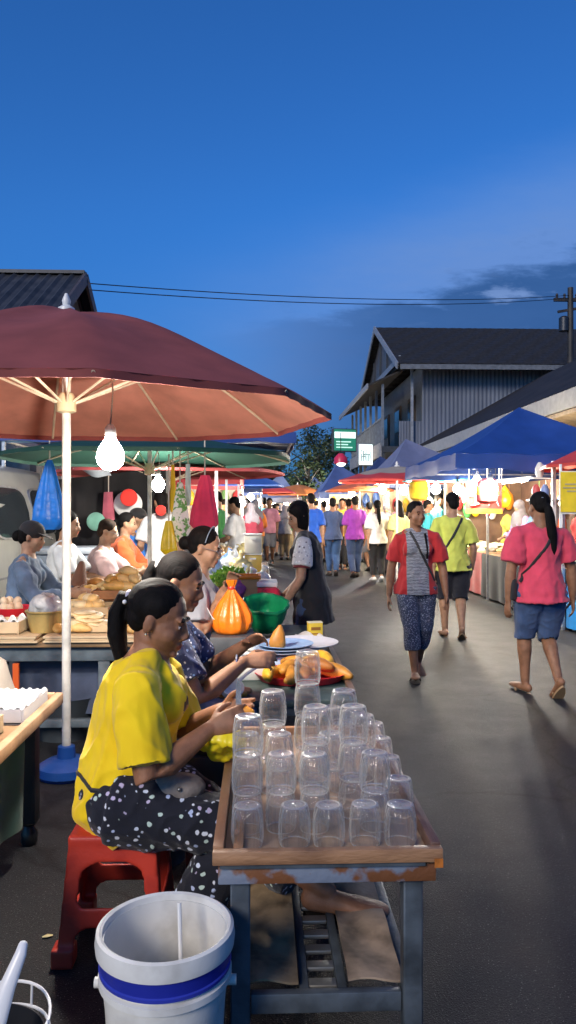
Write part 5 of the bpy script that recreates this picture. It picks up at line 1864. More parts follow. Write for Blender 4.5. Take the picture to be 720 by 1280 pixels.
# fluorescent lamp
p = P(636, 602, 10.6)
t = thing('tube_lamp', 'slim white fluorescent lamp slung under the blue tent', 'lamp', (p.x, p.y, p.z), .15)
MB().tube([(-.28, 0, -.03), (.28, 0, .03)], .022, 12).build('tube', glow('tube_glow', COOL, 30), t)
MB().bar((-.32, 0, .0), (.32, 0, .065), .06, .03).build('housing', WHITEP, t, smooth=0)
for x in (-.2, .2):
    MB().tube([(x, 0, .05), (x, 0, .2)], .004, 5).build('wire', M('plastic', (.1, .1, .1)), t)
RB = [(596, 606, 9.7, .075, 40, COOL, 'round white lamp left of the red banner under the blue tent'), (613, 612, 9.4, .085, 40, COOL, 'round white lamp nearest the red banner, slightly lower'), (572, 612, 12.2, .07, 40, WARM, 'warm lamp behind the head of the man in lime'),
      (545, 612, 13.4, .08, 45, COOL, 'white lamp under the turquoise umbrella'), (537, 628, 15.5, .07, 45, WARM, 'warm lamp low behind the striped shirt shopper'), (505, 613, 16.5, .09, 45, WARM, 'warm lamp under the grey blue tent'), (478, 612, 17.8, .09, 45, COOL, 'white lamp right above the woman in white'), (464, 620, 21.5, .1, 45, WARM, 'warm lamp above the man in purple'),
      (440, 618, 23, .1, 45, WARM, 'warm lamp under the navy tent'), (424, 624, 26, .11, 45, COOL, 'white lamp under the slate topped tent'), (408, 622, 29, .12, 45, WARM, 'warm lamp left of the slate topped tent'), (395, 628, 31.5, .12, 45, COOL, 'white lamp near the green tent'), (378, 626, 36, .13, 45, WARM, 'warm lamp at the furthest right tents'),
      (302, 629, 15.5, .08, 40, COOL, 'white lamp under the red and blue tent'), (313, 622, 22, .09, 40, COOL, 'white lamp under the dark blue left tent'), (272, 634, 14, .07, 40, WARM, 'warm lamp just right of the pink hanging cloth'), (323, 629, 27.5, .1, 40, WARM, 'warm lamp far down the left side'), (341, 628, 40, .13, 40, WARM, 'warm lamp in the centre of the far end'), (358, 630, 43, .13, 40, COOL, 'white lamp in the far end beside the grey tent'),
      (705, 630, 9.4, .06, 35, WARM, 'warm lamp behind the yellow poster'), (652, 598, 12.6, .07, 40, WARM, 'warm lamp deep inside the red clothed stall')]
for u, v, d, r, pw, c, lab in RB:
    p = P(u, v, d)
    bulb(lab, p.x, p.y, p.z, max(p.z+.2, 2.02), pw*1.7, c, r)

# lit back cloths and goods inside the far stalls (they glow by the lamps in front of them)
for i, (x0, x1, y, c, nm) in enumerate(((2.6, 4.4, 19.6, (.8, .68, .45), 'cream'), (2.3, 4.2, 25.2, (.8, .7, .5), 'pale yellow'), (2.0, 4.0, 29.4, (.78, .72, .62), 'white'), (1.6, 3.8, 34.2, (.7, .55, .38), 'tan'), (-2.2, -.4, 17.2, (.7, .6, .5), 'beige'), (-2.2, -.3, 24.5, (.7, .66, .6), 'pale'), (-1.5, 2.8, 47.5, (.5, .4, .3), 'brown'))):
    solo(MB().sheet(lambda a, b: (x0+(x1-x0)*a, y+.03*sin(a*40), 1.95-1.5*b), 40, 4, .006), 'stall_backcloth', M('cloth', c), '%s cloth hung across the back of a lit stall' % nm, 'cloth', 'back cloths of the far stalls', smooth=60)
    rr = random.Random(i)
    for j in range(7):
        q = rr.random()
        x = x0+(x1-x0)*(j+.5)/7
        z = rr.uniform(1.35, 1.6)
        cc = rr.choice([(.7, .45, .03), (.6, .05, .05), (.8, .75, .65), (.1, .2, .5), (.75, .3, .05), (.15, .3, .1)])
        solo(MB().tube([(x, y-.15, z), (x, y-.15, z+.12), (x, y-.15, z+.25), (x, y-.15, z+.32)], [(.07, .04), (.1, .06), (.08, .05), (.02, .02)], 10, rnd=True), 'hanging_bag', M('bag', cc), 'small coloured bag hung before the %s back cloth' % nm, 'bag', 'bags before the %s back cloth' % nm)

# ------------------------------------------------------------------ lit signs
p = P(430, 550, 24.5)
t = thing('lit_sign', 'green and white lit box sign on the veranda post', 'sign', (p.x, p.y, p.z), .25)
MB().bx(-.40, .40, -.08, .08, -.38, .36).build('case', M('paint', (.05, .06, .06)), t, bev=.01)
MB().bx(-.37, .37, -.095, -.082, -.35, .33).build('face', glow('green_face', (.02, .22, .13), .5), t, smooth=0)
MB().bx(-.36, .36, -.11, -.097, .05, .25).build('panel', glow('white_face', (.75, .9, .85), 1.1), t, smooth=0)
g = MB()
for i, (a, b_, w) in enumerate(((-.3, -.06, .5), (-.3, -.15, .4), (-.3, -.24, .55))):
    g.bx(a, a+w, -.108, -.097, b_-.025, b_+.012)
g.build('lettering', glow('mint_strokes', (.5, .8, .65), .9), t, smooth=0)
p = P(456, 568, 20.5)
t = thing('lit_sign', 'white lit box sign with tall grey strokes above the navy tent', 'sign', (p.x, p.y, p.z), .2)
MB().bx(-.21, .21, -.07, .07, -.31, .29).build('case', M('paint', (.2, .22, .24)), t, bev=.008)
MB().bx(-.19, .19, -.082, -.072, -.28, .26).build('face', glow('white_sign', (.82, .95, .92), 1.4), t, smooth=0)
g = MB()
for x, z0, z1 in ((-.12, -.2, .02), (-.12, .06, .12), (-.07, -.2, .1), (-.02, -.18, .04), (.03, -.2, .12), (.08, -.2, .0), (.12, -.15, .08), (-.045, -.03, .0)):
    g.bx(x-.012, x+.012, -.09, -.083, z0, z1)
g.bx(-.13, .0, -.0895, -.0832, -.075, -.055).bx(.0, .13, -.0895, -.0832, -.015, .005)
g.build('lettering', M('paint', (.16, .3, .28)), t, smooth=0)
MB().bar((0, .02, -2.9), (0, .02, -.31), .05).build('post', M('paint', (.1, .1, .1)), t, smooth=0)
p = P(426, 577, 23.6)
t = thing('round_lamp', 'small red hooded lamp with a white glowing face near the signs', 'lamp', (p.x, p.y, p.z))
MB().lathe([(.1, -.12), (.22, -.05), (.2, .12), (.08, .25)], 18).build('hood', M('plastic', (.6, .03, .08)), t)
MB().ell((0, -.1, -.06), (.14, .12, .1)).build('bulb', glow('sign_lamp', COOL, 4), t)
MB().tube([(0, 0, .2), (0, .0, .9)], .012, 6).build('cord', M('plastic', (.02, .02, .02)), t)
# ------------------------------------------------------------------ glass table
STEELB = pm('worn_blue_grey_paint', (.075, .09, .105), .45, .5, 9, .15, 50, metal=.2)
RUSTY = pm('rusty_blue_paint', (.17, .20, .26), .5, .3, 9, .3, 45, col2=(.17, .065, .025), thr=(.44, .50))
WOODT = pm('tray_wood', (.36, .19, .095), .45, .35, 4, .25, 30, stretch=(1.5, .6, 6), col2=(.13, .06, .03), thr=(.3, .62))
WOODR = pm('tray_wood_dark', (.16, .085, .06), .45, .35, 4, .25, 30, stretch=(6, .6, 6), col2=(.06, .03, .022), thr=(.3, .62))
gt = thing('metal_table', 'worn blue grey metal table with rusty front carrying the glass tray', 'table', (.17, 2.45, 0))
TX0, TX1, TY0, TY1 = -.105, .445, 1.905, 3.05
for x in (TX0+.055, TX1-.055):
    for y in (TY0+.04, TY1-.04):
        MB().box((x, y, .255), (.05, .05, .509)).build('leg', STEELB, gt, world=True, bev=.004, segs=1)
MB().bx(TX0, TX1, TY0, TY0+.03, .511, .555).build('front_apron', RUSTY, gt, world=True, bev=.003)
MB().bx(TX0, TX1, TY1-.03, TY1, .511, .555).build('rear_apron', STEELB, gt, world=True, bev=.003)
for x in (TX0, TX1-.03):
    MB().bx(x, x+.03, TY0+.031, TY1-.031, .511, .555).build('side_apron', STEELB, gt, world=True, bev=.003)
MB().bx(TX0+.005, TX1-.03, TY0-.012, TY0-.001, .556, .566).build('lip', STEELB, gt, world=True, smooth=0)
MB().bx(TX0+.082, TX1-.082, TY0+.03, TY0+.055, .165, .215).build('rail', STEELB, gt, world=True, bev=.003)
MB().bx(TX0+.082, TX1-.082, TY1-.055, TY1-.03, .165, .215).build('rail', STEELB, gt, world=True, bev=.003)
for x in (TX0+.055, TX1-.055):
    MB().bx(x-.018, x+.018, TY0+.066, TY1-.066, .17, .21).build('rail', STEELB, gt, world=True, bev=.003)
for x in (.115, .215):
    MB().bx(x-.012, x+.012, TY0+.056, TY1-.056, .172, .205).build('shelf_bar', STEELB, gt, world=True, bev=.002)
rung_m = M('metal', (.32, .31, .28), rough=.5)
for i in range(13):
    y = TY0+.1+i*.078
    MB().bar((.128, y, .197), (.202, y, .197), .034, .012).build('rung', rung_m, gt, world=True, bev=.003)
for i, (x0, x1, nm, c) in enumerate(((-.03, .1, 'stained brown cardboard lying on the shelf left of the grating', (.30, .21, .12)), (.23, .375, 'worn tan cardboard lying on the shelf right of the grating', (.36, .26, .18)))):
    solo(MB().sheet(lambda a, b: (x0+(x1-x0)*a, TY0+.07+.75*b, .222+.006*sin(a*5+b*9)+.004*sin(b*21)), 10, 20, .006), 'cardboard', pm('stained_card_%d' % i, c, .8, .5, 9, .3, 30, col2=tuple(q*.3 for q in c), thr=(.35, .6)), nm, 'cardboard')

tr = thing('wooden_tray', 'wide wooden tray with raised rims holding the stacked glasses', 'tray', (.17, 2.4, .556))
AX0, AX1, AY0, AY1 = -.118, .458, 1.885, 2.98
MB().bx(AX0+.028, AX1-.028, AY0+.026, AY1-.026, .5665, .5745).build('bottom', pm('tray_board', (.30, .20, .13), .35, .4, 5, .1, 25, stretch=(5, .5, 1), spec=.6), tr, world=True, smooth=0)
MB().bx(AX0, AX1, AY0, AY0+.025, .5675, .602).build('rim', WOODT, tr, world=True, bev=.003)
MB().bx(AX0, AX1, AY1-.025, AY1, .5675, .602).build('rim', WOODT, tr, world=True, bev=.003)
MB().bx(AX0, AX0+.027, AY0+.0255, AY1-.0255, .5675, .608).build('rim', WOODT, tr, world=True, bev=.003)
MB().bx(AX0+.05, AX0+.075, AY0+.03, AY1-.03, .5755, .59).build('slat', WOODT, tr, world=True, bev=.003)
MB().bx(AX1-.027, AX1, AY0+.0255, AY1-.0255, .5675, .608).build('rim', WOODR, tr, world=True, bev=.003)
MB().bx(AX1-.022, AX1-.001, AY0-.0035, AY0-.0005, .556, .578).build('corner_plate', pm('orange_rust', (.45, .14, .02), .6, .4, 30), tr, world=True, smooth=0)

# tumblers
gm_ = bpy.data.materials.new('glass')
nt, N, L = nodes_of(gm_)
bs = N['Principled BSDF']
bs.inputs['Base Color'].default_value = (.97, .985, .98, 1)
bs.inputs['Roughness'].default_value = .02
bs.inputs['Transmission Weight'].default_value = 1
bs.inputs['IOR'].default_value = 1.47
bp = N.new('ShaderNodeTexNoise')
bp.inputs['Scale'].default_value = 45
bm_ = N.new('ShaderNodeBump')
bm_.inputs['Strength'].default_value = .4
bm_.inputs['Distance'].default_value = .004
tcg = N.new('ShaderNodeTexCoord')
L.new(tcg.outputs['Object'], bp.inputs['Vector'])
gr_ = N.new('ShaderNodeTexGradient')
gr_.gradient_type = 'RADIAL'
L.new(tcg.outputs['Object'], gr_.inputs['Vector'])
rib = N.new('ShaderNodeMath')
rib.operation = 'MULTIPLY'
L.new(gr_.outputs['Fac'], rib.inputs[0])
rib.inputs[1].default_value = 2*pi*22
sn = N.new('ShaderNodeMath')
sn.operation = 'SINE'
L.new(rib.outputs[0], sn.inputs[0])
sm_ = N.new('ShaderNodeMath')
sm_.operation = 'MULTIPLY_ADD'
L.new(sn.outputs[0], sm_.inputs[0])
sm_.inputs[1].default_value = .35
L.new(bp.outputs[0], sm_.inputs[2])
L.new(sm_.outputs[0], bm_.inputs['Height'])
tb = N.new('ShaderNodeBsdfTransparent')
tb.inputs[0].default_value = (.995, .997, 1, 1)
gl = N.new('ShaderNodeBsdfGlossy')
gl.inputs['Roughness'].default_value = .02
L.new(bm_.outputs[0], gl.inputs['Normal'])
L.new(bm_.outputs[0], bs.inputs['Normal'])
lw = N.new('ShaderNodeLayerWeight')
lw.inputs[0].default_value = .5
L.new(bm_.outputs[0], lw.inputs['Normal'])
fp = N.new('ShaderNodeMath')
fp.operation = 'POWER'
L.new(lw.outputs['Facing'], fp.inputs[0])
fp.inputs[1].default_value = 2.6
fr = N.new('ShaderNodeMath')
fr.operation = 'MULTIPLY_ADD'
L.new(fp.outputs[0], fr.inputs[0])
fr.inputs[1].default_value = .55
fr.inputs[2].default_value = .022
thn = N.new('ShaderNodeMixShader')
L.new(fr.outputs[0], thn.inputs[0])
L.new(tb.outputs[0], thn.inputs[1])
L.new(gl.outputs[0], thn.inputs[2])
mxs = N.new('ShaderNodeMixShader')
mxs.inputs[0].default_value = .9
L.new(bs.outputs[0], mxs.inputs[1])
L.new(thn.outputs[0], mxs.inputs[2])
df = N.new('ShaderNodeBsdfTranslucent')
df.inputs[0].default_value = (.95, .93, .88, 1)
df2 = N.new('ShaderNodeBsdfDiffuse')
df2.inputs[0].default_value = (.95, .93, .88, 1)
dm = N.new('ShaderNodeMixShader')
L.new(df.outputs[0], dm.inputs[1])
L.new(df2.outputs[0], dm.inputs[2])
film = N.new('ShaderNodeMixShader')  # film: whitish edge highlights put into the glass colour
film.inputs[0].default_value = .004
ff = N.new('ShaderNodeMath')
ff.operation = 'MULTIPLY_ADD'
fq = N.new('ShaderNodeMath')
fq.operation = 'POWER'
L.new(lw.outputs['Facing'], fq.inputs[0])
fq.inputs[1].default_value = 3.5
L.new(fq.outputs[0], ff.inputs[0])
ff.inputs[1].default_value = .55
ff.inputs[2].default_value = .008
ff.label = 'film'
L.new(ff.outputs[0], film.inputs[0])
L.new(mxs.outputs[0], film.inputs[1])
L.new(dm.outputs[0], film.inputs[2])
L.new(film.outputs[0], N['Material Output'].inputs['Surface'])
out = [(.0385, 0), (.0398, .003), (.0412, .012), (.0418, .028), (.0412, .045), (.0398, .060), (.0382, .072), (.037, .080), (.0345, .0845), (.029, .0862), (.027, .0850), (.0004, .0846)]
out = [(r_, z_*1.2) for r_, z_ in out]
inn = [(.0004, .077), (.027, .0765), (.0322, .0725), (.0368, .056), (.0386, .042), (.0392, .028), (.0385, .012), (.0372, .002)]
inn = [(r_, z_*1.2) for r_, z_ in inn]
# closer rings so that the fluting and the moulded ridges show
fine = []
for (r0, z0), (r1, z1) in zip(out, out[1:]):
    m_ = 4 if .014 <= z0 < .085 else 1
    fine += [(r0+(r1-r0)*j/m_, z0+(z1-z0)*j/m_) for j in range(m_)]
out = fine+[out[-1]]


def flute(a, z):
    k = max(0, min(1, (.088-z)/.012))*max(0, min(1, (z-.006)/.008))
    return 1+.05*k*(abs(sin(a*9))**.7-.5)+.014*k*sin(z*420)


GP = MB().lathe(out+inn, 96, closed=True, wob=flute)
disc_m = gm_.copy()
disc_m.name = 'glass_base'
for n_ in disc_m.node_tree.nodes:
    if n_.type == 'MATH' and n_.operation == 'MULTIPLY_ADD' and n_.label != 'film' and not n_.inputs[2].is_linked:
        n_.inputs[2].default_value = .30
edge_m = gm_.copy()
edge_m.name = 'glass_edge'
for n_ in edge_m.node_tree.nodes:
    if n_.type == 'MATH' and n_.operation == 'MULTIPLY_ADD' and n_.label != 'film' and not n_.inputs[2].is_linked:
        n_.inputs[2].default_value = .42
    if n_.label == 'film':
        n_.inputs[2].default_value = .25  # rims whitened further, as painted highlights
GP.m = [1 if all(GP.v[j].z > .1005 for j in f) else 0 for f in GP.f]
GP.m = [2 if (.0275 < max(sqrt(GP.v[j].x**2+GP.v[j].y**2) for j in f) and min(GP.v[j].z for j in f) > .0985) or max(GP.v[j].z for j in f) < .0045 else k for f, k in zip(GP.f, GP.m)]
stacks = [('front row', 1.985, [(309, 1), (368, 1), (411, 1), (456, 1), (502, 1)]),
          ('second row', 2.078, [(-.036, 3), (.055, 2), (.146, 2), (.316, 2)]),
          ('third row', 2.172, [(.158, 3), (.266, 3), (.396, 1)]),
          ('fourth row', 2.268, [(-.036, 2), (.06, 2), (.212, 2)]),
          ('fifth row', 2.365, [(.042, 3), (.262, 3), (.402, 1)]),
          ('sixth row', 2.462, [(.152, 4), (.334, 2)]),
          ('seventh row', 2.56, [(.24, 2), (.408, 1)]),
          ('back row', 2.74, [(.412, 1)])]
first = None
RZ = random.Random(2)
pos_w = {1: ['only'], 2: ['left', 'right'], 3: ['leftmost', 'middle', 'rightmost'], 4: ['leftmost', 'second', 'third', 'rightmost'], 5: ['leftmost', 'second', 'middle', 'fourth', 'rightmost']}
lev_w = {1: ['single'], 2: ['lower', 'upper'], 3: ['bottom', 'middle', 'top'], 4: ['bottom', 'second', 'third', 'topmost']}
for row, y, items in stacks:
    items = [((u-325)/950*y if u > 5 else u, n) for u, n in items]
    items.sort()
    for i, (x, n) in enumerate(items):
        jx, jy = RZ.uniform(-.002, .002), RZ.uniform(-.003, .003)
        for l in range(n):
            if n == 1:
                lab = 'unstacked clear fluted tumbler, %s place in the %s of the tray' % (pos_w[len(items)][i], row)
            elif n == 4:
                lab = '%s tumbler of the tallest stack, four glasses high' % lev_w[4][l]
            else:
                lab = '%s tumbler of the %s stack, %s high, in the %s' % (lev_w[n][l], pos_w[len(items)][i], {2: 'two', 3: 'three'}[n], row)
            if first is None:
                first = GP.build('glass_tumbler', [gm_, disc_m, edge_m], smooth=55)
                o = first
            else:
                o = first.copy()
                COL.objects.link(o)
            tag(o, lab, 'glass', 'glass tumblers turned upside down on the tray')
            o.location = (x+jx+RZ.uniform(-.0015, .0015), y+jy+RZ.uniform(-.0015, .0015), .5765+.1042*l)
            o.rotation_euler = (0, 0, RZ.uniform(0, 6))

g = MB()
for j in range(9):
    rr = random.Random(j+80)
    g.ell((rr.uniform(-.05, .05), rr.uniform(-.06, .06), rr.uniform(.03, .11)), (rr.uniform(.03, .05), rr.uniform(.03, .05), rr.uniform(.025, .045)))
o = organic(g, 'plastic_bag', M('bag', (.85, .66, .02), rough=.35), .006, None, 1, wr=[(.009, 55, 2, (1, 1, 1)), (.006, 110, 5, (1, 1, 1)), (.003, 220, 9, (1, 1, 1))])
tag(o, 'crumpled yellow plastic bag on the left rim of the glass tray by her hands', 'plastic bag')
o.location = (-.105, 2.53, .607)
solo(MB().lathe([(.07, 0), (.1, .05), (.105, .09), (.11, .095), (.1, .096), (.095, .05), (.06, .01), (0, .01)], 24, (-.2, 2.95, .52)), 'metal_pot', M('metal', (.12, .12, .12)), 'dark metal pot beside the yellow bag at the tray corner', 'pot')
solo(MB().bx(-.28, -.12, 2.86, 3.06, 0, .519), 'pot_stand', M('paint', (.04, .04, .045)), 'dark box stand under the metal pot', 'stand', bev=.005)

# ------------------------------------------------------------------ food table
ft = thing('food_table', 'dark green grey table of cooked food beyond the glasses', 'table', (.1, 4.3, 0))
MB().bx(-.22, .43, 3.32, 5.5, .585, .615).build('tabletop', M('paint', (.045, .07, .065), var=.4), ft, world=True, bev=.005)
for x in (-.18, .38):
    for y in (3.38, 5.44):
        MB().bx(x-.022, x+.022, y-.022, y+.022, 0, .584).build('leg', TG, ft, world=True, bev=.003)
for y in (3.36, 5.46):
    MB().bx(-.155, .355, y-.012, y+.012, .54, .584).build('apron', TG, ft, world=True, bev=.003)
MB().bx(.405, .432, 3.4, 5.4, .617, .635).build('side_strip', M('wood', (.1, .06, .04)), ft, world=True, smooth=0)
zf = .617
rt_ = thing('red_tray', 'oval red plastic tray heaped with yellow fried food', 'tray', (.2, 3.72, zf))
MB().lathe([(.17, 0), (.2, .004), (.225, .036), (.23, .04), (.222, .04), (.195, .012), (0, .01)], 36).build('dish', M('plastic', (.62, .02, .035)), rt_)
for c in KIDS.get('x', []):
    pass
rt_.scale = (1.0, .82, 1)
FR = [M('bread', (.62, .34, .025), rough=.5, var=.5), M('bread', (.46, .20, .025), rough=.5, var=.5), M('bread', (.30, .11, .02), rough=.5, var=.5)]
rr = random.Random(31)
for i in range(9):
    a = i*2.4
    q = .03+.13*(i/13)
    k = 'loaf'
    good(k, 'fried_snack', 'golden fried piece heaped in the oval red tray', 'fried food', (.2+cos(a)*q, 3.72+sin(a)*q*.8, zf+.014+.03*(i % 2)), a, FR[i % 3], 'fried pieces in the red tray', rr.uniform(.75, 1.0), rx=rr.uniform(-.4, .4))
# melon-like curved pieces at the tray's right end
for i, (x, y, z, rz_, lab) in enumerate(((.33, 3.86, .05, .4, 'curved yellow slice resting on the right end of the red tray'), (.36, 3.68, .03, 1.3, 'brown edged curved slice at the right end of the red tray'), (.06, 3.62, .03, 2.6, 'broad yellow slice lying at the left end of the red tray'), (.14, 3.6, .035, .2, 'flat golden cake at the front of the red tray'))):
    q = [(.11*cos(t), .11*sin(t), .012*sin(t*2)) for t in [(-.9+1.8*j/10) for j in range(11)]]
    g = MB().tube([V(p)-V(.1, 0, -.02) for p in q], [(.012+.02*sin(pi*(j+.6)/11.2), .012+.028*sin(pi*(j+.6)/11.2)) for j in range(11)], 12, rnd=True)
    o = tag(g.build('fruit_slice', FR[i % 2], jit=.003), lab, 'fruit slice', 'yellow slices on the red tray')
    o.location = (x, y, zf+z)
    o.rotation_euler = (0, 0, rz_)
PLB = M('plastic', (.42, .52, .68), rough=.25)
solo(MB().lathe([(.11, 0), (.115, .01), (.095, .07), (.1, .075), (.09, .078), (0, .078)], 32, (.1, 3.98, zf)), 'bowl', PLB, 'upturned pale blue bowl under the stacked plates', 'bowl')
for i in range(3):
    solo(MB().lathe([(0, 0), (.09, .0), (.13, .012), (.15, .018), (.15, .021), (.13, .017), (.09, .006), (0, .005)], 40, (.11+.012*i, 4.0+.01*i, zf+.08+.014*i)), 'plate', PLB if i < 2 else M('plastic', (.30, .45, .68), rough=.25), ('lowest', 'second', 'uppermost')[i]+' pale blue plate stacked on the upturned bowl', 'plate', 'pale blue plates on the upturned bowl')
solo(MB().lathe([(0, 0), (.13, .0), (.18, .014), (.205, .022), (.206, .026), (.18, .02), (.12, .007), (0, .006)], 44, (.23, 4.22, zf+.075)), 'serving_plate', M('plastic', (.74, .75, .77), rough=.2), 'large white oval plate behind the pale blue plates', 'plate')
solo(MB().lathe([(.1, 0), (.1, .07), (.08, .072), (.0, .072)], 24, (.23, 4.22, zf)), 'upturned_dish', M('plastic', (.7, .7, .72)), 'white upturned dish holding up the large white plate', 'dish')
solo(MB().tube([(0.09, 3.97, zf+.128), (.092, 3.97, zf+.15), (.1, 3.98, zf+.19), (.105, 3.98, zf+.22)], [(.045, .03), (.043, .03), (.03, .022), (.012, .01)], 14, rnd=True), 'cake_wedge', M('bread', (.48, .2, .03)), 'pointed brown cake wedge standing on the pale blue plates', 'cake')
solo(MB().bx(-.16, .0, 4.05, 4.3, zf, zf+.06).bx(-.165, .005, 4.04, 4.31, zf+.062, zf+.068), 'foam_box', WHITEP, 'white foam box left of the pale blue plates', 'box', bev=.004)
g = MB().lathe([(.02, 0), (.05, .01), (.062, .05), (.058, .055), (.045, .015), (0, .008)], 22, (-.04, 4.12, zf+.07), wob=lambda a, z: 1+.06*sin(a*7))
solo(g, 'paper_cup', M('card', (.75, .72, .66)), 'fluted white paper cup on the foam box', 'cup')
solo(MB().lathe([(.03, 0), (.034, .02), (.03, .035), (0, .04)], 16, (-.04, 4.12, zf+.085)), 'cupcake', M('bread', (.35, .16, .04)), 'brown filling in the fluted paper cup', 'cake')
solo(MB().bar((-.13, 3.72, zf+.075), (.04, 3.85, zf+.075), .09, .02), 'cutting_board', M('wood', (.28, .10, .05)), 'small brown board under the hands of the woman in blue', 'board', bev=.005)
solo(MB().bar((-.15, 3.7, zf), (.02, 3.8, zf), .13, .1).v and MB().bx(-.14, .03, 3.7, 3.86, zf, zf+.063), 'plastic_box', M('plastic', (.7, .68, .62)), 'pale box propping up the small brown board', 'box', bev=.006)
for i, (x, y, c, lab) in enumerate(((-.15, 3.5, (.7, .33, .03), 'orange fried piece at the near left of the food table'), (-.1, 3.42, (.45, .2, .08), 'brown flat bar lying at the near edge of the food table'), (-.12, 3.36, (.62, .25, .03), 'small orange end piece by the ladle'))):
    solo(MB().tube([(x-.05, y, zf+.018), (x, y+.004, zf+.022), (x+.05, y+.01, zf+.018)], [(.02, .014), (.027, .02), (.02, .014)], 12, rnd=True), 'fried_snack', M('bread', c), lab, 'fried food', jit=.002)
g = MB()
g.sheet(lambda a, b: (.22+.17*a, 4.55+.35*b, zf+.02+.035*abs(sin(a*7+b*3))*sin(pi*b)+.02*sin(a*15+b*11)*sin(pi*a)), 22, 26, .003)
solo(g, 'paper_sheet', WHITEP, 'crumpled white paper behind the large white plate', 'paper')
yb = thing('food_carton', 'small yellow carton with dark print at the far right of the food table', 'carton', (.345, 4.78, zf+.002), .15)
MB().bx(-.045, .045, -.03, .03, 0, .12).build('body', M('card', (.72, .52, .05)), yb, bev=.003)
g = MB().bx(-.03, .03, -.0325, -.0305, .075, .095)
for i in range(3):
    g.bx(-.03, .028-.012*i, -.0325, -.0305, .05-.014*i, .057-.014*i)
g.build('print', M('card', (.28, .12, .02)), yb, smooth=0)
MB().bx(-.0455, .0455, -.0305, .0305, .1205, .125).build('lid', M('card', (.8, .74, .5)), yb, smooth=0)

# orange bag, gathered and knotted
solo(MB().bx(-.28, -.04, 4.25, 4.56, zf+.001, zf+.12), 'crate', M('paint', (.06, .065, .07)), 'low dark crate under the orange knotted bag', 'crate', bev=.006)
ob = thing('plastic_bag', 'bright orange knotted plastic bag standing on a low dark crate', 'plastic bag', (-.165, 4.4, zf+.121))
ob.scale = (.85, .85, .85)
g = MB()
K, Nn = 22, 72
vs, fs = [], []
prof_ = [(0, .105), (.03, .125), (.08, .13), (.13, .118), (.2, .085), (.26, .045), (.3, .02), (.315, .018), (.335, .03), (.36, .034)]
for i in range(K+1):
    z = .36*i/K
    for (z0, r0), (z1, r1) in zip(prof_, prof_[1:]):
        if z0 <= z <= z1+1e-9:
            r = r0+(r1-r0)*(z-z0)/(z1-z0)
            break
    for j in range(Nn):
        a = 2*pi*j/Nn
        k = min(1, z/.12)
        q = r*(1+.11*k*sin(a*9+sin(a*2)*2)+.05*k*sin(a*17+1)+.04*sin(a*3+z*9))
        vs.append((cos(a)*q, sin(a)*q*.85, z))
for i in range(K):
    for j in range(Nn):
        fs.append((i*Nn+j, i*Nn+(j+1) % Nn, (i+1)*Nn+(j+1) % Nn, (i+1)*Nn+j))
fs += [tuple(range(Nn-1, -1, -1)), tuple(K*Nn+j for j in range(Nn))]
g.add(vs, fs)
g.build('bag', M('bag', (.88, .20, .01), rough=.3), ob, smooth=70)
MB().lathe([(.0, .292), (.024, .296), (.028, .305), (.024, .316), (0, .32)], 14).build('knot', M('bag', (.75, .05, .02)), ob)
# green lined basin
gb_ = thing('lined_basin', 'basin lined with a shiny green plastic bag on the food table', 'basin', (.03, 5.1, zf))


def gw(a, z):
    return 1+.025*sin(a*13+z*20)+.02*sin(a*5)


MB().lathe([(.07, 0), (.1, .02), (.13, .09), (.145, .17), (.15, .19), (.143, .192), (.135, .17), (.118, .09), (.09, .03), (.0, .02)], 90, wob=gw).build('liner', M('bag', (.01, .30, .11), rough=.3), gb_, smooth=70)
MB().lathe([(.143, .18), (.156, .178), (.158, .195), (.15, .2), (.142, .195)], 60, closed=True, wob=gw).build('rim', M('bag', (.005, .18, .07)), gb_, smooth=70)
gb_.rotation_euler = (.32, .05, 0)
gb_.location.z = zf+.03

# ladle lying toward the hands
la = thing('plastic_ladle', 'translucent white plastic scoop leaning at the corner of the food table', 'scoop', (-.135, 3.26, .66), .6)
MB().lathe([(.0, 0), (.03, .004), (.05, .03), (.055, .055), (.052, .056), (.046, .03), (.026, .008), (0, .005)], 26).build('cup', M('plastic', (.72, .72, .70), rough=.3), la)
MB().tube([(.05, 0, .05), (.1, 0, .06), (.2, .0, .05)], [.008, .007, .008], 8).build('handle', M('plastic', (.7, .7, .68)), la)
la.rotation_euler = (.6, -.3, .9)

# ------------------------------------------------------------------ stool, pail, basin
st = thing('plastic_stool', 'red plastic stool with arched sides under the woman in yellow', 'stool', (-.475, 2.6, 0))
H_ = .40
g = MB()
g.box((0, 0, H_-.012), (.285, .285, .026))
n = 44
for k in range(4):
    Rk = Matrix.Rotation(k*pi/2, 3, 'Z')
    for i in range(n):
        for j in range(n):
            s_ = -1+2*(i+.5)/n
            z = (j+.5)/n*(H_-.01)
            hw = .172-.034*z/H_
            x = s_*hw
            solid = True
            w = hw-.05
            if abs(x) < w:
                if .175 < z < .315:
                    solid = False
                    r = .05
                    if z > .315-r and abs(x) > w-r and (abs(x)-(w-r))**2+(z-(.315-r))**2 > r*r:
                        solid = True
                    if z < .175+.02 and abs(x) > w-.02 and (abs(x)-(w-.02))**2+(z-.195)**2 > .0004:
                        solid = True
                elif z < .115:
                    solid = False
                    r = .04
                    if z > .115-r and abs(x) > w-r and (abs(x)-(w-r))**2+(z-(.115-r))**2 > r*r:
                        solid = True
            if solid:
                d_ = .167-.034*z/H_
                g.box(Rk @ Vector((x, -d_, z)), (2*hw/n*1.15, .011, H_/n*1.15), Rk)
    for zz in (.004,):
        c = Rk @ Vector((.150, -.150, .03))
        g.box(c, (.07, .07, .06), Rk)
o = organic(g, 'shell', pm('scuffed_red_plastic', (.56, .05, .028), .42, .2, 7, .08, 90, col2=(.36, .03, .022), thr=(.3, .55)), .0065, st, 4)
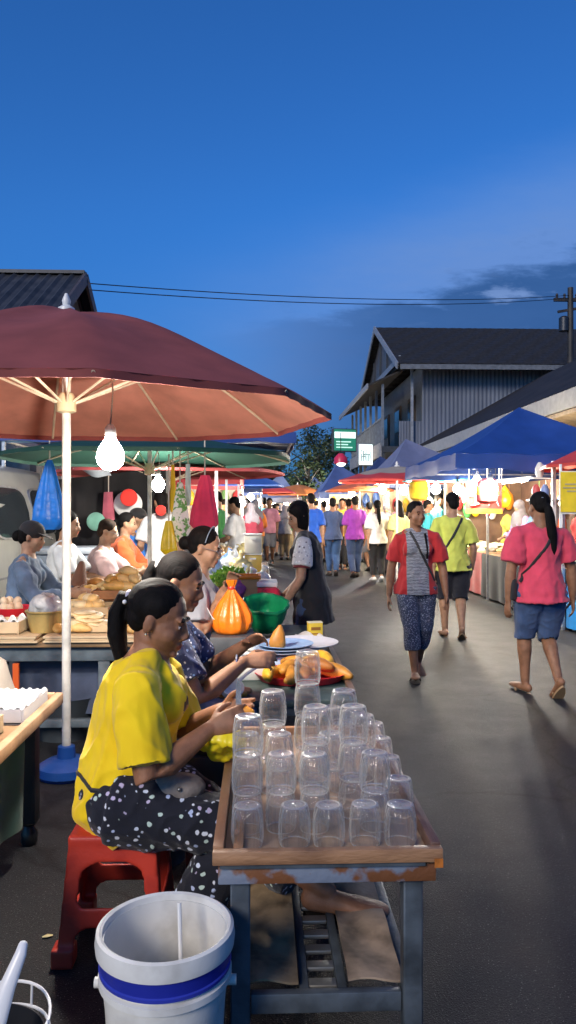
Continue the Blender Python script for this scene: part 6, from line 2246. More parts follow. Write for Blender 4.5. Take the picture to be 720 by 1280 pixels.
MB().lathe([(0, H_+.0025), (.015, H_+.003), (.017, H_+.0015), (.015, H_+.0005)], 18).build('seat_hole_rim', M('plastic', (.3, .02, .02)), st)

pb = thing('paint_pail', 'scuffed white plastic pail with a blue band, in front of the stool', 'bucket', (-.222, 1.80, 0))
PW = pm('scuffed_white_plastic', (.66, .65, .61), .42, .12, 5, .06, 60, col2=(.36, .34, .30), thr=(.30, .50))
MB().lathe([(.118, 0), (.122, .004), (.14, .30), (.146, .355), (.155, .357), (.155, .372), (.1445, .376), (.1455, .40), (.15, .455), (.142, .456), (.136, .35), (.117, .05), (.114, .012), (.0, .010)], 72).build('body', PW, pb, smooth=35)
MB().lathe([(.150, .432), (.161, .43), (.163, .448), (.160, .470), (.153, .474), (.146, .470), (.144, .456), (.1495, .4565)], 72, closed=True).build('rim', PW, pb, smooth=35)
MB().lathe([(.1472, .385), (.150, .384), (.1515, .40), (.1535, .425), (.1505, .429)], 72, closed=True).build('band', M('plastic', (.015, .025, .28)), pb, smooth=35)
MB().lathe([(.149, .3845), (.1535, .384), (.1545, .392), (.150, .395)], 72, closed=True).build('band', M('plastic', (.03, .045, .36)), pb, smooth=35)
MB().lathe([(.1245, .02), (.126, .019), (.1325, .14), (.131, .141)], 72, closed=True).build('label_band', M('plastic', (.10, .012, .07)), pb, smooth=35)
for sx in (-1, 1):
    MB().tube([(sx*.146, 0, .34), (sx*.166, 0, .34)], .012, 12).build('handle_lug', PW, pb)
g = MB()
for k in range(10):
    a = 4.45+k*.07
    g.box((cos(a)*.1425, sin(a)*.1425, .2+.012*sin(k*3)), (.006, .0015, .03+.008*(k % 3)), a+pi/2)
g.build('smudge', M('paint', (.05, .05, .06)), pb, smooth=0)
solo(MB().tube([(-.18, 1.72, .05), (-.185, 1.80, .3), (-.195, 1.845, .50)], [.004, .005, .005], 8), 'plastic_stick', M('plastic', (.72, .71, .68)), 'thin white plastic stick standing in the white pail', 'stick')

wb = thing('wire_basket', 'dark basin ringed with white wire cut by the lower left corner', 'basket', (-.60, 1.66, 0))
MB().lathe([(.1, 0), (.115, .01), (.135, .30), (.13, .302), (.108, .02), (0, .015)], 40).build('body', M('plastic', (.02, .022, .028)), wb)
for i, (z, r) in enumerate(((.345, .142), (.30, .14), (.25, .137), (.19, .134))):
    MB().tube([(cos(a)*r, sin(a)*r, z+.008*sin(a*2+i)) for a in [2*pi*k/40 for k in range(41)]], .0035, 7).build('ring', M('plastic', (.75, .75, .75)), wb)
for k in range(6):
    a = k*pi/3
    MB().tube([(cos(a)*.136, sin(a)*.136, .18), (cos(a)*.143, sin(a)*.143, .35)], .003, 6).build('wire', M('plastic', (.75, .75, .75)), wb)
solo(MB().tube([(-.60, 1.60, .12), (-.575, 1.62, .3), (-.545, 1.66, .42), (-.525, 1.69, .475), (-.523, 1.70, .49)], [(.028, .012), (.024, .010), (.018, .009), (.013, .008), (.010, .007)], 14, side=(1, 0, 0), rnd=True), 'plastic_dipper', M('plastic', (.76, .75, .73), rough=.3), 'thick white plastic dipper standing in the basin, its stem up', 'ladle')
solo(MB().tube([(-.735, 2.6, .004), (-.72, 2.605, .006), (-.705, 2.61, .004)], [(.004, .002), (.011, .003), (.004, .002)], 8, rnd=True), 'fallen_leaf', M('bread', (.75, .62, .3)), 'tiny pale yellow leaf lying on the asphalt left of the stool', 'leaf')
# ------------------------------------------------------------------ cloth patterns
def dots(name, base, cols, scale, size, objbump=.25):
    m = pm(name, base, .85, .2, 7, .25, 350, sheen=.15)
    nt, N, L = nodes_of(m)
    b = N['Principled BSDF']
    src = b.inputs['Base Color'].links[0].from_socket
    tc = N.new('ShaderNodeTexCoord')
    v = N.new('ShaderNodeTexVoronoi')
    v.inputs['Scale'].default_value = scale
    nz = N.new('ShaderNodeTexNoise')
    nz.inputs['Scale'].default_value = scale*1.1
    ad = N.new('ShaderNodeMix')
    ad.data_type = 'RGBA'
    ad.blend_type = 'LINEAR_LIGHT'
    ad.inputs[0].default_value = .008
    L.new(tc.outputs['Object'], nz.inputs['Vector'])
    L.new(tc.outputs['Object'], ad.inputs[6])
    L.new(nz.outputs['Color'], ad.inputs[7])
    L.new(ad.outputs[2], v.inputs['Vector'])
    st = N.new('ShaderNodeMapRange')
    L.new(v.outputs['Distance'], st.inputs[0])
    st.inputs[1].default_value = size
    st.inputs[2].default_value = size*.8
    sep = N.new('ShaderNodeSeparateColor')
    L.new(v.outputs['Color'], sep.inputs[0])
    rp = N.new('ShaderNodeValToRGB')
    rp.color_ramp.interpolation = 'CONSTANT'
    while len(rp.color_ramp.elements) < len(cols):
        rp.color_ramp.elements.new(.5)
    for i, c in enumerate(cols):
        rp.color_ramp.elements[i].position = i/len(cols)
        rp.color_ramp.elements[i].color = (*c, 1)
    L.new(sep.outputs[0], rp.inputs[0])
    mx = N.new('ShaderNodeMix')
    mx.data_type = 'RGBA'
    L.new(st.outputs[0], mx.inputs[0])
    L.new(src, mx.inputs[6])
    L.new(rp.outputs[0], mx.inputs[7])
    L.new(mx.outputs[2], b.inputs['Base Color'])
    return m


def stripes(name, c1, c2, scale, side=None, half=.1):
    """crosswise slubbed stripes; outside |x|<half the plain side colour"""
    m = pm(name, c1, .85, .1, 7, .25, 350, sheen=.15)
    nt, N, L = nodes_of(m)
    b = N['Principled BSDF']
    tc = N.new('ShaderNodeTexCoord')
    mp = N.new('ShaderNodeMapping')
    mp.inputs['Scale'].default_value = (.35, .35, 1)
    L.new(tc.outputs['Object'], mp.inputs[0])
    w = N.new('ShaderNodeTexWave')
    w.bands_direction = 'Z'
    w.inputs['Scale'].default_value = scale
    w.inputs['Distortion'].default_value = 2.5
    w.inputs['Detail'].default_value = 4
    w.inputs['Detail Scale'].default_value = 4
    L.new(mp.outputs[0], w.inputs['Vector'])
    rp = N.new('ShaderNodeValToRGB')
    rp.color_ramp.elements[0].position = .42
    rp.color_ramp.elements[1].position = .62
    rp.color_ramp.elements[0].color = (*c1, 1)
    rp.color_ramp.elements[1].color = (*c2, 1)
    L.new(w.outputs['Fac'], rp.inputs[0])
    o = rp.outputs[0]
    if side:
        sp = N.new('ShaderNodeSeparateXYZ')
        L.new(tc.outputs['Object'], sp.inputs[0])
        ab = N.new('ShaderNodeMath')
        ab.operation = 'ABSOLUTE'
        L.new(sp.outputs[0], ab.inputs[0])
        gt_ = N.new('ShaderNodeMath')
        gt_.operation = 'GREATER_THAN'
        gt_.inputs[1].default_value = half
        L.new(ab.outputs[0], gt_.inputs[0])
        mx = N.new('ShaderNodeMix')
        mx.data_type = 'RGBA'
        L.new(gt_.outputs[0], mx.inputs[0])
        L.new(o, mx.inputs[6])
        mx.inputs[7].default_value = (*side, 1)
        o = mx.outputs[2]
    L.new(o, b.inputs['Base Color'])
    return m


JEANS = M('cloth', (.045, .085, .19), var=.35)
JEANS2 = M('cloth', (.03, .06, .14), var=.3)
BLACKC = M('cloth', (.012, .012, .014))
SOLE = M('plastic', (.02, .015, .013), rough=.7)
TANSOLE = M('plastic', (.30, .19, .10), rough=.7)
BAGB = M('cloth', (.015, .014, .015), rough=.6)
YEL = pm('yellow_tshirt', (.97, .625, .0), .8, .08, 6, .12, 420, sheen=.2)
HPI = -pi/2

# --- the woman in yellow
DOTP = dots('dotted_navy_cloth', (.006, .007, .016), [(.62, .68, .80), (.45, .52, .72), (.5, .62, .55), (.7, .72, .78), (.52, .45, .62)], 36, .30)
BL = (-.455, 2.61, 0)
s = person('woman in a bright yellow shirt on the red stool, peeling fruit', BL, HPI, 1.6,
           dict(pz=.497, lean=13, lean0=6, tl=.9, nk=.068, hs=1.09, wr=(.13, .29, .735), wl=(-.03, .32, .755), er=(.5, -.25, -1), el=(-.6, -.2, -1), ar=(.14, .21, .075), al=(.24, .66, .262), kr=(.2, 1, .9), kl=(-.6, 1, 1),
                hp=17, hy=-9, hdr=(0, 1, .4), hdl=(.35, 1, .1), nr=(-.8, .25, -.2), nl=(.9, 0, .3), cr=52, cl=45, fl=(.2, 1, -.08), sw=.112, cheek=1.08),
           4, 'pony', (YEL, dict(hem=-.13, sleeve=.86, loose=.02, sl=.016, belly=True, wr=.0085, hemr=(.125, .085), shift=(0, .07, .01), marks=[(M('cloth', (.08, .03, .01)), .66, (.055, .185, 0), (.04, .07, .045)), (M('cloth', (.5, .2, .01)), .62, (.06, .185, 0), (.02, .07, .02))])),
           (DOTP, dict(len=1.72, loose=.022, flare=.9, wr=.008)), (SOLE, 'sandal'), .0058, 1.17)
H, hs, T0 = s['H'], s['hs'], s['root']
tie = MB()
c = H @ Vector((0, -.113, .034))
d1 = (H.to_3x3() @ Vector((0, -1, -.15))).normalized()
tie.tube([c-d1*.008, c+d1*.008], .026, 16)
tt = tie.build('hair_tie', M('cloth', (.45, .42, .5)), s['hair'], bev=.004)
MB().ell(c+H.to_3x3() @ Vector((.024, -.002, -.014)), .008).build('bead', M('plastic', (.85, .82, .8), rough=.1), s['hair'])
MB().ell(H @ Vector((.079, -.006, -.043)), .0045).build('earring', M('metal', (.8, .7, .5), rough=.2), T0)
sp_ = s['spine']
strap(s, BAGB, None, None, T0, 'waist_bag_strap', .008, .004, ring=sp_(.10), n=40)
g = MB().ell((.135, .19, .55), (.06, .095, .048)).ell((.135, .15, .56), (.05, .06, .04))
organic(g, 'waist_bag', pm('grey_brown_bag', (.20, .17, .15), .6, .25, 20, .3, 90), .007, T0, 2, wr=[(.004, 45, 3, (1, 1, 1))])
MB().ell((.196, .2, .565), .007).build('bag_button', M('metal', (.25, .25, .25)), T0)
# what she holds: a small knife and an orange segment, things of their own
wrR = Matrix.Translation(V(BL)) @ Matrix.Rotation(HPI, 4, 'Z')
hpt = wrR @ (s['wrr']+s['hdr']*.095+Vector((-.03, .0, .0)))
k_ = thing('kitchen_knife', 'small knife held upright by the woman in yellow', 'knife', tuple(hpt))
MB().tube([(-.012, 0, -.055), (0, 0, -.01), (.006, 0, .025)], [(.008, .010)]*3, 10, rnd=True).build('handle', M('plastic', (.03, .025, .02)), k_)
MB().prism([(-.004, 0, .027), (.016, 0, .027), (.014, 0, .10), (.004, 0, .125), (-.002, 0, .10)], (0, .0015, 0)).build('blade', M('metal', (.75, .76, .78), rough=.18), k_, smooth=0)
solo(MB().tube([hpt+Vector((.012, .01, .012)), hpt+Vector((.03, .008, .017)), hpt+Vector((.05, .0, .012))], [(.012, .010), (.017, .015), (.01, .009)], 12, rnd=True), 'fruit_slice', M('bread', (.8, .3, .02)), 'orange fruit piece in the fingers of the woman in yellow', 'fruit slice')

# --- the woman in the blue dotted blouse
DOTB = dots('dotted_blue_cloth', (.014, .028, .10), [(.55, .62, .75), (.15, .28, .55), (.6, .6, .66), (.2, .3, .5)], 52, .30)
s = person('woman in a dark blue dotted blouse behind the woman in yellow', (-.44, 3.22, 0), HPI, 1.6,
           dict(pz=.52, lean=13, tl=.96, nk=.075, hs=1.04, lean0=4, wr=(.12, .375, .83), wl=(-.14, .37, .85), er=(.6, -.3, -1), el=(-.6, -.3, -1), ar=(.1, .36, .16), al=(-.1, .36, .16), kr=(.2, 1, 1), kl=(-.2, 1, 1),
                hp=18, hy=-10, hdr=(0, 1, .1), cr=45, cl=40, nr=(-.7, .2, -.5), nl=(.7, .2, -.5)),
           0, 'pony', (DOTB, dict(hem=-.05, sleeve=.75, loose=.015, sl=.016, name='blouse')), (JEANS, dict(len=1.9, loose=.016)), (SOLE, 'sandal'), .0072, 1.05)
H = s['H']
tie = MB()
c = H @ Vector((0, -.113, .034))
d1 = (H.to_3x3() @ Vector((0, -1, -.15))).normalized()
tie.tube([c-d1*.008, c+d1*.008], .026, 16).build('hair_tie', M('cloth', (.6, .58, .56)), s['hair'], bev=.004)
MB().tube([s['wrr']-s['hdr']*.03+Vector((cos(a)*.03, 0, sin(a)*.03)) for a in [2*pi*k/20 for k in range(21)]], .004, 6).build('bracelet', M('metal', (.6, .6, .65), rough=.2), s['root'])
solo(MB().box((-.47, 3.2, .235), (.32, .32, .47)).v and MB().lathe([(.17, 0), (.16, .03), (.14, .38), (.145, .41), (0, .415)], 24, (-.47, 3.22, 0)), 'round_stool', M('plastic', (.05, .05, .06)), 'dark round stool under the woman in blue', 'stool')

# --- third seller
s = person('seller in a grey top and headband reaching toward the greens', (-.45, 4.62, 0), HPI, 1.68,
           dict(pz=.53, lean=13, lean0=4, wr=(.13, .20, .90), wl=(-.06, .27, .97), er=(.6, -.3, -1), el=(-.6, -.3, -1), ar=(.1, .3, .22), al=(-.1, .3, .22), kr=(.2, 1, 1), kl=(-.2, 1, 1), hp=16, hy=-10, cr=40, cl=40),
           2, 'bun', (M('cloth', (.34, .34, .36)), dict(hem=-.05, sleeve=.7, loose=.015, sl=.02)), (M('cloth', (.22, .17, .12)), dict(len=1.9, loose=.018)), (SOLE, 'sandal'), .008, 1.05)
H, Rm = s['H'], s['H'].to_3x3()
MB().tube([H @ Vector((cos(a)*.088, .035+sin(a)*.02*0-.02, .035+sin(a)*.092)) for a in [pi*k/20 for k in range(21)]], [(.008, .003)]*21, 8).build('headband', M('plastic', (.35, .42, .5)), s['hair'])


def glasses(s, mat):
    H = s['H']
    g = MB()
    for sg in (1, -1):
        g.tube([H @ Vector((sg*.031+cos(a)*.021, .098, -.003+sin(a)*.017)) for a in [2*pi*k/18 for k in range(19)]], .0018, 6)
        g.tube([H @ Vector((sg*.052, .097, .0)), H @ Vector((sg*.074, .06, .004)), H @ Vector((sg*.078, 0, .002))], .0018, 6)
    g.tube([H @ Vector((-.01, .1, .0)), H @ Vector((.01, .1, .0))], .0018, 6)
    g.build('eyeglasses', mat, s['root'])


glasses(s, M('metal', (.3, .3, .32)))
solo(MB().lathe([(.17, 0), (.16, .03), (.15, .39), (.155, .42), (0, .425)], 24, (-.45, 4.62, 0)), 'round_stool', M('plastic', (.2, .03, .03)), 'dark red round stool under the seller in grey', 'stool')
solo(MB().sheet(lambda a, b: (-.36+.14*b+.01*sin(a*9), 4.36+.16*a, .94-.05*sin(pi*a)-.14*b+.02*sin(b*7)), 12, 12, .004), 'white_cloth', WHITEP, 'white cloth draped over the forearm of the seller in grey', 'cloth')

# --- the shopper in the black vest
FLO = dots('white_print_cloth', (.62, .62, .62), [(.1, .1, .12), (.3, .3, .33), (.7, .7, .7)], 40, .33)
s = person('shopper in a long black vest leaning over the food table', (.40, 5.85, 0), pi/2-.12, 1.50,
           dict(lean=14, lean0=3, wl=(-.19, .20, .74), wr=(.15, .22, .78), el=(-.5, -1, -.2), er=(.5, -1, -.2), al=(-.06, -.02, .075), ar=(.07, .06, .075), hp=24, hy=26, cl=40),
           2, 'bob', [(FLO, dict(hem=.15, hemr=(.09, .07), sleeve=.66, loose=.012, sl=.02, wr=.005)), (BLACKC, dict(hem=-.42, sleeve=.0, loose=.018, name='vest', hemr=(.12, .10)))],
           (JEANS2, dict(len=1.9, loose=.012)), (SOLE, 'sandal'), .0085, .96)
for k in 'lr':
    a_ = s['sh'+k].lerp(s['el'+k], .60)
    b_ = s['sh'+k].lerp(s['el'+k], .72)
    MB().tube([a_, b_], [.062, .066], 18).build('sleeve_cuff', M('cloth', (.14, .015, .02)), s['root'])

# --- the woman in the striped shirt walking toward us
STR = stripes('grey_striped_knit', (.05, .055, .075), (.36, .37, .40), 26, (.42, .02, .022), .095)
SPK = dots('speckled_leggings', (.035, .045, .085), [(.3, .33, .42), (.18, .2, .3), (.4, .42, .5)], 95, .36)
x_, y_ = PX(520, 6.6)
s = person('woman in a grey striped shirt with red sleeves walking toward the camera', (x_, y_, 0), pi-.05, 1.50,
           dict(lean=0, wr=(.235, .0, .70), wl=(-.25, .05, .72), er=(.6, -.8, 0), el=(-.6, -.8, 0), ar=(.03, .13, .075), al=(-.045, -.16, .11), fl=(-.1, 1, -.55), fr=(.1, 1, .05), hy=24, hp=2, cr=30, cl=30),
           1, 'tied', (STR, dict(hem=-.14, sleeve=.78, loose=.012, sl=.016)), (SPK, dict(len=1.5, loose=.01, flare=.5, name='leggings')), (SOLE, 'sandal'), .0075, 1.0)
sp_ = s['spine']
strap(s, BAGB, sp_(.97)+Vector((.06, 0, 0)), sp_(.1)+Vector((-.15, 0, 0)), s['root'], out=(0, 1, 0), w=.011)
MB().tube([sp_(.9)+Vector((-.065, .075, .02)), sp_(.7)+Vector((-.075, .125, 0)), sp_(.5)+Vector((-.078, .11, 0))], [.009]*3, 8).build('hair_braid', HAIR, s['hair'])

# --- the man in lime
LIME = M('cloth', (.58, .62, .10))
x_, y_ = PX(566, 8.6)
s = person('man in a lime green shirt with a black cross strap walking away', (x_, y_, 0), -.12, 1.62,
           dict(lean=2, wr=(.22, .06, .78), wl=(-.22, -.04, .75), ar=(.085, -.12, .12), al=(-.075, .1, .077), fr=(.15, 1, -.7), hp=6, hy=12),
           2, 'man', (LIME, dict(hem=-.17, sleeve=.85, loose=.018, sl=.02)), (M('cloth', (.012, .013, .022)), dict(len=1.08, loose=.022, name='shorts')), (TANSOLE, 'sandal'), .0085, 1.05, female=False)
sp_ = s['spine']
strap(s, BAGB, sp_(.96)+Vector((.10, 0, 0)), sp_(.05)+Vector((-.17, 0, 0)), s['root'], out=(0, -1, 0), w=.014)

# --- the woman in pink, nearest on the right
PINK = M('cloth', (.62, .055, .10))
x_, y_ = PX(676, 5.95)
s = person('woman in a coral pink shirt with a long ponytail walking away', (x_, y_, 0), .06, 1.565,
           dict(lean=2, wr=(.275, .02, .72), wl=(-.27, .0, .70), er=(.8, -.6, 0), el=(-.8, -.6, 0), ar=(.08, -.14, .14), al=(-.085, .1, .075), fr=(.12, 1, -.95), fl=(-.2, 1, -.05), hp=8, hy=10, sw=.114, cr=32, cl=34),
           1, 'longpony', (PINK, dict(hem=-.17, sleeve=.80, loose=.022, sl=.022, belly=True, hemr=(.125, .098))), (JEANS, dict(len=1.06, loose=.016, flare=.2, name='shorts')), (TANSOLE, 'sandal'), .0078, 1.17)
sp_ = s['spine']
strap(s, BAGB, sp_(.985)+Vector((.085, -.0, 0)), sp_(.14)+Vector((-.20, -.02, 0)), s['root'], out=(0, -1, 0), w=.013)
MB().box(sp_(.04)+Vector((-.235, .03, -.01)), (.05, .16, .17)).build('shoulder_bag', BAGB, s['root'], bev=.015)
MB().box(s['H'] @ Vector((-.03, -.105, .06)), (.012, .006, .006)).build('hair_clip', M('metal', (.5, .5, .55)), s['hair'])

# --- walkers further down
walk = dict(lean=2, ar=(.06, -.1, .1), al=(-.06, .12, .08), fr=(.1, 1, -.5), wr=(.2, .08, .76), wl=(-.2, -.05, .76))
walk2 = dict(lean=2, al=(-.06, -.1, .1), ar=(.06, .12, .08), fl=(-.1, 1, -.5), wl=(-.2, .08, .76), wr=(.2, -.05, .76))
for lab, u, d, rz, h, po, sk, hr, tc_, bc_, kw in (
        ('woman in a loose white shirt and black trousers walking away', 472, 15.4, .03, 1.62, walk, 2, 'longpony', (.74, .74, .72), (.012, .012, .014), dict(ln=1.9)),
        ('man in a purple shirt and jeans walking away', 444, 16.3, .05, 1.72, walk2, 1, 'man', (.24, .03, .30), (.04, .07, .16), dict(ln=1.95)),
        ('man in a dark navy shirt and slim jeans left of the purple shirt', 416, 16.6, .0, 1.68, walk, 1, 'man', (.035, .06, .14), (.03, .08, .20), dict(ln=1.95)),
        ('man in a vivid blue shirt beside the far end of the black vest', 389, 14.6, .15, 1.74, walk2, 2, 'man', (.01, .09, .48), (.06, .05, .06), dict(ln=1.1)),
        ('woman in a pale yellow blouse right of the woman in white', 499, 15.0, .5, 1.6, walk2, 2, 'long', (.66, .60, .22), (.05, .05, .07), dict(ln=1.9)),
        ('woman in a yellow top and black knee shorts in mid street', 343, 24.0, .05, 1.62, walk, 1, 'bun', (.80, .55, .01), (.012, .012, .014), dict(ln=1.05)),
        ('man in a white shirt and black shorts standing by the left tables', 297, 11.6, 1.2, 1.62, dict(lean=4, wr=(.15, .3, .95), wl=(-.15, .3, .95), hp=20), 2, 'man', (.76, .76, .74), (.015, .015, .017), dict(ln=1.05))):
    person(lab, (*PX(u, d), 0), rz, h, po, sk, hr, (M('cloth', tc_), dict(hem=-.17, sleeve=.85, loose=.018, sl=.02)), (M('cloth', bc_), dict(len=kw['ln'], loose=.012)), (SOLE, 'shoe') if 'white shirt and black tr' not in lab else (M('plastic', (.7, .7, .68)), 'shoe'), .014, 1.0, female='woman' in lab)

# --- sellers seated on the left
sit = dict(pz=.58, lean=10, lean0=2, wr=(.13, .40, .80), wl=(-.1, .42, .80), er=(.7, -.3, -1), el=(-.7, -.3, -1), ar=(.1, .34, .12), al=(-.1, .34, .12), kr=(.2, 1, 1), kl=(-.2, 1, 1), hp=12)
person('woman in a denim shirt and black cap seated at the left edge', (PX(38, 6.0)[0]-.05, 6.0, 0), HPI, 1.6, dict(sit, hp=16), 3, 'cap', (M('cloth', (.12, .18, .27), var=.3), dict(hem=-.05, sleeve=1.75, loose=.018, sl=.02)), (M('cloth', (.18, .26, .17)), dict(len=1.9, loose=.03)), (SOLE, 'shoe'), .0095)
person('man in a white shirt seated behind the woman in the cap', (PX(76, 6.85)[0], 6.85, 0), HPI, 1.64, dict(sit, pz=.64, hp=8), 2, 'man', (M('cloth', (.66, .68, .68)), dict(hem=-.05, sleeve=.85, loose=.018, sl=.02)), (BLACKC, dict(len=1.9, loose=.015)), (SOLE, 'shoe'), .0105, female=False)
s = person('older person in a pale pink shirt and glasses behind the bread', (PX(136, 7.3)[0]-.1, 7.3, 0), HPI, 1.56, dict(sit, pz=.60, lean=14, hp=14, wr=(.13, .42, .86), wl=(-.1, .45, .86)), 3, 'man', (M('cloth', (.66, .46, .45)), dict(hem=-.05, sleeve=.95, loose=.02, sl=.024)), (BLACKC, dict(len=1.9, loose=.015)), (SOLE, 'shoe'), .010, 1.05, female=False, hairm=HAIR2)
glasses(s, M('metal', (.3, .3, .32)))
person('seller in a bright orange jacket behind the older person in pink', (PX(160, 8.2)[0]-.08, 8.2, 0), HPI, 1.6, dict(sit, pz=.64, hp=8), 2, 'bun', (M('cloth', (.70, .12, .03)), dict(hem=-.05, sleeve=1.8, loose=.024, sl=.03, name='jacket')), (JEANS2, dict(len=1.9, loose=.015)), (SOLE, 'shoe'), .012)
person('seller in a blue shirt and cap half hidden by the orange jacket', (PX(167, 9.0)[0]-.02, 9.0, 0), HPI, 1.66, dict(sit, pz=.66, hp=8), 2, 'cap', (M('cloth', (.03, .16, .50)), dict(hem=-.05, sleeve=.9, loose=.02)), (BLACKC, dict(len=1.9)), (SOLE, 'shoe'), .014, female=False)
person('woman in a black robe and black headscarf left of the thin white pole', (PX(181, 9.5)[0], 9.5, 0), -.9, 1.62, dict(lean=2, wr=(.12, .28, 1.0), wl=(-.1, .3, 1.05)), 3, 'hijab', (M('cloth', (.014, .015, .02)), dict(hem=-.6, sleeve=1.9, loose=.03, sl=.02, hemr=(.14, .12), name='robe')), (BLACKC, dict(len=1.9)), (SOLE, 'shoe'), .014, hairm=M('cloth', (.01, .01, .013)))
person('man in a white shirt just right of the thin white pole', (PX(203, 8.8)[0], 8.8, 0), .4, 1.64, dict(lean=3, wr=(.2, .1, .8), wl=(-.2, .2, .9)), 2, 'man', (M('cloth', (.70, .70, .70)), dict(hem=-.15, sleeve=.8, loose=.02)), (BLACKC, dict(len=1.9)), (SOLE, 'shoe'), .014, female=False)
for x, y, hgt, lab, c in ((-1.86, 6.0, .47, 'dark crate seat under the woman in the cap', (.05, .05, .055)), (-1.75, 6.85, .53, 'dark crate seat under the seated man in white', (.06, .05, .045)), (-1.55, 7.3, .49, 'brown crate seat under the older person in pink', (.16, .09, .05)), (PX(160, 8.2)[0]-.08, 8.2, .53, 'dark crate seat under the seller in orange', (.05, .04, .04)), (PX(167, 9.0)[0]-.02, 9.0, .55, 'blue crate seat under the seller in the blue shirt', (.03, .06, .2))):
    solo(MB().bx(x-.16, x+.16, y-.16, y+.16, 0, hgt), 'crate', M('paint', c), lab, 'crate', bev=.01)
solo(MB().tube([(-1.5, 6.25, .74), (-1.47, 6.25, .86), (-1.46, 6.28, 1.0)], [(.09, .05), (.11, .06), (.04, .03)], 14, rnd=True, side=(0, 1, 0)), 'brown_bag', M('cloth', (.16, .07, .04)), 'brown patterned bag beside the woman in the cap', 'bag', jit=.01)

# --- the crowd: a few figures copied
OC = pm('crowd_top', (1, 1, 1), .85, .2, 7, .0, objcol=True)
OB = pm('crowd_bottom', (1, 1, 1), .85, .2, 7, .0, objcol=True)
CR = []
for i, (po, hr, fem, h, ln) in enumerate(((walk, 'man', False, 1.70, 1.9), (walk2, 'long', True, 1.6, 1.9), (walk, 'bun', True, 1.58, 1.08), (walk2, 'man', False, 1.66, 1.08), (dict(lean=6, wr=(.15, .3, .95), wl=(-.15, .3, .9), hp=18), 'hijab', True, 1.6, 1.9), (dict(lean=6, wr=(.15, .3, .95), wl=(-.15, .3, .9), hp=18), 'man', False, 1.68, 1.9))):
    s = person('x', (0, 0, 0), 0, h, po, (1, 2, 3, 1, 2, 2)[i], hr, (OC, dict(hem=-.17, sleeve=.85 if hr != 'hijab' else 1.8, loose=.02, sl=.02)), (OB, dict(len=ln, loose=.014)), (SOLE, 'shoe'), .019, 1.02, female=fem, det=0, hairm=M('cloth', (.2, .18, .2)) if hr == 'hijab' else None)
    CR.append(s['root'])
index_kids()
TOPS = [('white', (.72, .72, .70)), ('maroon', (.22, .02, .04)), ('black', (.015, .015, .017)), ('grey', (.28, .28, .3)), ('orange', (.7, .2, .03)), ('teal', (.03, .3, .32)), ('cream', (.7, .6, .42)), ('red', (.6, .03, .03)), ('navy', (.02, .03, .12)), ('pink', (.7, .3, .36)), ('green', (.06, .28, .08)), ('brown', (.2, .1, .05)), ('sky blue', (.25, .45, .7)), ('mustard', (.6, .38, .03))]
BOTS = [('black', (.014, .014, .016)), ('blue jean', (.04, .07, .16)), ('khaki', (.3, .23, .13)), ('grey', (.2, .2, .21))]
KIND = ['tall man in %s with %s trousers', 'long haired woman in %s with %s trousers', 'woman with a bun in %s and short %s trousers', 'man in %s with short %s trousers', 'woman in a headscarf, %s top and %s trousers', 'man bending over a stall in %s and %s trousers']
SP = [(320, 19, 0), (311, 20.5, .4), (303, 24, 2.6), (327, 26, .1), (318, 30, 3), (334, 33, 0), (309, 33, 2), (347, 31, 3.1), (352, 37, 0), (362, 33, 3.1), (371, 28, 0), (359, 26, 2.9), (380, 23, 3.0), (374, 38, .2), (395, 24, 0), (402, 27, 3.1), (411, 32, 0), (420, 25, 2.8), (430, 22, -1.4), (437, 28, 0), (446, 24, -1.4), (455, 21, -1.5), (461, 26, 3.0), (470, 22, -1.3), (481, 20, -1.6), (488, 23.5, 0), (496, 19, -1.5), (512, 18.6, -1.5),
      (522, 17, -1.4), (329, 42, 0), (342, 44, 3), (387, 41, 0), (291, 17.5, 1.5), (284, 14.8, 1.4), (276, 12.6, 1.6), (268, 16.5, 1.5), (324, 37, .3), (366, 44, 0), (399, 36, 3), (533, 14.6, -1.5), (545, 15.6, -1.3), (405, 21, .2), (289, 22, 1.2), (452, 32, 0), (337, 20.5, 2.9), (315, 27, 0), (332, 29, 3), (340, 40, 0), (355, 47, 0), (369, 33, 0), (384, 31, 2.9), (391, 34, 0), (416, 29, 0), (425, 33, 3), (443, 31, 0), (458, 26.5, 0), (297, 27, 1.2), (306, 38, 0), (320, 50, 3), (378, 47, 0), (466, 29, -1.3), (507, 21, -1.4), (517, 22, -1.4), (262, 13.2, 1.5), (280, 19, 1.5), (315, 16.5, .1), (306, 18, 3), (330, 22, .2), (376, 21, 0), (368, 24, 3), (356, 22, .1), (383, 27, .2), (436, 19.5, .1), (428, 18.5, 3), (462, 18, .0), (484, 17.6, 3), (323, 32, 0), (346, 35, .1), (363, 39, 0), (391, 44, 3)]
rr = random.Random(5)
used = set()
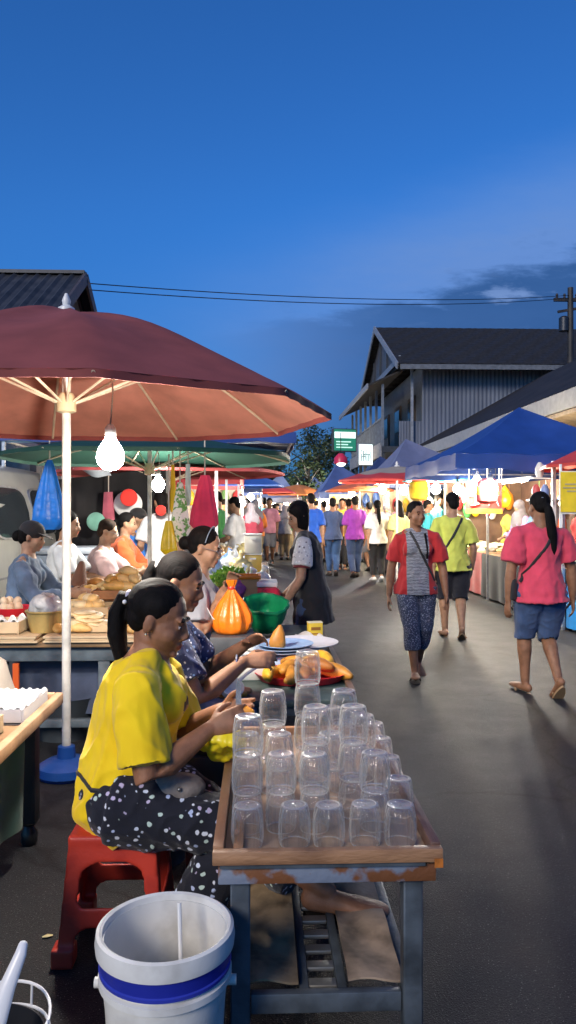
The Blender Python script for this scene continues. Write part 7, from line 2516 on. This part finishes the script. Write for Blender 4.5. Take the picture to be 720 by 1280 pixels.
for i, (u, d, rz) in enumerate(SP):
    while True:
        k, a, b = rr.randrange(6), rr.randrange(14), rr.randrange(4)
        if (k, a, b) not in used and not (abs(rz) > 1 and abs(rz) < 2 and k < 4 and rr.random() < .6):
            break
    used.add((k, a, b))
    lab = KIND[k] % (TOPS[a][0], BOTS[b][0])+(' on the left side' if u < 316 else ' in mid street' if u < 380 else ' among the right hand stalls')
    x, y = PX(u, d)
    dup(CR[k], (x, y, 0), rz+rr.uniform(-.2, .2), lab, 'people in the distant crowd', rr.uniform(.96, 1.05), {'shirt': TOPS[a][1], 'trousers': BOTS[b][1]})
# sellers behind the nearest right hand stalls
for i, (x, y, k, c, lab) in enumerate(((4.72, 10.2, 4, (.7, .62, .5), 'seller in a pale headscarf and cream top behind the black clothed table'), (4.72, 11.9, 4, (.7, .12, .04), 'seller in an orange red top behind the red clothed table'), (4.75, 12.9, 1, (.1, .2, .4), 'seller in a blue top at the far end of the red clothed table'), (4.78, 9.3, 5, (.25, .26, .3), 'man in grey behind the black clothed table near the post'), (4.7, 14.4, 1, (.6, .5, .1), 'seller in a mustard top beyond the booth screen'), (4.7, 10.9, 1, (.55, .06, .06), 'long haired seller in red between the two headscarves'), (4.72, 8.3, 2, (.7, .66, .6), 'seller in off white behind the blue clothed table'), (4.75, 13.6, 4, (.5, .3, .55), 'seller in a lilac headscarf at the end of the red clothed table'))):
    dup(CR[k], (x, y, 0), pi/2+.2, lab, 'sellers behind the right hand stalls', 1.0, {'shirt': c, 'trousers': (.02, .02, .025)})
for r_ in CR:
    for c in list(r_.children):
        for d in list(c.children):
            bpy.data.objects.remove(d)
        bpy.data.objects.remove(c)
    bpy.data.objects.remove(r_)
cam = bpy.data.cameras.new('camera')
co = bpy.data.objects.new('camera', cam)
COL.objects.link(co)
co.location = (0, 0, CZ)
co.rotation_euler = (radians(90), 0, -YAW)
cam.sensor_fit = 'VERTICAL'
cam.sensor_height = 36
cam.lens = 36*F/1280
cam.shift_y = -3/1280
cam.clip_start = .05
cam.clip_end = 1000
SC.camera = co
SC.view_settings.view_transform = 'Standard'
SC.view_settings.look = 'None'
SC.view_settings.exposure = 0
SC.view_settings.gamma = 1
cy = SC.cycles
cy.use_denoising = True
cy.max_bounces = 10
cy.transmission_bounces = 10
cy.transparent_max_bounces = 16
cy.caustics_reflective = False
cy.caustics_refractive = False
cy.sample_clamp_indirect = 4
cy.use_light_tree = True
SC.unit_settings.system = 'METRIC'
